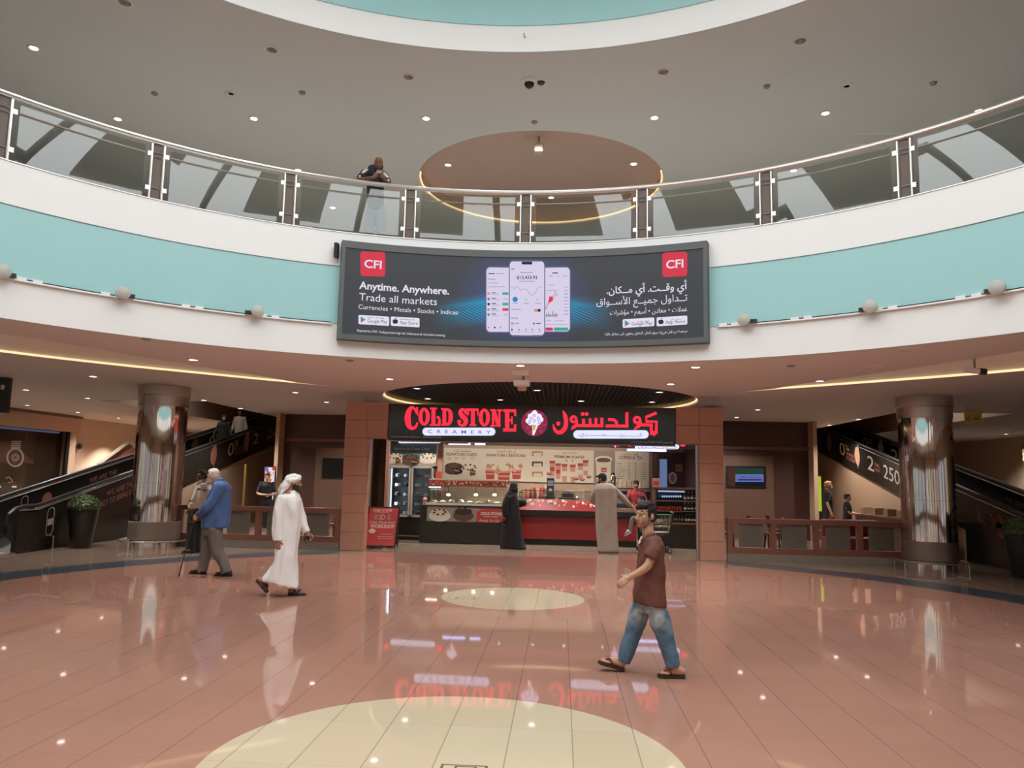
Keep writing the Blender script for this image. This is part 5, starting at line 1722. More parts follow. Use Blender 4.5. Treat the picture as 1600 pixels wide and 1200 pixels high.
# ------------------------------------------------------------------ seating areas behind low partitions
PART = mat('partition_wood', '#7d5041', 0.45, var=0.15, scale=9, stretch=(0.6, 5, 5))
FROST = mat('frosted_panel', '#6b645b', 0.45, var=0.05, scale=3)
ETCH = mat('etched_mark', '#585249', 0.5, var=0)
MARB = mat('steel_plinth', '#9c9389', 0.25, 0.5, var=0.06, scale=3)
for s in (-1, 1):
    x0 = 4.44
    t = thing('wood_partition', 'low reddish wood partition with four frosted panels, on the %s of the shop' % ('left' if s < 0 else 'right'), 'partition', (s * 6.4, 13.0, 0))

    def X(u):
        return s * (u - 6.4)
    n = 4
    L = 8.36 - x0
    MB().box(-1.96, 1.96, -0.08, 0.08, 0.0, 0.17).build('plinth', MARB, t, smooth=False)
    MB().box(-1.96, 1.96, -0.07, 0.07, 0.84, 0.95).build('top_rail', PART, t, smooth=False)
    MB().box(-1.96, 1.96, -0.06, 0.06, 0.17, 0.30).build('bottom_rail', PART, t, smooth=False)
    for k in range(n + 1):
        c = -1.9 + 3.8 * k / n
        MB().box(c - 0.06, c + 0.06, -0.06, 0.06, 0.30, 0.84).build('post', PART, t, smooth=False)
    for k in range(n):
        c = -1.9 + 3.8 * (k + 0.5) / n
        pnl = MB().box(c - 0.27, c + 0.27, -0.015, 0.015, 0.31, 0.83).build('frosted_panel', FROST, t, smooth=False)
        polys = []
        for r in (0.235, 0.185):
            polys += [circle(c, 0.57, r, 36), circle(c, 0.57, r - 0.012, 36)]
        em = [curve_mesh(polys)]
        for j in range(9):
            a = j * 2 * PI / 9
            em.append(curve_mesh([stroke([(c + 0.05 * math.cos(a), 0.57 + 0.05 * math.sin(a)), (c + 0.11 * math.cos(a + .4), 0.57 + 0.11 * math.sin(a + .4)), (c + 0.15 * math.cos(a + .1), 0.57 + 0.15 * math.sin(a + .1))], [0.012, 0.022, 0.004], 3)]))
        put_multi(em, [0] * len(em), 'etched_emblem', [ETCH], pnl, lambda x, y, z: Vector((x, -0.018 - z, y)))

LEDGE = mat('ledge_wood', '#7a5040', 0.45, var=0.12, scale=9, stretch=(0.6, 5, 5))
for s in (-1, 1):
    a, c = sorted((s * 4.36, s * 8.55))
    struct(MB().box(a, c, 20.1, 20.3, 0, 3.7).build('wall_seating_back', DWOOD, smooth=False))
    struct(MB().box(a, c, 20.04, 20.1, 2.8, 2.9).build('trim_6', LEDGE, smooth=False))
    struct(MB().box(*sorted((s * 4.9, s * 7.4)), 20.06, 20.1, 0.0, 2.6).build('trim_7', DWOODL, smooth=False))
    struct(MB().box(*sorted((s * 8.50, s * 8.62)), 19.6, 24, 0, 3.7).build('wall_seating_end', mat('beige_post', '#bfa184', 0.6, var=0.03), smooth=False))
    struct(MB().box(*sorted((s * 4.58, s * 4.36)), 14.9, 20.1, 0, 3.6).build('wall_seating_side', DWOOD, smooth=False))
tv = thing('wall_television', 'black switched-off television on the dark wood wall at left', 'television', (-6.78, 20.02, 1.62))
bevel(MB().box(-0.38, 0.36, 0, 0.04, 0, 0.66).build('casing', DARK, tv), 0.008)
MB().box(-0.35, 0.33, -0.004, 0.0, 0.03, 0.63).build('display', BLACKG, tv)
tv = thing('wall_television', 'wall television showing a blue caption bar on the wood wall at right', 'television', (6.52, 20.02, 1.6))
bevel(MB().box(-0.62, 0.62, 0, 0.04, 0, 0.68).build('casing', DARK, tv), 0.008)
w = Wall(20.02, tv)
TVM = [glow('tv_green', '#2b4a38', 0.7), glow('tv_blue', '#6a76c0', 0.8), glow('tv_dark', '#22242a', 0.6), glow('tv_brown', '#5c3b30', 0.6)]
w.shapes([[rect(1138, 732, 1193, 759)], [rect(1138, 732, 1193, 742)], [rect(1148, 741, 1193, 753)], [rect(1138, 732, 1149, 759)]], [TVM[2], TVM[0], TVM[1], TVM[3]], [0, 1, 2, 3], 0.006, 'picture')
w.text('في الإمارات والعالم', 1156, 746.5, 1186, 3, glow('tv_ink', '#20244a', 0.6), ar=True, lift=0.01)
w.shape([rect(1153, 749, 1190, 750.6)], glow('tv_ink', '#20244a', 0.6), 0.01, 'caption_line')


def round_table(x, y, label, group):
    t = thing('round_table', label, 'table', (x, y, 0), 0, group)
    MB().lathe([(0.38, 0.72), (0.4, 0.725), (0.4, 0.745), (0.0001, 0.75)], n=28).build('top', DWOOD, t)
    MB().tube([(0, 0, 0.02), (0, 0, 0.72)], 0.035, 10).build('column', DARK, t)
    MB().lathe([(0.26, 0), (0.25, 0.02), (0.04, 0.035)], n=24).build('foot', DARK, t)
    return t


def cafe_chair(x, y, rot, label, group):
    t = thing('cafe_chair', label, 'chair', (x, y, 0), rot, group)
    bevel(MB().box(-0.21, 0.21, -0.2, 0.22, 0.42, 0.47).build('seat', mat('maroon_leather', '#5e2a26', 0.4, var=0.1), t), 0.012)
    bevel(MB().hexa([(-0.2, 0.19, 0.5), (0.2, 0.19, 0.5), (0.2, 0.22, 0.5), (-0.2, 0.22, 0.5)], [(-0.19, 0.25, 0.86), (0.19, 0.25, 0.86), (0.19, 0.28, 0.86), (-0.19, 0.28, 0.86)]).build('backrest', mat('maroon_leather', '#5e2a26'), t), 0.01)
    for sx in (-1, 1):
        for sy in (-1, 1):
            MB().bar((sx * 0.17, sy * 0.17 + .01, 0.42), (sx * 0.2, sy * 0.2 + .01, 0), 0.03, 0.03).build('leg', DWOOD, t)
        MB().bar((sx * 0.17, 0.19, 0.46), (sx * 0.17, 0.24, 0.8), 0.025, 0.025).build('upright', DWOOD, t)
    return t


for i, (x, y, w_) in enumerate(((-6.0, 15.2, 'left seating area, nearer one'), (-6.4, 17.8, 'left seating area by the television'), (5.6, 15.8, 'right seating area beside the pier'), (7.4, 17.5, 'right seating area near the dark sofa'))):
    round_table(x, y, 'round dark wood table in the ' + w_, 'cafe tables')
    for d in (-1, 1):
        cafe_chair(x + d * 0.62, y, -d * PI / 2, 'maroon cafe chair %s of the table in the %s' % ('left' if d < 0 else 'right', w_), 'cafe chairs')
t = thing('flower_bowl', 'small reddish flower bowl on the right-hand cafe table', 'bowl', (5.6, 15.8, 0.75))
MB().lathe([(0.03, 0), (0.04, 0.01), (0.08, 0.06), (0.09, 0.09)], n=18).build('bowl', STEEL, t)
for k in range(7):
    MB().ball((0.05 * math.cos(k * .9), 0.05 * math.sin(k * .9), 0.1 + 0.02 * (k % 3)), 0.03, 8, 6).build('flower', mat('flower_red', '#8e4640', 0.6), t)
t = thing('sofa', 'dark red low sofa behind the right partition', 'sofa', (8.1, 15.4, 0))
bevel(MB().box(-0.7, 0.7, -0.35, 0.35, 0.1, 0.45).build('seat', mat('sofa_red', '#6b2d25', 0.6, var=0.08), t), 0.05)
bevel(MB().box(-0.7, 0.7, 0.2, 0.4, 0.3, 0.86).build('backrest', mat('sofa_red', '#6b2d25'), t), 0.05)
for x in (-0.65, 0.65):
    MB().box(x - 0.05, x + 0.05, -0.3, 0.3, 0, 0.1).build('foot', DARK, t)

# ------------------------------------------------------------------ inclined moving walkways
RAILM = mat('black_rubber', '#141312', 0.45, var=0.05)
ADV = mat('advert_black', '#1f1b18', 0.22, var=0.08, scale=1.5)
GOLD = mat('advert_gold', '#a08a60', 0.5, var=0)
COPP = mat('advert_copper', '#6e3f33', 0.5, var=0)
PALE = mat('advert_pale', '#8d857b', 0.5, var=0)
SLOPE = 0.2125


def zr(v):
    return 0.95 + max(0.0, SLOPE * (v - 10.9))


for s in (-1, 1):
    side = 'left' if s < 0 else 'right'
    t = thing('moving_walkway', 'sloping moving walkway with black advert balustrades on the %s, rising away' % side, 'moving walkway', (s * 11.05, 10.6, 0))
    ox, oy = t.location.x, t.location.y
    vs = [10.3, 10.9, 12.5, 14.5, 17.5, 20.5, 24.5, 29]
    for nm, u in (('inner', 10.4), ('outer', 11.7)):
        x = s * u - ox
        b = MB()
        for a, c in zip(vs, vs[1:]):
            la, lc = max(0.02, zr(a) - 0.95), max(0.02, zr(c) - 0.95)
            b.hexa([(x - 0.05, a - oy, la), (x + 0.05, a - oy, la), (x + 0.05, c - oy, lc), (x - 0.05, c - oy, lc)], [(x - 0.05, a - oy, zr(a) - 0.06), (x + 0.05, a - oy, zr(a) - 0.06), (x + 0.05, c - oy, zr(c) - 0.06), (x - 0.05, c - oy, zr(c) - 0.06)])
        b.build('balustrade', ADV, t, smooth=False)
        pts = [(x, 10.22 - oy, 0.3), (x, 10.05 - oy, 0.45), (x, 10.0 - oy, 0.62), (x, 10.08 - oy, 0.8), (x, 10.25 - oy, 0.91), (x, 10.5 - oy, 0.95)] + [(x, v - oy, zr(v)) for v in vs[1:]]
        MB().tube(pts, 0.045, 8).build('handrail', RAILM, t)
        MB().tube([(x + s * -0.055, v - oy, zr(v) - 0.075) for v in vs], 0.012, 6).build('rail_trim', STEEL, t)
    b = MB()
    for a, c in zip(vs, vs[1:]):
        la, lc = zr(a) - 0.93, zr(c) - 0.93
        b.hexa([(s * 10.45 - ox, a - oy, la - 0.1), (s * 11.65 - ox, a - oy, la - 0.1), (s * 11.65 - ox, c - oy, lc - 0.1), (s * 10.45 - ox, c - oy, lc - 0.1)], [(s * 10.45 - ox, a - oy, la), (s * 11.65 - ox, a - oy, la), (s * 11.65 - ox, c - oy, lc), (s * 10.45 - ox, c - oy, lc)])
    b.build('tread', mat('tread_rubber', '#3a3836', 0.6, var=0.1, scale=30), t, smooth=False)
    b = MB()
    for a, c in zip(vs[1:], vs[2:]):
        b.hexa([(s * 10.4 - ox, a - oy, 0.0), (s * 11.7 - ox, a - oy, 0.0), (s * 11.7 - ox, c - oy, 0.0), (s * 10.4 - ox, c - oy, 0.0)], [(s * 10.4 - ox, a - oy, max(0.01, zr(a) - 0.96)), (s * 11.7 - ox, a - oy, max(0.01, zr(a) - 0.96)), (s * 11.7 - ox, c - oy, max(0.01, zr(c) - 0.96)), (s * 10.4 - ox, c - oy, max(0.01, zr(c) - 0.96))])
    b.m = [1 if k < 12 else 0 for k in range(len(b.m))]
    b.build('side_cladding', [BROWNW, ADV], t, smooth=False)
    MB().box(*sorted((s * 10.33 - ox, s * 11.77 - ox)), 9.9 - oy, 10.3 - oy, 0, 0.03).build('comb_plate', STEEL, t)
    # printed adverts on the two faces turned towards the atrium
    th = math.atan(SLOPE)

    def adv(u, v, dz, mes, m, nm='advert_lettering'):
        """drawing starts at height dz over the lower edge of the panel, reading up or down the slope as seen from the atrium"""
        k = 1 if s < 0 else -1
        put(mes, nm, m, t, lambda x, y, z: Vector((s * (u - 0.056 - z) - ox, v + k * x - oy, zr(v + k * x) - 0.95 + dz + y)))

    for u in (10.4, 11.7):
        def T(txt, v, dz, h, wd, m):
            adv(u, v, dz, text_mesh(txt, h / 0.7, width=wd, bold=0.004), m)
        base = 0 if u < 11 else 1.35
        if s < 0:
            items = [('WE ARE THE', 13.3, .58, .13, 1.2, COPP), ('FIRST TO BRING GAP', 13.0, .38, .13, 1.6, COPP), ('0', 19.95, .32, .42, .46, GOLD), ('%', 20.45, .56, .2, .32, GOLD), ('INTEREST', 20.5, .40, .1, .8, COPP), ('CHARGES', 20.5, .26, .1, .8, COPP), ('2', 22.0, .36, .4, .45, GOLD), ('YEARS', 22.5, .55, .1, .45, COPP), ('WARRANTY', 22.5, .4, .1, .5, COPP), ('250', 23.25, .36, .38, .95, GOLD)]
        else:
            items = [('250', 19.0, .28, .4, 1.1, PALE), ('2', 20.2, .3, .44, .5, PALE), ('YEARS', 19.65, .5, .1, .4, COPP), ('WARRANTY', 19.65, .36, .1, .45, COPP), ('0', 22.6, .34, .42, .5, GOLD), ('%', 22.05, .58, .2, .34, GOLD), ('INTEREST', 22.0, .42, .1, .8, COPP), ('CHARGES', 22.0, .28, .1, .8, COPP), ('WE ARE THE', 13.7, .55, .13, 1.3, COPP), ('FIRST TO BRING', 13.8, .36, .13, 1.6, COPP)]
        for it in items:
            T(it[0], it[1] + base, *it[2:])
        for v, c1 in (((18.95 if s < 0 else 23.6), COPP), ((21.45 if s < 0 else 21.0), mat('advert_skin', '#8e6a55', 0.5, var=0.2, scale=12))):
            adv(u, v + base, .2, merge([curve_mesh([circle(0, .35, .22, 14, .3)]), curve_mesh([[(-.2, .3), (.18, .2), (.05, -.05)]]), curve_mesh([[(-.05, .55), (.12, .78), (.2, .4)]])]), c1, 'advert_picture')
        vv = 12.2 if s < 0 else 12.9
        adv(u, vv + base * .6, .22, merge([curve_mesh([rrect(-.17, 0, .17, .5, .16)])]), mat('advert_orange', '#a05a40', 0.5, var=0), 'advert_badge')
        adv(u, vv + base * .6, .225, merge([curve_mesh([rect(-.16, .2, .16, .32)])]), COPP, 'advert_badge_band')
        adv(u, vv - 0.9 + base * .7, .22, merge([curve_mesh([rrect(-.12, 0, .12, .6, .11), rrect(-.1, .02, .1, .58, .09)]), curve_mesh([rect(-.08, .22, .08, .36)])]), PALE, 'advert_bottle')
# small steel guard rail at the foot of the left walkway
t = thing('guard_rail', 'thin steel guard rail beside the planter at the left walkway', 'rail', (-10.1, 11.1, 0))
MB().tube([(-0.35, 0.35, 0.3), (0, 0, 0.3), (0, 0, 0)], 0.018, 8).build('rail', STEEL, t)

# ------------------------------------------------------------------ planters
def planter(x, y, r, label):
    t = thing('planter', label, 'planter', (x, y, 0))
    MB().lathe([(r * 0.55, 0), (r * 0.6, 0.02), (r * 0.92, 0.84), (r, 0.86), (r, 0.92), (r * 0.9, 0.92), (r * 0.88, 0.86), (0.0001, 0.86)], n=28).build('pot', mat('black_pot', '#20211f', 0.35, var=0.08), t)
    random.seed(int(abs(x) * 10))
    b = MB()
    for k in range(1100):
        a, e = random.uniform(0, 2 * PI), math.asin(random.uniform(-0.1, 1))
        rr = r * random.uniform(0.82, 1.02)
        c = Vector((rr * math.cos(e) * math.cos(a), rr * math.cos(e) * math.sin(a), 0.9 + rr * 0.85 * math.sin(e)))
        n_ = Vector((math.cos(a), math.sin(a), random.uniform(-.4, .8))).normalized()
        q = n_.cross(Vector((random.uniform(-1, 1), random.uniform(-1, 1), random.uniform(-1, 1)))).normalized()
        p_ = n_.cross(q)
        l = random.uniform(0.025, 0.045)
        b.add([c - q * l * .5, c + p_ * l + n_ * .01, c + q * l * .5, c - p_ * l], [(0, 1, 2, 3)])
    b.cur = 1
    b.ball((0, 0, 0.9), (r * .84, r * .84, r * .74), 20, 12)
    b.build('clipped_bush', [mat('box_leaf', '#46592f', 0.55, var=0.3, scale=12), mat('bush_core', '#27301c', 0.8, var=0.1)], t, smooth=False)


planter(-9.96, 11.85, 0.34, 'black tapered planter with clipped green ball at the foot of the left walkway')
planter(9.85, 11.25, 0.36, 'black tapered planter with dark bush cut by the right picture edge')

# ------------------------------------------------------------------ watch shop at far left, hanging signs, far right
UW = -17.6


def U(px, py):
    p = P(px, py, u=UW)
    return p.y, p.z


ws = thing('watch_shop', 'watch shop front with dark window and big watch picture at far left', 'shop front', (UW, 20.5, 0))


def wbox(v0, v1, x0, x1, z0, z1, nm, m):
    return MB().box(x0, x1, v0 - 20.5, v1 - 20.5, z0, z1).build(nm, m, ws, smooth=False)


vR = U(118, 655)[0]
zt, zb = U(118, 655)[1], U(118, 676)[1]
wbox(13.0, vR, -0.35, 0.25, zb, zt, 'fascia', mat('fascia_beige', '#c0a48c', 0.5, var=0.02))
wbox(vR - 0.35, vR, -0.3, 0.1, 0, zb, 'side_pier', mat('fascia_beige', '#c0a48c'))
wbox(13.0, vR, -0.3, 0.3, zt, 3.69, 'cornice', mat('cornice_dark', '#6d5a4d', 0.5, var=0.03))
wbox(13.0, vR - 0.35, -0.25, -0.2, 0.3, zb, 'back_picture', mat('watch_backdrop', '#38342a', 0.35, var=0.5, scale=0.8))
wbox(13.0, vR - 0.35, 0.02, 0.04, 0.3, zb, 'pane', glass('shop_window', (0.85, 0.83, 0.8), 0.12, 0.0, 0.0))
wbox(13.0, vR - 0.35, -0.3, 0.1, 0.0, 0.3, 'plinth', BLACK)
wbox(vR - 0.48, vR - 0.35, 0.0, 0.08, 0.3, zb, 'frame_post', DARK)
vt, zt2 = U(70, 672)
wbox(13.0, vR - 0.7, -0.2, -0.1, zb - 0.08, zb - 0.02, 'window_lamp', glow('window_blue', '#8fa4d8', 0.3))


def wput(polys, m, lift, nm):
    put(curve_mesh([[U(*q) for q in p] for p in polys]), nm, m, ws, lambda x, y, z: Vector((-0.195 + lift, x - 20.5, y)))


SILV = mat('watch_silver', '#b5b2aa', 0.4, 0.0, var=0.1)
wput([circle(32, 715, 13.5, 30, 15), circle(32, 715, 10.8, 30, 12.5)], SILV, 0.01, 'watch_picture')
wput([circle(32, 715, 10.8, 30, 12.5)], mat('watch_face', '#2d2b28', 0.4, var=0), 0.005, 'watch_picture')
for k in range(4):
    wput([rect(26 - k * .2, 689 + k * 3.2, 41 - k * .2, 691.3 + k * 3.2)], SILV, 0.01, 'watch_picture')
for r in (6, 3.5):
    wput([circle(32, 715, r, 20), circle(32, 715, r - 1, 20)], SILV, 0.012, 'watch_picture')
for px in (6, 30, 57):
    wput([rect(px - 3.5, 759.5, px + 3.5, 762)], glow('window_lamp', '#e8e4dc', 1.0), 0.02, 'display_lamp')
wput([stroke([(17, 748), (22, 745), (28, 753), (20, 754)], 2)], PPINK, 0.02, 'display_watch')
ls = thing('wall_sconce', 'small dark sconce on the beige wall beside the watch shop', 'lamp', (UW, U(125, 685)[0] + 0.4, 2.6))
MB().ball((-0.25, 0, 0), (0.1, 0.1, 0.12), 12, 8).build('shade', DARK, ls)
MB().box(-0.4, -0.25, -0.03, 0.03, -0.03, 0.03).build('bracket', STEEL, ls)
for i, v in enumerate((25.5, 28.5)):
    add_spot('wall_washer', (-16.7, v, 3.6), 950, (1, 0.94, 0.88), 110)
t = thing('kiosk_roof', 'pinkish gabled roof of a small kiosk behind the left walkway', 'kiosk', (-14.6, 22.5, 0))
MB().box(-0.9, 0.9, -0.8, 0.8, 0, 1.9).build('booth', BEIGE, t, smooth=False)
MB().add([(-1.1, -1, 1.9), (1.1, -1, 1.9), (0, -1, 2.75), (-1.1, 1, 1.9), (1.1, 1, 1.9), (0, 1, 2.75)], [(0, 1, 2), (5, 4, 3), (0, 2, 5, 3), (1, 4, 5, 2), (0, 3, 4, 1)]).build('roof', mat('roof_pink', '#94584a', 0.5, var=0.08), t, smooth=False)
MB().bar((-1.1, -1.03, 1.9), (0, -1.03, 2.75), 0.06, 0.12).bar((1.1, -1.03, 1.9), (0, -1.03, 2.75), 0.06, 0.12).build('gable_trim', PCREAM, t, smooth=False)

t = thing('hanging_sign', 'dark green hanging direction sign cut by the left picture edge', 'sign', (-12.1, 11.0, 2.92))
MB().box(-0.75, 0.75, -0.08, 0.08, 0, 0.76).build('box', mat('sign_green_black', '#222623', 0.35, var=0.05), t, smooth=False)
MB().box(0.62, 0.7, -0.085, -0.08, 0.5, 0.6).build('white_mark', PWHITE, t, smooth=False)
for x in (-0.5, 0.5):
    MB().tube([(x, 0, 0.76), (x, 0, 0.79)], 0.015, 6).build('hanger', STEEL, t)
t = thing('hanging_sign', 'yellow caution sign with black triangle hanging behind the right column', 'sign', (10.45, 14.0, 3.26))
MB().box(-0.2, 0.2, -0.006, 0.006, 0, 0.3).build('plate', mat('caution_yellow', '#e0bf6c', 0.5, var=0.03), t, smooth=False)
put(curve_mesh([[(-0.16, 0.08), (-0.06, 0.08), (-0.11, 0.19)], [(-0.135, 0.095), (-0.085, 0.095), (-0.11, 0.155)]]), 'triangle', PDARK, t, lambda x, y, z: Vector((x, -0.008, y)))
put(text_mesh('CAUTION', 0.05, width=0.16), 'lettering', PDARK, t, lambda x, y, z: Vector((x + 0.0, -0.008, y + 0.16)))
put(curve_mesh([rect(0.0, 0.1, 0.15, 0.125)]), 'printed_line', PDARK, t, lambda x, y, z: Vector((x + 0.0, -0.008, y)))
for x in (-0.16, 0.16):
    MB().tube([(x, 0, 0.3), (x, 0, 0.43)], 0.004, 6).build('wire', STEEL, t)
# dark shop at far right
ds = thing('dark_shop', 'unlit grey shop front at far right beyond the walkway', 'shop front', (17.6, 20, 0))
MB().box(-0.1, 0.3, -7, 4.4, 2.75, 3.2).build('fascia', mat('fascia_beige', '#c0a48c'), ds, smooth=False)
MB().box(0.0, 0.3, -7, 4.4, 0, 2.75).build('front', mat('dark_front', '#4a4641', 0.4, var=0.06), ds, smooth=False)
MB().box(-0.02, 0.0, -3, 1.5, 0.3, 2.4).build('window', BLACKG, ds, smooth=False)
MB().box(-0.12, 0.3, -7, 4.4, 3.2, 3.35).build('cornice', mat('cornice_dark', '#6d5a4d'), ds, smooth=False)

# lit picture stand and low service counters behind the partitions
t = thing('lit_display', 'bright colourful lit display panel behind the person in black at left', 'display', (-8.78, 19.3, 0))
MB().box(-0.02, 0.34, 0.0, 0.06, 0.0, 1.95).build('casing', DARK, t, smooth=False)
random.seed(11)
mes, idx = [curve_mesh([rect(0.0, 0.9, 0.32, 1.92)])], [0]
for k in range(22):
    mes.append(curve_mesh([circle(random.uniform(0.03, 0.29), random.uniform(0.95, 1.88), random.uniform(0.03, 0.07), 9)]))
    idx.append(1 + k % 3)
put_multi(mes, idx, 'picture', [glow('display_white', '#e2d6e8', 1.0), glow('display_red', '#c2433a', 1.0), glow('display_orange', '#d89a4a', 1.0), glow('display_violet', '#7d6bb0', 1.0)], t, lambda x, y, z: Vector((x, -0.004 - z, y)))
t = thing('gold_post', 'slim gold post framing the lit display at left', 'post', (-9.3, 19.0, 0))
MB().box(-0.03, 0.03, -0.03, 0.03, 0, 2.0).build('post', mat('gold_trim', '#b08a4c', 0.35, 0.6, var=0.03), t, smooth=False)
t = thing('louvred_screen', 'dark slatted screen under the left walkway', 'screen', (-9.9, 17.6, 0))
b = MB()
for k in range(9):
    b.box(-0.02, 0.02, -0.9 + 0.09 * k, 0.95, 0.9 + 0.055 * k, 0.93 + 0.055 * k)
b.build('slats', mat('slat_grey', '#5c5148', 0.5, var=0.05), t, smooth=False)
MB().box(-0.03, 0.03, -0.95, 0.95, 0, 0.9).build('base', DWOOD, t, smooth=False)
t = thing('service_bench', 'long brown service bench beside the right walkway', 'bench', (9.95, 17.2, 0))
MB().box(-0.25, 0.25, -2.4, 2.4, 0, 0.85).build('cabinet', DWOOD, t, smooth=False)
MB().box(-0.28, 0.28, -2.42, 2.42, 0.85, 0.9).build('top', mat('bench_top', '#6d4534', 0.3, var=0.1), t, smooth=False)
for k in range(5):
    q = thing('cardboard_box', 'small tan box on the bench beside the right walkway, %s of five' % ('rearmost', 'second', 'third', 'fourth', 'foremost')[k], 'box', (9.9, 19.2 - k * 0.85, 0.9), 0, 'boxes on the bench')
    MB().box(-0.14, 0.14, -0.14, 0.14, 0, 0.2).build('box', mat('box_tan', '#957f6b', 0.6, var=0.04), q, smooth=False)
    MB().box(-0.145, 0.145, -0.02, 0.02, 0.02, 0.205).build('tape', PTAN, q, smooth=False)
t = thing('lime_poster', 'lime green poster strip beside the right wood wall', 'poster', (8.85, 20.4, 0))
MB().box(-0.1, 0.12, 0, 0.03, 0.9, 2.0).build('sheet', glow('lime_light', '#b9cf3a', 0.8), t, smooth=False)
MB().box(-0.12, 0.14, 0.03, 0.06, 0.0, 2.05).build('stand', DARK, t, smooth=False)

# ------------------------------------------------------------------ people
TMP = bpy.data.scenes.new('workbench')
HV = Vector((rt.x, rt.y, 0)).normalized()        # towards the right of the picture
DV = Vector((-HV.y, HV.x, 0))                    # away from the camera
UPV = Vector((0, 0, 1))


def fuse(b, name, m, parent, voxel=0.01, smooth=3, wr=None, shift=True):
    """one continuous skin over overlapping closed pieces (pieces given in world space)"""
    L = parent.location if shift else Vector((0, 0, 0))
    me = bpy.data.meshes.new('pieces')
    me.from_pydata([tuple(Vector(p) - L) for p in b.v], [], b.f)
    o = bpy.data.objects.new('pieces', me)
    TMP.collection.objects.link(o)
    r = o.modifiers.new('r', 'REMESH')
    r.mode = 'VOXEL'
    r.voxel_size = voxel
    if smooth:
        q = o.modifiers.new('s', 'SMOOTH')
        q.factor = 0.5
        q.iterations = smooth
    with bpy.context.temp_override(scene=TMP, view_layer=TMP.view_layers[0]):
        dg = bpy.context.evaluated_depsgraph_get()
    dg.update()
    out = bpy.data.meshes.new_from_object(o.evaluated_get(dg), depsgraph=dg)
    bpy.data.objects.remove(o)
    bpy.data.meshes.remove(me)
    if wr:
        amp, fx, fz, seed = wr
        out.update()
        ns = [v.normal.copy() for v in out.vertices]
        for v, n in zip(out.vertices, ns):
            c = v.co
            k = noise.noise(Vector((c.x * fx + seed, c.y * fx, c.z * fz))) + 0.9 * (0.2 - abs(noise.noise(Vector((c.x * fx * 1.5 - seed, c.y * fx * 1.5 + 7, c.z * fz * 1.3))))) + 0.4 * noise.noise(Vector((c.x * fx * 2.1, c.y * fx * 2.1 + seed, c.z * fz * 2)))
            v.co = c + n * amp * k
    out.name = name
    out.materials.clear()
    for k in (m if isinstance(m, (list, tuple)) else [m]):
        out.materials.append(k)
    out.shade_smooth()
    ob = bpy.data.objects.new(name, out)
    C.objects.link(ob)
    ob.parent = parent
    return ob


def solid(b, name, m, parent, **k):
    o = b.build(name, m, parent, **k)
    L = parent.location
    for v in o.data.vertices:
        v.co -= L
    return o


def limb(b, pts, rs, n=12, end=True):
    pts = [Vector(p) for p in pts]
    if not isinstance(rs, (list, tuple)):
        rs = [rs] * len(pts)
    q = spline([(*p, r) for p, r in zip(pts, rs)], 4) if len(pts) > 2 else [(*p, r) for p, r in zip(pts, rs)]
    b.tube([k[:3] for k in q], [k[3] for k in q], n)
    for k in ((q[0], q[-1]) if end else (q[0],)):
        b.ball(k[:3], k[3], 12, 8)
    return b


def loft(b, rings, n=28, dv=0.0, v=None, squash=1.0):
    """closed body through cross-sections traced as (xl,yl, xr,yr, half thickness[, depth shift]) in photograph pixels at depth v"""
    o = len(b.v)
    for rg in rings:
        dd = rg[5] if len(rg) > 5 else 0
        l, r_ = P(rg[0], rg[1], v=v + dv + dd), P(rg[2], rg[3], v=v + dv + dd)
        c, a = (l + r_) / 2, (r_ - l) / 2
        for k in range(n):
            t = 2 * PI * k / n
            ct, st = math.cos(t), math.sin(t)
            e = 0.85
            b.v.append(tuple(c + a * (abs(ct) ** e * (1 if ct > 0 else -1)) + DV * rg[4] * (abs(st) ** e * (1 if st > 0 else -1))))
    m = len(rings)
    for i in range(m - 1):
        for k in range(n):
            k2 = (k + 1) % n
            b.f.append([o + i * n + k, o + i * n + k2, o + (i + 1) * n + k2, o + (i + 1) * n + k])
            b.m.append(0)
    b.f.append([o + k for k in range(n)][::-1])
    b.m.append(0)
    b.f.append([o + (m - 1) * n + k for k in range(n)])
    b.m.append(0)
    return b


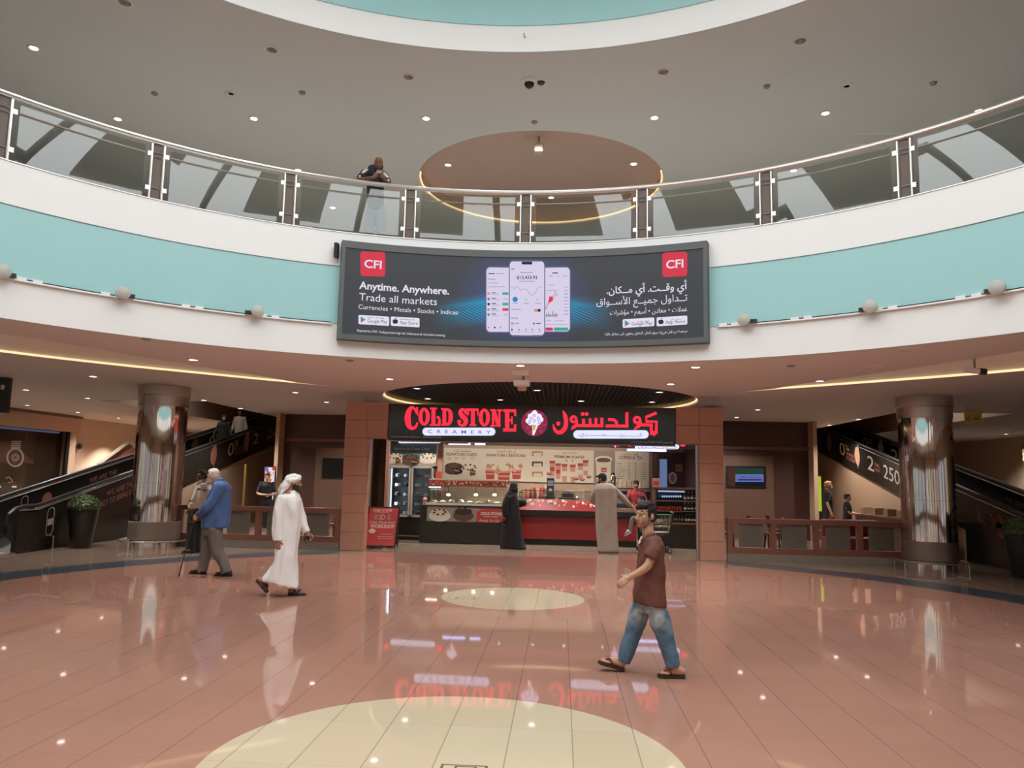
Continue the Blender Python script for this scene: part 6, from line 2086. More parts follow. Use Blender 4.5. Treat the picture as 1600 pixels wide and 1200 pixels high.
class Head:
    """skull, jaw, nose and ears round centre c, looking along f"""
    def __init__(s, c, f, u=(0, 0, 1), k=1.0):
        s.c, s.k = Vector(c), k
        s.u = Vector(u).normalized()
        f = Vector(f)
        s.f = (f - s.u * f.dot(s.u)).normalized()
        s.l = s.u.cross(s.f).normalized()
        s.R = Matrix((s.f, s.l, s.u)).transposed()

    def p(s, f, l, u):
        return s.c + (s.f * f + s.l * l + s.u * u) * s.k

    def ball(s, b, at, r):
        b.ball(s.p(*at), tuple(x * s.k for x in r), 18, 12, s.R)

    def skin(s, b, neck=None, neckr=0.055):
        s.ball(b, (-0.008, 0, 0.02), (0.097, 0.076, 0.1))
        s.ball(b, (0.03, 0, -0.045), (0.062, 0.058, 0.075))
        s.ball(b, (0.068, 0, -0.098), (0.026, 0.03, 0.022))
        limb(b, [s.p(0.088, 0, 0.018), s.p(0.104, 0, -0.01), s.p(0.114, 0, -0.034)], [0.008 * s.k, 0.0095 * s.k, 0.0125 * s.k])
        limb(b, [s.p(0.104, 0.0105, -0.038), s.p(0.104, -0.0105, -0.038)], 0.0085 * s.k)
        limb(b, [s.p(0.078, 0.042, 0.024), s.p(0.09, 0, 0.027), s.p(0.078, -0.042, 0.024)], 0.012 * s.k)
        limb(b, [s.p(0.083, 0.02, -0.068), s.p(0.093, 0, -0.068), s.p(0.083, -0.02, -0.068)], 0.0105 * s.k)
        for d in (1, -1):
            s.ball(b, (0.058, d * 0.04, -0.02), (0.025, 0.02, 0.022))
            s.ball(b, (-0.012, d * 0.078, -0.01), (0.022, 0.009, 0.032))
        if neck is not None:
            limb(b, [s.p(-0.02, 0, -0.05), neck], [neckr * s.k, neckr * 1.1])
        return b

    def face(s, parent, iris='#2a1d14', brow='#1c1613', lips='#7d4a40'):
        for d in (1, -1):
            e = MB()
            e.ball(s.p(0.079, d * 0.031, 0.004), 0.0112 * s.k, 12, 8)
            eye = solid(e, 'eye', mat('eye_white', '#a99d93', 0.25, var=0), parent)
            e = MB()
            e.ball(s.p(0.085, d * 0.030, 0.003), 0.0064 * s.k, 10, 6)
            i_ = solid(e, 'iris', mat('iris_dark', iris, 0.2, var=0), parent)
            i_.parent = eye
            e = MB()
            limb(e, [s.p(0.086, d * 0.014, 0.029), s.p(0.088, d * 0.032, 0.035), s.p(0.072, d * 0.052, 0.029)], [0.005 * s.k, 0.006 * s.k, 0.0035 * s.k], 8)
            solid(e, 'eyebrow', mat('brow_' + brow, brow, 0.8), parent)
        e = MB()
        limb(e, [s.p(0.089, 0.022, -0.066), s.p(0.1015, 0, -0.066), s.p(0.089, -0.022, -0.066)], [0.003 * s.k, 0.0055 * s.k, 0.003 * s.k], 8)
        solid(e, 'lips', mat('lips_' + lips, lips, 0.5), parent)

    def hair(s, parent, color, voxel=0.006, short=True, name='hair', extra=(), bald=0.0):
        b = MB()
        s.ball(b, (-0.02, 0, 0.034), (0.099, 0.081, 0.1))
        s.ball(b, (-0.045, 0, -0.005), (0.072, 0.078, 0.08))
        s.ball(b, (0.02, 0, 0.085), (0.068, 0.066, 0.045))
        for d in (1, -1):
            s.ball(b, (0.008, d * 0.066, 0.02), (0.03, 0.013, 0.045))
        for at, r in extra:
            s.ball(b, at, r)
        return fuse(b, name, mat('hair_' + color, color, 0.7, var=0.25, scale=60, bump=0.4), parent, voxel, 2, (0.004, 60, 60, 3))

    def stubble(s, body, parent, color, top=-0.032, thick=0.002):
        """short beard lying on the jaw: follows the face's own surface"""
        me = body.data
        L = parent.location
        Ri = s.R.transposed()
        vs, fs, ix = [], [], {}

        def keep(q):
            f, l, u = q
            if abs(l) > 0.068 or u > -0.02:
                return False
            if u < -0.125 or f < -0.012 or u > top + max(0.0, 0.045 - f) * 1.1:
                return False
            if f > 0.075 and abs(l) < 0.024 and -0.082 < u < -0.056:
                return False
            if u > -0.05 and abs(l) < 0.03 and f > 0.07:
                return False
            if u < -0.105 and f < 0.02:
                return False
            return True
        for p_ in me.polygons:
            c = Ri @ (p_.center + L - s.c) / s.k
            if c.length < 0.16 and keep(c):
                f_ = []
                for vi in p_.vertices:
                    if vi not in ix:
                        v = me.vertices[vi]
                        ix[vi] = len(vs)
                        vs.append(tuple(v.co + v.normal * thick))
                    f_.append(ix[vi])
                fs.append(f_)
        m2 = bpy.data.meshes.new('beard')
        m2.from_pydata(vs, [], fs)
        m2.materials.append(mat('stubble_' + color, color, 0.8, var=0.2, scale=90))
        m2.shade_smooth()
        o = bpy.data.objects.new('beard', m2)
        C.objects.link(o)
        o.parent = parent
        return o

    def beard(s, parent, color, full=1.0, voxel=0.005):
        b = MB()
        for d in (1, -1):
            limb(b, [s.p(0.0, d * 0.07, -0.02), s.p(0.03, d * 0.058, -0.075), s.p(0.065, d * 0.025, -0.11)], [0.01 * s.k, 0.016 * s.k * full, 0.02 * s.k * full])
            limb(b, [s.p(0.092, d * 0.005, -0.052), s.p(0.085, d * 0.03, -0.062), s.p(0.075, d * 0.035, -0.09)], [0.006 * s.k, 0.007 * s.k, 0.01 * s.k])
        s.ball(b, (0.072, 0, -0.104), (0.026, 0.034, 0.022 * full))
        return fuse(b, 'beard', mat('beard_' + color, color, 0.8, var=0.2, scale=80), parent, voxel, 2)


def hand(b, wrist, d, palm, curl=0.5, k=1.0, thumb=1):
    """palm, four bent fingers and a thumb; d = direction of the hand, palm = way the palm faces; thumb=+1/-1 picks its side"""
    wrist, d = Vector(wrist), Vector(d).normalized()
    palm = Vector(palm)
    palm = (palm - d * palm.dot(d)).normalized()
    sd = d.cross(palm).normalized() * thumb
    R = Matrix((d, sd, palm)).transposed()
    b.ball(wrist + d * 0.045 * k, (0.05 * k, 0.04 * k, 0.016 * k), 14, 10, R)
    limb(b, [wrist - d * 0.02 * k, wrist + d * 0.03 * k], [0.026 * k, 0.024 * k])
    for i, (off, ln) in enumerate(((0.030, 0.074), (0.010, 0.082), (-0.010, 0.077), (-0.029, 0.061))):
        p = wrist + d * 0.082 * k + sd * off * k - d * abs(off) * 0.3 * k
        pts, a = [p - d * 0.03 * k, p], curl * (0.75 + 0.12 * i)
        ang = 0.0
        for seg, f in ((0.42, 0.5), (0.32, 0.8), (0.26, 0.6)):
            ang += a * f
            p = p + (d * math.cos(ang) + palm * math.sin(ang)) * ln * seg * k
            pts.append(p)
        limb(b, pts, [0.0098 * k, 0.0095 * k, 0.0088 * k, 0.008 * k, 0.0068 * k], 8)
    t0 = wrist + d * 0.022 * k + sd * 0.028 * k
    t1 = t0 + (d * 0.6 + sd * 0.75 + palm * 0.35).normalized() * 0.04 * k
    t2 = t1 + (d * 0.85 + sd * 0.25 + palm * 0.5).normalized() * 0.03 * k
    t3 = t2 + (d * 0.9 - sd * 0.05 + palm * 0.5).normalized() * 0.024 * k
    limb(b, [t0, t1, t2, t3], [0.0135 * k, 0.0115 * k, 0.0098 * k, 0.0078 * k], 8)
    return b


def foot(b, ankle, heel, toe, k=1.0, toes=True):
    """bare foot from heel to toe with separate toes"""
    ankle, heel, toe = Vector(ankle), Vector(heel), Vector(toe)
    d = (toe - heel).normalized()
    sd = d.cross(UPV).normalized()
    up_ = sd.cross(d).normalized()
    limb(b, [ankle, heel + d * 0.05 * k + up_ * 0.04 * k], [0.038 * k, 0.036 * k])
    limb(b, [heel + d * 0.03 * k + up_ * 0.032 * k, heel + d * 0.12 * k + up_ * 0.034 * k, heel + d * 0.19 * k + up_ * 0.02 * k], [0.033 * k, 0.034 * k, 0.024 * k])
    limb(b, [ankle - d * 0.0 + up_ * 0.01, heel + d * 0.13 * k + up_ * 0.045 * k], [0.036 * k, 0.024 * k])
    if toes:
        for i, o in enumerate((-0.028, -0.01, 0.006, 0.02, 0.032)):
            q = heel + d * (0.185 - abs(o + .01) * 0.5) * k + sd * o * k + up_ * 0.016 * k
            limb(b, [q - d * 0.03 * k, q + d * 0.035 * k], [0.012 * k, (0.011 if i else 0.013) * k], 8)
    return b


def sole(heel, toe, w, h, up_=None):
    """shoe sole as an outline swept up"""
    heel, toe = Vector(heel), Vector(toe)
    d = (toe - heel).normalized()
    sd = d.cross(UPV).normalized()
    u_ = sd.cross(d).normalized()
    L = (toe - heel).length
    pts = []
    prof = [(0.0, .2), (0.03, .62), (0.12, .8), (0.3, .74), (0.5, .78), (0.7, .98), (0.85, .92), (0.95, .6), (1.0, .2)]
    for f, k in prof:
        pts.append(heel + d * L * f + sd * w / 2 * k)
    for f, k in prof[::-1]:
        pts.append(heel + d * L * f - sd * w / 2 * k)
    b = MB()
    n = len(pts)
    b.add(list(pts) + [p + u_ * h for p in pts], [list(range(n))[::-1], list(range(n, 2 * n))] + [[i, (i + 1) % n, n + (i + 1) % n, n + i] for i in range(n)])
    return b, d, sd, u_, L


def shoe(parent, heel, toe, m, ms, w=0.1, high=0.085):
    b, d, sd, u_, L = sole(heel, toe, w, 0.02)
    s_ = solid(b, 'shoe_sole', ms, parent, smooth=False)
    heel, toe = Vector(heel), Vector(toe)
    b = MB()
    limb(b, [heel + d * 0.05 + u_ * 0.045, heel + d * L * 0.45 + u_ * 0.05, heel + d * (L - 0.05) + u_ * 0.032], [0.044, 0.043, 0.032])
    limb(b, [heel + d * 0.06 + u_ * 0.045, heel + d * 0.06 + u_ * high], [0.044, 0.042])
    o = fuse(b, 'shoe', m, parent, 0.009, 2)
    s_.parent = o
    return o


def sandal(parent, heel, toe, ms, mstrap, crossed=True, w=0.105):
    b, d, sd, u_, L = sole(heel, toe, w, 0.024)
    s_ = solid(b, 'sandal', ms, parent, smooth=False)
    heel = Vector(heel)
    b = MB()

    def arch(f0, f1, h):
        pts = []
        for i in range(9):
            t = i / 8
            x = (t - 0.5) * w * 0.96
            f = f0 + (f1 - f0) * t
            pts.append(heel + d * L * f + sd * x + u_ * (0.02 + h * math.sin(PI * t)))
        for p, q in zip(pts, pts[1:]):
            b.bar(p, q, 0.034, 0.007, u_)
    if crossed:
        arch(0.52, 0.74, 0.062)
        arch(0.74, 0.52, 0.066)
        arch(0.42, 0.42, 0.078)
    else:
        th = heel + d * L * 0.82 + u_ * 0.03
        for sg in (-1, 1):
            a = heel + d * L * 0.45 + sd * sg * w * 0.42 + u_ * 0.025
            m_ = (a + th) / 2 + u_ * 0.05 + sd * sg * 0.012
            q = spline([tuple(a), tuple(m_), tuple(th + u_ * 0.012)], 5)
            for p, r_ in zip(q, q[1:]):
                b.bar(p, r_, 0.022, 0.007, u_)
    o = solid(b, 'strap', mstrap, parent, smooth=False)
    o.parent = s_
    return s_


SKINB = mat('skin_brown', '#80583f', 0.5, var=0.05, scale=25)
SKIN = [mat('skin_warm', '#c4977b', 0.5, var=0.05, scale=25), mat('skin_light', '#c79a80', 0.5, var=0.06, scale=25), mat('skin_dark', '#5b3b2b', 0.5, var=0.05, scale=25), mat('skin_olive', '#a5785c', 0.5, var=0.05, scale=25)]


def J(v):
    return lambda x, y, dv=0.0: P(x, y, v=v + dv)


# ---- 1: man in brown shirt and jeans, walking to the left
g = P(1000, 1052, z=0)
pr = thing('person', 'man in brown polo shirt, faded jeans and flip-flops walking left across the floor', 'person', (g.x, 2.42, 0))
V1 = 2.42
j = J(V1)
fwd = (-HV)
look = (-HV * 0.80 - DV * 0.60)
NEARD, FARD = -0.09, 0.08
hd = Head(j(1008.5, 805), look, (0.03, 0, 1), 0.98)
b = MB()
hd.skin(b, j(1013, 836), 0.052)
# torso, pelvis
limb(b, [j(1018, 848), j(1017, 880), j(1014, 915), j(1014, 935)], [0.08, 0.09, 0.085, 0.085])
sh = j(1021, 849, -0.15)
el, wr_ = j(1013, 883, -0.21), j(985, 901, -0.2)
limb(b, [sh, el, wr_], [0.042, 0.04, 0.027])
hand(b, j(984, 902, -0.2), (j(966, 913, -0.2) - j(984, 902, -0.2)), (HV * 0.35 - UPV * 0.6 + DV * 0.9), 0.75, 1.02, thumb=-1)
limb(b, [j(1010, 850, 0.16), j(1030, 885, 0.2), j(1028, 912, 0.2)], [0.05, 0.04, 0.028])
hand(b, j(1028, 912, 0.2), (0, 0, -1), -DV, 0.6, 1.0, thumb=1)
hipF, kneeF, ankF = j(1006, 936, FARD), j(988, 992, FARD), j(973, 1034, FARD)
hipN, kneeN, ankN = j(1022, 938, NEARD), j(1040, 998, NEARD), j(1052.5, 1043, NEARD)
limb(b, [hipF, kneeF, ankF], [0.08, 0.058, 0.04])
limb(b, [hipN, kneeN, ankN], [0.08, 0.058, 0.04])
hlF, toF = j(975.5, 1049.5, FARD), j(934, 1036, FARD)
hlN, toN = P(1071, 1059, v=V1 + NEARD), P(1027, 1058.5, v=V1 + NEARD)
hlN.z, toN.z = 0.002, 0.004
hlF.z = 0.004
foot(b, ankF, hlF + UPV * 0.022, toF + UPV * 0.022)
foot(b, ankN, hlN + UPV * 0.022, toN + UPV * 0.022)
body = fuse(b, 'body', SKIN[0], pr, 0.005, 1)
hd.face(pr)
hd.hair(pr, '#171413', extra=(((0.06, 0.02, 0.088), (0.045, 0.05, 0.028)), ((0.075, -0.01, 0.068), (0.022, 0.05, 0.018)), ((-0.01, 0, 0.105), (0.08, 0.07, 0.035))))
hd.stubble(body, pr, '#a07660', top=-0.05, thick=0.0012)
b = MB()
loft(b, [(1006, 835, 1021, 833, 0.075), (1002, 843, 1033, 840, 0.17), (1000, 852, 1037, 849, 0.19), (998, 868, 1038, 866, 0.185), (995, 888, 1038.5, 886, 0.18), (992, 908, 1039, 908, 0.185), (990, 924, 1040.5, 926, 0.205), (990.5, 938, 1041, 944, 0.215), (992, 940, 1040.5, 947, 0.212)], v=V1)
limb(b, [j(1023, 849, -0.13), j(1020, 862, -0.19), j(1015, 871.5, -0.205)], [0.068, 0.07, 0.068], end=False)
limb(b, [j(1012, 849, 0.14), j(1020, 862, 0.19), j(1024, 869, 0.2)], [0.066, 0.066, 0.062])
fuse(b, 'polo_shirt', mat('brown_jersey', '#6b4035', 0.85, var=0.1, scale=20), pr, 0.008, 3, (0.014, 8, 6, 2))
b = MB()
for sg in (-1, 1):
    limb(b, [j(1021, 834, 0.05 * sg), j(1012, 837, 0.085 * sg), j(1003, 845, 0.06 * sg), j(1000.5, 849, 0.03 * sg)], [0.02, 0.022, 0.018, 0.01])
fuse(b, 'collar', mat('brown_collar', '#7d5242', 0.85), pr, 0.007, 1)
b = MB()
b.bar(j(1003, 838, -0.05), j(998.5, 849, -0.06), 0.03, 0.006)
solid(b, 'earphone_cord', mat('white_plastic', '#d8d4cf', 0.4), pr)
jm = bpy.data.materials.new('faded_denim')
jm.use_nodes = True
nt = jm.node_tree
X = NX(nt)
tc = nt.nodes.new('ShaderNodeTexCoord')
n1 = nt.nodes.new('ShaderNodeTexNoise')
n1.inputs['Scale'].default_value = 7
n1.inputs['Detail'].default_value = 8
nt.links.new(tc.outputs['Object'], n1.inputs['Vector'])
sp = nt.nodes.new('ShaderNodeSeparateXYZ')
nt.links.new(tc.outputs['Object'], sp.inputs[0])
zf = X.m('SUBTRACT', 1.0, X.m('MINIMUM', X.m('DIVIDE', X.m('ABSOLUTE', X.m('SUBTRACT', sp.outputs[2], 0.58)), 0.22), 1.0))
ff = X.m('MULTIPLY', zf, X.m('MINIMUM', X.m('MAXIMUM', X.m('MULTIPLY_ADD', n1.outputs['Fac'], 4.0, -1.5), 0.0), 1.0))
col = X.mix(n1.outputs['Fac'], lin('#33536d'), lin('#6f8ea3'))
col = X.mix(X.m('MULTIPLY', ff, 0.9), col, lin('#c8ccc6'))
nt.links.new(col, nt.nodes['Principled BSDF'].inputs['Base Color'])
nt.nodes['Principled BSDF'].inputs['Roughness'].default_value = 0.9
b = MB()
loft(b, [(999, 922, 1032, 924, 0.14), (995, 940, 1036, 942, 0.15), (997, 955, 1036, 955, 0.14)], v=V1)
limb(b, [hipF, j(998, 962, FARD), kneeF, j(979, 1018, FARD), j(974, 1034, FARD)], [0.09, 0.097, 0.08, 0.07, 0.066], end=False)
limb(b, [hipN, j(1031, 968, NEARD), kneeN, j(1048, 1025, NEARD), j(1052, 1041, NEARD)], [0.088, 0.097, 0.08, 0.07, 0.066], end=False)
fuse(b, 'jeans', jm, pr, 0.008, 2, (0.008, 13, 10, 5))
FS, FST = mat('flipflop_brown', '#3a2a20', 0.7), mat('flipflop_red', '#7a3427', 0.6)
sandal(pr, hlF, toF, FS, FST, False)
sandal(pr, hlN, toN, FS, FST, False)

# ---- 2: man in white robe and head cloth, walking to the right
V2 = 6.17
j = J(V2)


def q2(zx, zy, dv=0.0):
    return P(380 + zx / 5.717, 730 + zy / 5.717, v=V2 + dv)


def r2(xl, yl, xr, yr, t, dv=0.0):
    return (380 + xl / 5.717, 730 + yl / 5.717, 380 + xr / 5.717, 730 + yr / 5.717, t, dv)


g = q2(440, 1150)
pr = thing('person', 'man in long white robe and white head cloth walking right, holding a black phone', 'person', (g.x, V2, 0))
hd = Head(q2(452, 140), HV * 0.98 + DV * 0.15, (0, 0, 1), 0.98)
b = MB()
hd.skin(b, q2(425, 220), 0.055)
limb(b, [q2(420, 250), q2(420, 400), q2(410, 600)], [0.1, 0.12, 0.12])
limb(b, [q2(350, 280, -.17), q2(305, 480, -.2), q2(305, 650, -.2)], [0.055, 0.042, 0.03])
hand(b, q2(305, 655, -.2), (0.1, 0, -1), DV, 0.6, 1.05, thumb=1)
limb(b, [q2(470, 285, .17), q2(520, 470, .2), q2(572, 590, .2)], [0.055, 0.042, 0.03])
hand(b, q2(570, 588, .2), (q2(585, 660, .2) - q2(570, 588, .2)), HV * 0.3 - DV, 1.1, 1.05, thumb=-1)
aF, aR = q2(430, 1090, .08), q2(165, 1010, -.08)
limb(b, [q2(420, 620, .08), q2(425, 850, .08), aF], [0.09, 0.06, 0.042])
limb(b, [q2(400, 620, -.08), q2(360, 820, -.05), q2(262, 960, -.08), aR], [0.09, 0.06, 0.05, 0.042])
hF, tF = q2(398, 1150, .08), q2(560, 1152, .08)
hF.z, tF.z = 0.002, 0.003
hR, tR = q2(112, 1012, -.08), q2(215, 1124, -.08)
tR.z = max(0.004, tR.z)
foot(b, aF, hF + UPV * .022, tF + UPV * .022)
foot(b, aR, hR + UPV * .022, tR + UPV * .022)
body = fuse(b, 'body', SKIN[3], pr, 0.006, 2)
hd.face(pr)
hd.stubble(body, pr, '#33261e', thick=0.004)
ROBE = mat('white_cotton', '#eeebe7', 0.85, var=0.02, scale=5)
b = MB()
loft(b, [r2(392, 205, 468, 215, .07), r2(385, 225, 472, 235, .09), r2(345, 255, 490, 262, .19), r2(330, 300, 508, 305, .2), r2(335, 400, 513, 410, .19), r2(340, 520, 508, 525, .18), r2(325, 640, 498, 640, .18), r2(295, 740, 486, 740, .19), r2(278, 830, 474, 840, .2), r2(235, 905, 474, 920, .21), r2(180, 965, 482, 1000, .215), r2(165, 985, 487, 1060, .215), r2(175, 1000, 486, 1075, .2)], v=V2)
limb(b, [q2(348, 285, -.165), q2(305, 470, -.2), q2(303, 655, -.2)], [0.075, 0.07, 0.063], end=False)
limb(b, [q2(478, 290, .165), q2(522, 470, .2), q2(566, 585, .2)], [0.075, 0.066, 0.058], end=False)
fuse(b, 'robe', ROBE, pr, 0.010, 2, (0.034, 6, 1.8, 9))
b = MB()
limb(b, [q2(392, 215), q2(430, 222, -.07), q2(468, 225), q2(430, 222, .07), q2(392, 215)], 0.016)
fuse(b, 'collar', ROBE, pr, 0.008, 1)
b = MB()
hd.ball(b, (-0.012, 0, 0.05), (0.108, 0.092, 0.095))
hd.ball(b, (0.04, 0, 0.075), (0.062, 0.078, 0.05))
limb(b, [hd.p(0.075, 0, 0.062), hd.p(0.04, 0.085, 0.055), hd.p(-0.05, 0.095, 0.03)], [0.026, 0.024, 0.026])
limb(b, [hd.p(0.075, 0, 0.062), hd.p(0.04, -0.085, 0.055), hd.p(-0.05, -0.095, 0.03)], [0.026, 0.024, 0.026])
limb(b, [hd.p(-0.06, 0, 0.05), hd.p(-0.1, 0, -0.03), q2(345, 200), q2(318, 255)], [0.075, 0.07, 0.055, 0.012])
limb(b, [hd.p(-0.06, -.05, 0.02), q2(372, 175, -.08), q2(335, 240, -.12)], [0.05, 0.05, 0.012])
limb(b, [hd.p(-0.06, .05, 0.02), q2(372, 175, .08), q2(335, 240, .12)], [0.05, 0.05, 0.012])
fuse(b, 'head_cloth', ROBE, pr, 0.008, 3, (0.012, 14, 14, 1))
BS = mat('brown_leather', '#3b2e27', 0.6)
sandal(pr, hF, tF, BS, BS, True, 0.115)
sandal(pr, hR, tR, BS, BS, True, 0.115)
ph = thing('mobile_phone', 'black phone with a loop of beads in the right hand of the man in white', 'phone', tuple(q2(572, 640, .17)))
MB().box(-0.04, 0.035, -0.008, 0.008, -0.03, 0.04).build('case', BLACKG, ph)
MB().tube([(0.03 + 0.045 * math.cos(a) - 0.0, 0, -0.075 + 0.03 * math.sin(a)) for a in [2 * PI * k / 24 for k in range(25)]], 0.006, 6).build('beads', mat('bead_brown', '#4a3a30', 0.4), ph)

# ---- 3: old man with a walking stick
V3 = 8.1


def q3(zx, zy, dv=0.0):
    return P(270 + zx / 6.317, 720 + zy / 6.317, v=V3 + dv)


def r3(xl, yl, xr, yr, t, dv=0.0):
    return (270 + xl / 6.317, 720 + yl / 6.317, 270 + xr / 6.317, 720 + yr / 6.317, t, dv)


g = q3(370, 1110)
pr = thing('person', 'white-haired old man in blue shirt and grey trousers walking left with a stick', 'person', (g.x, V3, 0))
hd = Head(q3(400, 152), -HV * 0.98 + DV * 0.25 - UPV * 0.12, (-0.12, 0, 1), 1.02)
b = MB()
hd.skin(b, q3(445, 215), 0.058)
limb(b, [q3(462, 285), q3(450, 420), q3(400, 640)], [0.09, 0.14, 0.13])
limb(b, [q3(470, 275, -.18), q3(352, 440, -.24), q3(250, 530, -.18)], [0.055, 0.045, 0.03])
hand(b, q3(245, 532, -.18), (q3(205, 590, -.18) - q3(245, 532, -.18)), DV + HV * .4, 1.15, 1.05, thumb=-1)
limb(b, [q3(500, 285, .18), q3(480, 430, .25), q3(400, 560, .22)], [0.055, 0.042, 0.03])
hand(b, q3(400, 560, .22), (-0.4, 0, -1), -DV, 0.6, 1.05, thumb=1)
aF, aN = q3(300, 1070, .09), q3(520, 1078, -.09)
limb(b, [q3(365, 650, .09), q3(335, 870, .09), aF], [0.1, 0.07, 0.05])
limb(b, [q3(410, 650, -.09), q3(430, 870, -.09), aN], [0.1, 0.07, 0.05])
limb(b, [aF, aF - UPV * .06 - HV * .06], [0.045, 0.035])
limb(b, [aN, aN - UPV * .06 - HV * .06], [0.045, 0.035])
body = fuse(b, 'body', SKIN[1], pr, 0.007, 2)
hd.face(pr, brow='#cfc8bd')
hd.hair(pr, '#c9c1b4')
hd.stubble(body, pr, '#cdc1b3', thick=0.004)
b = MB()
loft(b, [r3(405, 205, 478, 185, .08), r3(392, 240, 535, 225, .19), r3(372, 285, 566, 275, .22), r3(345, 350, 573, 340, .22), r3(325, 430, 571, 425, .21), r3(308, 520, 563, 510, .2), r3(298, 590, 556, 585, .195), r3(290, 655, 551, 645, .195), r3(296, 664, 549, 652, .18)], v=V3)
limb(b, [q3(478, 268, -.18), q3(360, 440, -.24), q3(262, 522, -.185)], [0.085, 0.075, 0.058])
limb(b, [q3(505, 275, .19), q3(485, 430, .25), q3(410, 545, .22)], [0.08, 0.07, 0.056])
limb(b, [q3(410, 215), q3(450, 195, -.07), q3(482, 182), q3(450, 195, .07), q3(410, 215)], 0.02)
fuse(b, 'blue_shirt', mat('blue_cotton', '#46618f', 0.85, var=0.05, scale=10), pr, 0.010, 3, (0.022, 6, 3, 4))
b = MB()
loft(b, [r3(310, 610, 500, 610, .16), r3(305, 660, 490, 665, .175), r3(310, 730, 480, 740, .165)], v=V3)
limb(b, [q3(358, 690, .09), q3(335, 870, .09), q3(305, 1010, .09), q3(293, 1092, .09)], [0.125, 0.105, 0.09, 0.085], end=False)
limb(b, [q3(412, 690, -.09), q3(440, 870, -.09), q3(500, 1010, -.09), q3(530, 1105, -.09)], [0.125, 0.105, 0.092, 0.085], end=False)
fuse(b, 'trousers', mat('grey_wool', '#6b6660', 0.9, var=0.06), pr, 0.010, 3, (0.016, 7, 4, 2))
BLS = mat('black_shoe', '#1f1c1b', 0.4)
h1, t1 = q3(338, 1118, .09), q3(158, 1108, .09)
h1.z, t1.z = 0.002, 0.006
h2, t2 = q3(588, 1132, -.09), q3(408, 1132, -.09)
h2.z, t2.z = 0.002, 0.004
shoe(pr, h1, t1, BLS, DARK)
shoe(pr, h2, t2, BLS, DARK)
tip = P(279.8, 899.5, z=0.0)
st = thing('walking_stick', 'dark walking stick in the hand of the old man in blue', 'walking stick', tuple(tip))
gr_ = q3(203, 600, -.2) - tip
MB().tube([(0, 0, 0.02), gr_ * 0.98], [0.011, 0.012], 8).build('shaft', mat('stick_brown', '#46281f', 0.45), st)
MB().tube([(0, 0, 0), (0, 0, 0.035)], [0.018, 0.016], 10).build('rubber_tip', RAILM, st)
MB().tube([gr_ * 0.98 - HV * 0.06, gr_, gr_ + HV * 0.05 + UPV * 0.01], 0.016, 8).build('handle', mat('stick_brown', '#46281f'), st)
MB().tube([gr_ * 0.44, gr_ * 0.46], 0.017, 8).build('joint', DARK, st)

# ---- 4: guard in white shirt
V4 = 11.5


def q4(zx, zy, dv=0.0):
    return P(270 + zx / 6.317, 720 + zy / 6.317, v=V4 + dv)


def r4_(xl, yl, xr, yr, t, dv=0.0):
    return (270 + xl / 6.317, 720 + yl / 6.317, 270 + xr / 6.317, 720 + yr / 6.317, t, dv)


g = q4(215, 910)
pr = thing('person', 'guard in white shirt with dark shoulder boards and black trousers behind the old man', 'person', (g.x, V4, 0))
hd = Head(q4(290, 150), -HV * 0.85 - DV * 0.5, (-0.05, 0, 1), 1.0)
b = MB()
hd.skin(b, q4(305, 205), 0.055)
limb(b, [q4(305, 240), q4(280, 350), q4(235, 480)], [0.14, 0.14, 0.13])
limb(b, [q4(258, 245, -.05), q4(210, 370, -.14), q4(172, 470, -.16)], [0.05, 0.042, 0.03])
hand(b, q4(170, 474, -.16), (q4(128, 510, -.16) - q4(170, 474, -.16)), -UPV + HV * .2, 0.5, 1.0, thumb=-1)
limb(b, [q4(350, 250, .05), q4(345, 350, .1), q4(300, 430, .0)], [0.05, 0.042, 0.03])
limb(b, [q4(235, 480, .08), q4(235, 700, .08), q4(240, 880, .08)], [0.1, 0.07, 0.05])
limb(b, [q4(200, 480, -.08), q4(185, 700, -.08), q4(185, 885, -.08)], [0.1, 0.07, 0.05])
fuse(b, 'body', SKIN[2], pr, 0.012, 2)
hd.face(pr)
hd.hair(pr, '#15110f', 0.009)
b = MB()
loft(b, [r4_(285, 208, 330, 205, .08), r4_(262, 232, 362, 228, .16), r4_(245, 275, 372, 275, .17), r4_(225, 350, 352, 355, .165), r4_(200, 430, 310, 440, .16), r4_(188, 480, 290, 470, .16), r4_(190, 488, 286, 478, .15)], v=V4)
limb(b, [q4(262, 248, -.06), q4(212, 370, -.14), q4(178, 455, -.16)], [0.075, 0.068, 0.058])
limb(b, [q4(350, 252, .05), q4(348, 350, .1), q4(308, 420, .0)], [0.075, 0.066, 0.055])
fuse(b, 'white_shirt', mat('uniform_white', '#b9ada0', 0.85, var=0.04), pr, 0.012, 3, (0.018, 6, 4, 7))
for zx, zy in ((262, 228), (345, 224)):
    b = MB()
    b.bar(q4(zx - 16, zy + 6, -.1), q4(zx + 16, zy - 4, -.1), 0.05, 0.012)
    solid(b, 'shoulder_board', DARK, pr)
for zx, zy in ((258, 280), (310, 290)):
    b = MB()
    b.box(-0.04, 0.04, -0.004, 0.004, -0.02, 0.02)
    o = b.build('badge', mat('badge_dark', '#4a4640', 0.5), pr, loc=q4(zx, zy, -.19) - pr.location)
b = MB()
loft(b, [r4_(180, 470, 292, 455, .15), r4_(172, 540, 290, 530, .165), r4_(172, 600, 285, 600, .16)], v=V4)
limb(b, [q4(240, 560, .08), q4(240, 720, .08), q4(244, 885, .08)], [0.115, 0.095, 0.085])
limb(b, [q4(200, 560, -.08), q4(182, 720, -.08), q4(182, 895, -.08)], [0.115, 0.1, 0.088])
fuse(b, 'trousers', mat('black_cloth', '#1c1a18', 0.9), pr, 0.012, 3, (0.014, 7, 4, 2))
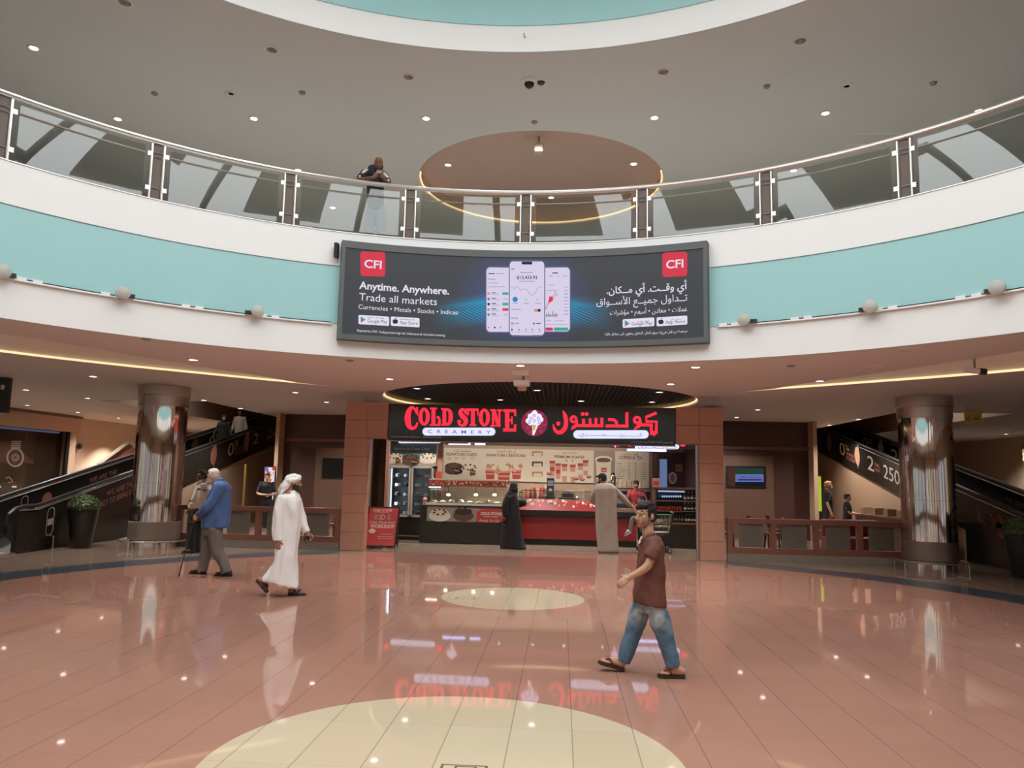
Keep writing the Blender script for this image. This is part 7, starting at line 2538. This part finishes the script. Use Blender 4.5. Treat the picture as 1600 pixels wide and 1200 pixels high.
for zx, dv in ((250, .08), (192, -.08)):
    h_ = q4(zx + 20, 912, dv)
    h_.z = 0.002
    t_ = h_ - HV * 0.24 - DV * 0.12
    t_.z = 0.003
    shoe(pr, h_, t_, BLS, DARK)

# ---- 5: woman in black at the counter
V5 = 14.57


def q5(zx, zy, dv=0.0):
    return P(780 + zx / 10, 740 + zy / 10, v=V5 + dv)


def r5(xl, yl, xr, yr, t, dv=0.0):
    return (780 + xl / 10, 740 + yl / 10, 780 + xr / 10, 740 + yr / 10, t, dv)


g = q5(210, 1170)
pr = thing('person', 'woman in long black cloak and headscarf standing at the counter, facing right', 'person', (g.x, V5, 0))
hd = Head(q5(242, 212), HV * 0.95 + DV * 0.3, (0, 0, 1), 0.95)
b = MB()
hd.skin(b, q5(205, 300), 0.05)
limb(b, [q5(190, 350), q5(195, 600), q5(195, 1120)], [0.12, 0.13, 0.08])
limb(b, [q5(120, 400, -.15), q5(85, 560, -.18), q5(95, 640, -.18)], [0.05, 0.04, 0.028])
hand(b, q5(97, 645, -.18), (0.1, 0, -1), DV, 1.0, 0.95, thumb=1)
limb(b, [q5(250, 400, .15), q5(300, 470, .16), q5(375, 440, .16)], [0.05, 0.04, 0.028])
hand(b, q5(378, 440, .16), HV, DV, 0.5, 0.95, thumb=-1)
fuse(b, 'body', SKIN[1], pr, 0.012, 2)
hd.face(pr)
ABA = mat('black_abaya', '#100f0f', 0.8, var=0.1)
b = MB()
loft(b, [r5(150, 300, 262, 300, .13), r5(95, 360, 285, 360, .2), r5(80, 480, 300, 480, .21), r5(75, 620, 322, 620, .21), r5(62, 760, 340, 760, .22), r5(45, 880, 362, 880, .23), r5(32, 1000, 378, 1000, .24), r5(22, 1100, 400, 1100, .25), r5(16, 1160, 425, 1160, .26), r5(20, 1168, 420, 1168, .25)], v=V5)
limb(b, [q5(125, 390, -.15), q5(88, 540, -.18), q5(95, 640, -.18)], [0.085, 0.085, 0.08])
limb(b, [q5(245, 400, .15), q5(305, 470, .16), q5(370, 455, .16)], [0.085, 0.085, 0.09])
fuse(b, 'cloak', ABA, pr, 0.014, 3, (0.025, 5, 1.5, 5))
b = MB()
hd.ball(b, (-0.03, 0, 0.022), (0.105, 0.092, 0.115))
limb(b, [hd.p(-0.03, 0, 0.02), hd.p(-0.06, 0, -0.12), q5(170, 370)], [0.1, 0.11, 0.14])
limb(b, [hd.p(0.06, 0, 0.075), hd.p(0.035, 0.078, 0.02), hd.p(0.04, 0.055, -0.1), hd.p(0.03, 0, -0.15)], [0.025, 0.025, 0.03, 0.04])
limb(b, [hd.p(0.06, 0, 0.075), hd.p(0.035, -0.078, 0.02), hd.p(0.04, -0.055, -0.1), hd.p(0.03, 0, -0.15)], [0.025, 0.025, 0.03, 0.04])
fuse(b, 'headscarf', ABA, pr, 0.010, 2, (0.01, 12, 10, 2))
bgm = thing('handbag', 'small black handbag with silver trim hanging from the hand of the woman in black', 'bag', tuple(q5(65, 790, -.2)))
bevel(MB().box(-0.08, 0.08, -0.03, 0.03, -0.06, 0.06).build('bag', BLACKG, bgm), 0.015)
MB().tube([(-0.06, -0.03, 0.03), (0.0, -0.035, -0.02), (0.06, -0.03, -0.04)], 0.006, 6).build('trim', STEEL, bgm)
MB().tube([(-0.05, 0, 0.05), (0.0, 0, 0.12), (0.05, 0, 0.05)], 0.006, 6).build('strap', BLACKG, bgm)

# ---- 6: man at the counter seen from behind
V6 = 14.2


def q6(zx, zy, dv=0.0):
    return P(800 + zx / 4, 580 + zy / 4, v=V6 + dv)


def r6(xl, yl, xr, yr, t, dv=0.0):
    return (800 + xl / 4, 580 + yl / 4, 800 + xr / 4, 580 + yr / 4, t, dv)


g = q6(600, 1130)
pr = thing('person', 'man in grey robe and black cap seen from behind at the counter', 'person', (g.x, V6, 0))
hd = Head(q6(562, 672), DV * 0.6 - HV * 0.8, (0, 0, 1), 1.05)
b = MB()
hd.skin(b, q6(572, 715), 0.06)
limb(b, [q6(585, 740), q6(585, 850), q6(595, 1110)], [0.15, 0.16, 0.1])
limb(b, [q6(525, 735), q6(500, 795, .08), q6(520, 825, .3)], [0.055, 0.045, 0.03])
hand(b, q6(520, 825, .32), DV, -UPV, 0.6, 1.0, thumb=1)
limb(b, [q6(645, 735), q6(700, 805, .1), q6(748, 850, .2)], [0.055, 0.045, 0.03])
hand(b, q6(748, 850, .2), HV + DV - UPV * .3, -UPV, 0.7, 1.05, thumb=-1)
for zx, dv in ((575, 0), (615, 0)):
    limb(b, [q6(zx, 1100), q6(zx, 1120, -.03)], [0.05, 0.045])
    limb(b, [q6(zx, 1122, -.03), q6(zx, 1122, .12)], [0.045, 0.035])
fuse(b, 'body', SKIN[3], pr, 0.012, 2)
hd.face(pr)
hd.beard(pr, '#1d1713', 1.0)
b = MB()
loft(b, [r6(548, 700, 598, 700, .08), r6(520, 716, 645, 714, .13), r6(512, 735, 656, 733, .16), r6(518, 780, 654, 780, .165), r6(521, 850, 653, 850, .16), r6(520, 920, 656, 920, .165), r6(526, 1000, 660, 1000, .18), r6(531, 1080, 665, 1080, .2), r6(534, 1120, 669, 1120, .21), r6(538, 1128, 665, 1128, .2)], v=V6)
limb(b, [q6(528, 740), q6(503, 792, .07), q6(520, 822, .26)], [0.085, 0.082, 0.07])
limb(b, [q6(642, 740), q6(697, 800, .1), q6(738, 840, .18)], [0.085, 0.078, 0.062])
fuse(b, 'robe', mat('grey_robe', '#a79b8f', 0.85, var=0.03), pr, 0.013, 3, (0.022, 5, 1.5, 3))
b = MB()
hd.ball(b, (-0.01, 0, 0.045), (0.108, 0.09, 0.09))
hd.ball(b, (-0.045, 0, 0.0), (0.075, 0.083, 0.075))
limb(b, [hd.p(0.08, 0.04, 0.06), hd.p(0.17, 0, 0.045), hd.p(0.08, -0.04, 0.06)], [0.02, 0.016, 0.02])
fuse(b, 'cap', mat('black_cap', '#171615', 0.8), pr, 0.01, 2)


def frame(yaw):
    """forward and left vectors for a heading; 0 looks towards the camera, +90 degrees to the right of the picture"""
    f = -DV * math.cos(yaw) + HV * math.sin(yaw)
    return f, UPV.cross(f)


def simple(label, base, yaw, Ht, skin, top, bottom, hair, arms=None, robe=None, beard=None, voxel=0.014, shoes=True, hairname='hair', lean=0.0, name='person', sleeves=True):
    """standing figure; arms = ((elbow f,l,u),(wrist f,l,u)) for left and right in metres for a 1.75 m person"""
    pr = thing(name, label, 'person', tuple(base))
    k = Ht / 1.75
    f, l = frame(yaw)
    base = Vector(base)

    def q(a, b_, c):
        return base + (f * (a + lean * max(0, c - 0.9)) + l * b_ + UPV * c) * k
    hd = Head(q(0.02, 0, 1.635), f - UPV * 0.06, (0, 0, 1), k)
    b = MB()
    hd.skin(b, q(-0.01, 0, 1.46))
    limb(b, [q(0, 0, 1.36), q(0.01, 0, 1.15), q(0, 0, 0.95)], [0.12 * k, 0.12 * k, 0.13 * k])
    limb(b, [q(0, 0.15, 1.41), q(0, -0.15, 1.41)], 0.055 * k)
    arms = arms or (((-0.02, 0.25, 1.14), (0.06, 0.27, 0.9)), ((-0.02, -0.25, 1.14), (0.06, -0.27, 0.9)))
    for (e, w), sg in zip(arms, (1, -1)):
        limb(b, [q(0, sg * 0.18, 1.41), q(*e), q(*w)], [0.05 * k, 0.04 * k, 0.028 * k])
        d = q(*w) - q(*e)
        hand(b, q(*w), d, -l * sg + f * .2, 0.6, k, thumb=sg)
    for sg in (1, -1):
        limb(b, [q(0, sg * 0.09, 0.92), q(0.015, sg * 0.1, 0.5), q(0, sg * 0.11, 0.09)], [0.09 * k, 0.06 * k, 0.042 * k])
        limb(b, [q(0, sg * 0.11, 0.06), q(0.12, sg * 0.12, 0.045)], [0.04 * k, 0.035 * k])
    fuse(b, 'body', skin, pr, voxel * 0.8, 2)
    hd.face(pr)
    if hair:
        hd.hair(pr, hair, voxel * 0.7, name=hairname)
    if beard:
        hd.beard(pr, beard)

    def ringz(b, rings, n=24):
        o = len(b.v)
        for c, rl, rf, df in rings:
            for i in range(n):
                t = 2 * PI * i / n
                b.v.append(tuple(q(df, 0, c) + (l * rl * math.cos(t) + f * rf * math.sin(t)) * k))
        m = len(rings)
        for i in range(m - 1):
            for j_ in range(n):
                j2 = (j_ + 1) % n
                b.f.append([o + i * n + j_, o + i * n + j2, o + (i + 1) * n + j2, o + (i + 1) * n + j_])
                b.m.append(0)
        b.f.append([o + i for i in range(n)][::-1])
        b.f.append([o + (m - 1) * n + i for i in range(n)])
        b.m += [0, 0]
    b = MB()
    if robe:
        ringz(b, [(1.5, 0.07, 0.07, -0.01), (1.45, 0.17, 0.1, 0), (1.36, 0.21, 0.14, 0.01), (1.1, 0.2, 0.15, 0.01), (0.9, 0.21, 0.16, 0), (0.5, 0.23, 0.19, 0), (0.1, 0.27, 0.23, 0), (0.05, 0.265, 0.225, 0)])
    else:
        ringz(b, [(1.5, 0.07, 0.07, -0.01), (1.45, 0.16, 0.09, 0), (1.37, 0.2, 0.13, 0.01), (1.15, 0.18, 0.135, 0.01), (0.95, 0.185, 0.14, 0), (0.84, 0.19, 0.145, 0), (0.83, 0.185, 0.14, 0)])
    for (e, w), sg in zip(arms, (1, -1)):
        E_, W_ = q(*e), q(*w)
        if sleeves:
            limb(b, [q(0, sg * 0.17, 1.42), E_, E_ + (W_ - E_) * 0.9], [0.072 * k, 0.062 * k, 0.052 * k])
        else:
            S_ = q(0, sg * 0.17, 1.42)
            limb(b, [S_, S_ + (E_ - S_) * 0.85], [0.075 * k, 0.066 * k], end=False)
    fuse(b, 'robe' if robe else 'shirt', top, pr, voxel, 3, (0.014, 6, 3, 2))
    if not robe:
        b = MB()
        ringz(b, [(1.0, 0.165, 0.125, 0), (0.88, 0.18, 0.14, 0), (0.8, 0.175, 0.135, 0)])
        for sg in (1, -1):
            limb(b, [q(0, sg * 0.085, 0.84), q(0.015, sg * 0.1, 0.5), q(0, sg * 0.11, 0.09)], [0.105 * k, 0.08 * k, 0.07 * k], end=False)
        fuse(b, 'trousers', bottom, pr, voxel, 2)
    if shoes:
        for sg in (1, -1):
            shoe(pr, q(-0.07, sg * 0.11, 0.002 / k), q(0.2, sg * 0.13, 0.003 / k), BLS, DARK)
    return pr, hd, q


# ---- 7: cashier
z0 = 0.0
p = P(994, 760, v=17.1)
pr, hd, q = simple('cashier in red shirt, black cap and red face mask behind the counter', (p.x, 17.1, 0), math.radians(-5), 1.74, SKIN[0], mat('red_uniform', '#9a2c2e', 0.85, var=0.06), mat('black_cloth', '#1c1a18'), '#14110f', (((0.12, 0.27, 1.16), (0.26, 0.1, 1.06)), ((0.12, -0.27, 1.16), (0.28, -0.06, 1.08))))
b = MB()
hd.ball(b, (0.062, 0, -0.05), (0.058, 0.062, 0.056))
fuse(b, 'face_mask', mat('mask_magenta', '#a02c48', 0.7), pr, 0.009, 2)
b = MB()
hd.ball(b, (-0.012, 0, 0.06), (0.105, 0.09, 0.075))
limb(b, [hd.p(0.08, 0.04, 0.06), hd.p(0.16, 0, 0.045), hd.p(0.08, -0.04, 0.06)], [0.018, 0.014, 0.018])
fuse(b, 'cap', mat('black_cap', '#171615', 0.8), pr, 0.01, 2)

# ---- 8: shopping trolley with a child in the seat
V8 = 14.5
c8 = P(1020, 860, v=V8)
tr = thing('shopping_trolley', 'grey wire shopping trolley with green handle at the right end of the counter', 'trolley', (c8.x + 0.02, V8, 0))
WIRE = mat('trolley_wire', '#8b8780', 0.35, 0.7, var=0.03)
b = MB()
x0, x1 = -0.36, 0.42


def cage(t, hh):
    return (x0 + 0.05 * (1 - hh) + (x1 - x0 - 0.1 * (1 - hh)) * t)


for i in range(15):
    t_ = i / 14
    for y in (-0.24, 0.24):
        b.tube([(cage(t_, 0), y * 0.82, 0.5), (cage(t_, 1), y, 0.92)], 0.004, 5)
for i in range(9):
    y = -0.24 + 0.48 * i / 8
    for e in (0, 1):
        b.tube([(cage(e, 0), y * 0.82, 0.5), (cage(e, 1), y, 0.92)], 0.004, 5)
    b.tube([(cage(0, 0), y * 0.82, 0.5), (cage(1, 0), y * 0.82, 0.5)], 0.004, 5)
for h_ in (0, 0.33, 0.66, 1):
    yy = 0.24 * (0.82 + 0.18 * h_)
    z = 0.5 + 0.42 * h_
    b.tube([(cage(0, h_), -yy, z), (cage(1, h_), -yy, z), (cage(1, h_), yy, z), (cage(0, h_), yy, z), (cage(0, h_), -yy, z)], 0.007, 6)
b.build('basket', WIRE, tr)
b = MB()
for y in (-0.22, 0.22):
    b.tube([(-0.34, y, 0.14), (0.36, y, 0.14), (0.36, y, 0.5)], 0.014, 8)
    b.tube([(-0.34, y, 0.14), (0.3, y, 0.5)], 0.012, 8)
    b.tube([(0.36, y, 0.5), (0.46, y, 0.98)], 0.013, 8)
b.build('frame', DARK, tr)
MB().tube([(0.46, -0.26, 0.98), (0.46, 0.26, 0.98)], 0.02, 10).build('handle', mat('trolley_green', '#2f6a4a', 0.4), tr)
MB().box(-0.42, 0.42, -0.26, 0.26, 0.925, 0.935)
MB().tube([(cage(0, 1), -0.25, 0.935), (cage(1, 1), -0.25, 0.935)], 0.016, 8).build('rim_strip', mat('trolley_green', '#2f6a4a'), tr)
MB().box(-0.32, -0.02, -0.2, 0.2, 0.66, 0.675).build('child_seat', mat('trolley_green', '#2f6a4a'), tr)
for x in (-0.34, 0.36):
    for y in (-0.2, 0.2):
        w_ = MB().tube([(x, y - 0.018, 0.065), (x, y + 0.018, 0.065)], 0.065, 18).build('wheel', RAILM, tr)
        MB().tube([(x, y - 0.022, 0.065), (x, y + 0.022, 0.065)], 0.03, 12).build('wheel_hub', STEEL, w_)
        MB().bar((x, y, 0.14), (x, y, 0.065), 0.03, 0.05).build('caster', STEEL, tr)
j = J(V8)
pr = thing('person', 'small child with dark hair and pale trousers sitting in the shopping trolley, legs hanging', 'person', (c8.x - 0.16, V8, 0.675))
hd = Head(j(1002, 781), -HV * 0.9 - DV * .2 - UPV * 0.25, (0, 0, 1), 0.88)
b = MB()
hd.skin(b, j(1004, 791), 0.045)
limb(b, [j(1005, 795), j(1006, 806), j(1005, 814)], [0.075, 0.085, 0.085])
limb(b, [j(1002, 796, -.1), j(996, 803, -.13), j(990, 792, -.1)], [0.032, 0.028, 0.02])
hand(b, j(990, 792, -.1), -HV + UPV * .5, DV, 0.8, 0.7, thumb=-1)
limb(b, [j(1003, 796, .1), j(997, 803, .13), j(991, 793, .08)], [0.032, 0.028, 0.02])
hand(b, j(991, 793, .08), -HV + UPV * .5, -DV, 0.8, 0.7, thumb=1)
for dv in (-.08, .07):
    limb(b, [j(1004, 813, dv), j(988, 810, dv), j(984.5, 829, dv)], [0.06, 0.045, 0.03])
    limb(b, [j(984.5, 830, dv), j(977, 834, dv)], [0.03, 0.025])
fuse(b, 'body', SKIN[0], pr, 0.010, 2)
hd.face(pr)
hd.hair(pr, '#14110f', 0.01)
b = MB()
limb(b, [j(1005, 794), j(1006, 805), j(1005, 815)], [0.085, 0.1, 0.1])
for dv in (-.1, .1):
    limb(b, [j(1003, 796, dv), j(997, 802, dv * 1.3)], [0.045, 0.042])
fuse(b, 'shirt', mat('child_shirt', '#3b3a3c', 0.85), pr, 0.012, 2)
b = MB()
for dv in (-.08, .07):
    limb(b, [j(1004, 814, dv), j(989, 810, dv), j(985, 827, dv)], [0.075, 0.06, 0.048])
fuse(b, 'trousers', mat('child_trousers', '#7f8480', 0.9, var=0.05), pr, 0.012, 2)
for dv in (-.08, .07):
    h_ = j(986.5, 833, dv)
    t_ = j(975.5, 838, dv)
    shoe(pr, h_, t_, mat('sneaker_pale', '#b3aba2', 0.6), PWHITE, w=0.075, high=0.075)
pc = thing('mobile_phone', 'dark phone held by the child in the trolley', 'phone', tuple(j(987, 790, -.02)))
MB().box(-0.04, 0.04, -0.005, 0.005, -0.07, 0.03).build('case', BLACKG, pc)

# ---- 9: man leaning on the upper rail with a phone
V9 = 8.72


def q9(zx, zy, dv=0.0):
    return P(540 + zx / 15, 240 + zy / 15, v=V9 + dv)


g = q9(700, 560)
pr = thing('person', 'man in dark blue shirt with white shoulder stripes leaning on the upper rail with phone', 'person', (g.x, V9, 5.80))
hd = Head(q9(772, 268), -DV * 0.9 + HV * 0.15 - UPV * 0.35, (0.05, -0.1, 1), 1.06)
b = MB()
hd.skin(b, q9(690, 440, .1), 0.06)
hips = Vector((g.x - 0.02, V9 + 0.22, 6.72))
limb(b, [q9(680, 470, .1), q9(690, 620, .14), hips], [0.13, 0.13, 0.13])
limb(b, [q9(480, 450, .08), q9(700, 420, .08), q9(890, 510, .08)], 0.055)
limb(b, [q9(430, 460, .06), q9(345, 610, -.12), q9(650, 560, -.3)], [0.055, 0.046, 0.034])
limb(b, [q9(920, 530, .06), q9(985, 690, -.12), q9(840, 520, -.3)], [0.055, 0.046, 0.034])
hand(b, q9(660, 550, -.3), HV * .9 + UPV * .6, DV, 1.2, 1.1, thumb=1)
hand(b, q9(835, 530, -.3), -HV * .5 + UPV * .9, DV, 1.2, 1.1, thumb=-1)
for sg in (1, -1):
    limb(b, [hips + HV * 0.1 * sg, hips + HV * 0.11 * sg - UPV * 0.42 + DV * .02, Vector((g.x + 0.12 * sg, V9 + 0.3, 5.89))], [0.09, 0.065, 0.045])
    limb(b, [Vector((g.x + 0.12 * sg, V9 + 0.3, 5.86)), Vector((g.x + 0.13 * sg, V9 + 0.16, 5.84))], [0.042, 0.035])
fuse(b, 'body', SKINB, pr, 0.010, 2)
hd.face(pr)
hd.hair(pr, '#9c6a3a', 0.009)
hd.beard(pr, '#2a1d14', 1.3)
b = MB()
NAVY = mat('navy_jersey', '#262c36', 0.85, var=0.06)
limb(b, [q9(665, 450, .08), q9(690, 600, .14), hips + UPV * 0.0], [0.155, 0.165, 0.155])
limb(b, [q9(480, 455, .08), q9(700, 430, .08), q9(890, 515, .08)], 0.085)
limb(b, [q9(450, 455, .06), q9(365, 560, -.05)], [0.08, 0.072])
limb(b, [q9(910, 525, .06), q9(975, 645, -.06)], [0.08, 0.072])
fuse(b, 'jersey', NAVY, pr, 0.012, 3, (0.01, 7, 4, 2))
b = MB()
limb(b, [q9(600, 405, -.03), q9(480, 392, -.02), q9(405, 460, -.05), q9(335, 545, -.1)], [0.026, 0.032, 0.032, 0.03], 8)
limb(b, [q9(885, 465, -.02), q9(945, 520, -.05), q9(1002, 640, -.11)], [0.028, 0.032, 0.03], 8)
fuse(b, 'shoulder_stripe', PWHITE, pr, 0.010, 1)
b = MB()
limb(b, [hips + UPV * 0.08, hips - UPV * 0.04], [0.15, 0.15])
for sg in (1, -1):
    limb(b, [hips + HV * 0.09 * sg, hips + HV * 0.11 * sg - UPV * 0.42 + DV * .02, Vector((g.x + 0.12 * sg, V9 + 0.3, 5.9))], [0.11, 0.085, 0.075])
fuse(b, 'trousers', mat('grey_blue_cloth', '#6b747a', 0.9), pr, 0.013, 2)
for sg in (1, -1):
    shoe(pr, Vector((g.x + 0.12 * sg, V9 + 0.36, 5.802)), Vector((g.x + 0.13 * sg, V9 + 0.09, 5.803)), BLS, DARK)
ph = thing('mobile_phone', 'phone held up in both hands by the man at the upper rail', 'phone', tuple(q9(790, 425, -.36)))
MB().box(-0.05, 0.05, -0.006, 0.006, -0.028, 0.028).build('case', mat('phone_pink', '#9a7d78', 0.3), ph)

# ---- 10, 11: woman in black and man in striped shirt riding the left walkway
for px, py, uu, hgt, lab, kind in ((350, 653, -11.05, 1.62, 'woman in black cloak riding up the left moving walkway', 0), (376, 641, -10.95, 1.78, 'man in pale striped shirt riding up the left moving walkway', 1)):
    lo, hi = 15.0, 26.0
    d = ray(px, py)
    p = P(px, py, u=uu)
    v = p.y
    zf = zr(v) - 0.93
    H_ = min(max(p.z - zf, 1.5), 1.85)
    if kind == 0:
        pr, hd, q = simple(lab, (uu, v, zf), math.radians(20), H_, SKIN[1], ABA, ABA, None, robe=True, arms=(((0.0, 0.27, 1.15), (0.15, 0.33, 1.0)), ((0.0, -0.27, 1.15), (0.15, -0.33, 1.0))))
        b = MB()
        hd.ball(b, (-0.02, 0, 0.025), (0.112, 0.1, 0.122))
        limb(b, [hd.p(-0.03, 0, 0.02), hd.p(-0.04, 0, -0.12), hd.p(-0.02, 0, -0.28)], [0.09, 0.11, 0.15])
        limb(b, [hd.p(0.06, 0.03, -0.06), hd.p(0.07, 0, -0.09), hd.p(0.06, -0.03, -0.06)], [0.045, 0.05, 0.045])
        fuse(b, 'headscarf', ABA, pr, 0.012, 2)
    else:
        sm = mat('striped_shirt', '#9c8c7e', 0.85, var=0.35, scale=14, stretch=(4, 4, 0.02))
        pr, hd, q = simple(lab, (uu, v, zf), math.radians(15), H_, SKIN[2], sm, mat('grey_wool', '#6b6660'), '#14110f')

# ---- 12: person in black with phone before the lit display, 13/14: two people by the right walkway
p = P(417, 760, v=18.4)
pr, hd, q = simple('person in black polo shirt looking down at a phone near the lit display', (p.x, 18.4, 0), math.radians(20), 1.72, SKIN[0], mat('black_polo', '#17171a', 0.85), mat('black_cloth', '#1c1a18'), '#201614', (((0.06, 0.27, 1.14), (0.27, 0.08, 1.1)), ((0.06, -0.27, 1.14), (0.28, -0.04, 1.1))), sleeves=False)
ph = thing('mobile_phone', 'glowing phone in the hands of the person in black polo', 'phone', tuple(q(0.36, 0.02, 1.12)))
MB().box(-0.07, 0.07, -0.04, 0.04, -0.004, 0.004).build('case', glow('phone_glow', '#b9a4d8', 0.8), ph)
p = P(1293, 760, v=18.7)
pr, hd, q = simple('person in black with light cap standing by the right wood wall', (p.x, 18.7, 0), math.radians(70), 1.84, SKIN[0], mat('black_polo', '#17171a'), mat('black_cloth', '#1c1a18'), '#b28c66', hairname='cap', sleeves=False)
p = P(1322, 780, v=17.6)
pr, hd, q = simple('person in dark clothes behind the boxes on the right bench', (p.x + 0.02, 17.6, 0), math.radians(60), 1.5, SKIN[0], mat('dark_top', '#221f20', 0.85), mat('black_cloth', '#1c1a18'), '#14110f', (((0.1, 0.27, 1.14), (0.3, 0.16, 1.1)), ((0.1, -0.27, 1.14), (0.3, -0.12, 1.1))), sleeves=False)
bpy.data.scenes.remove(TMP)
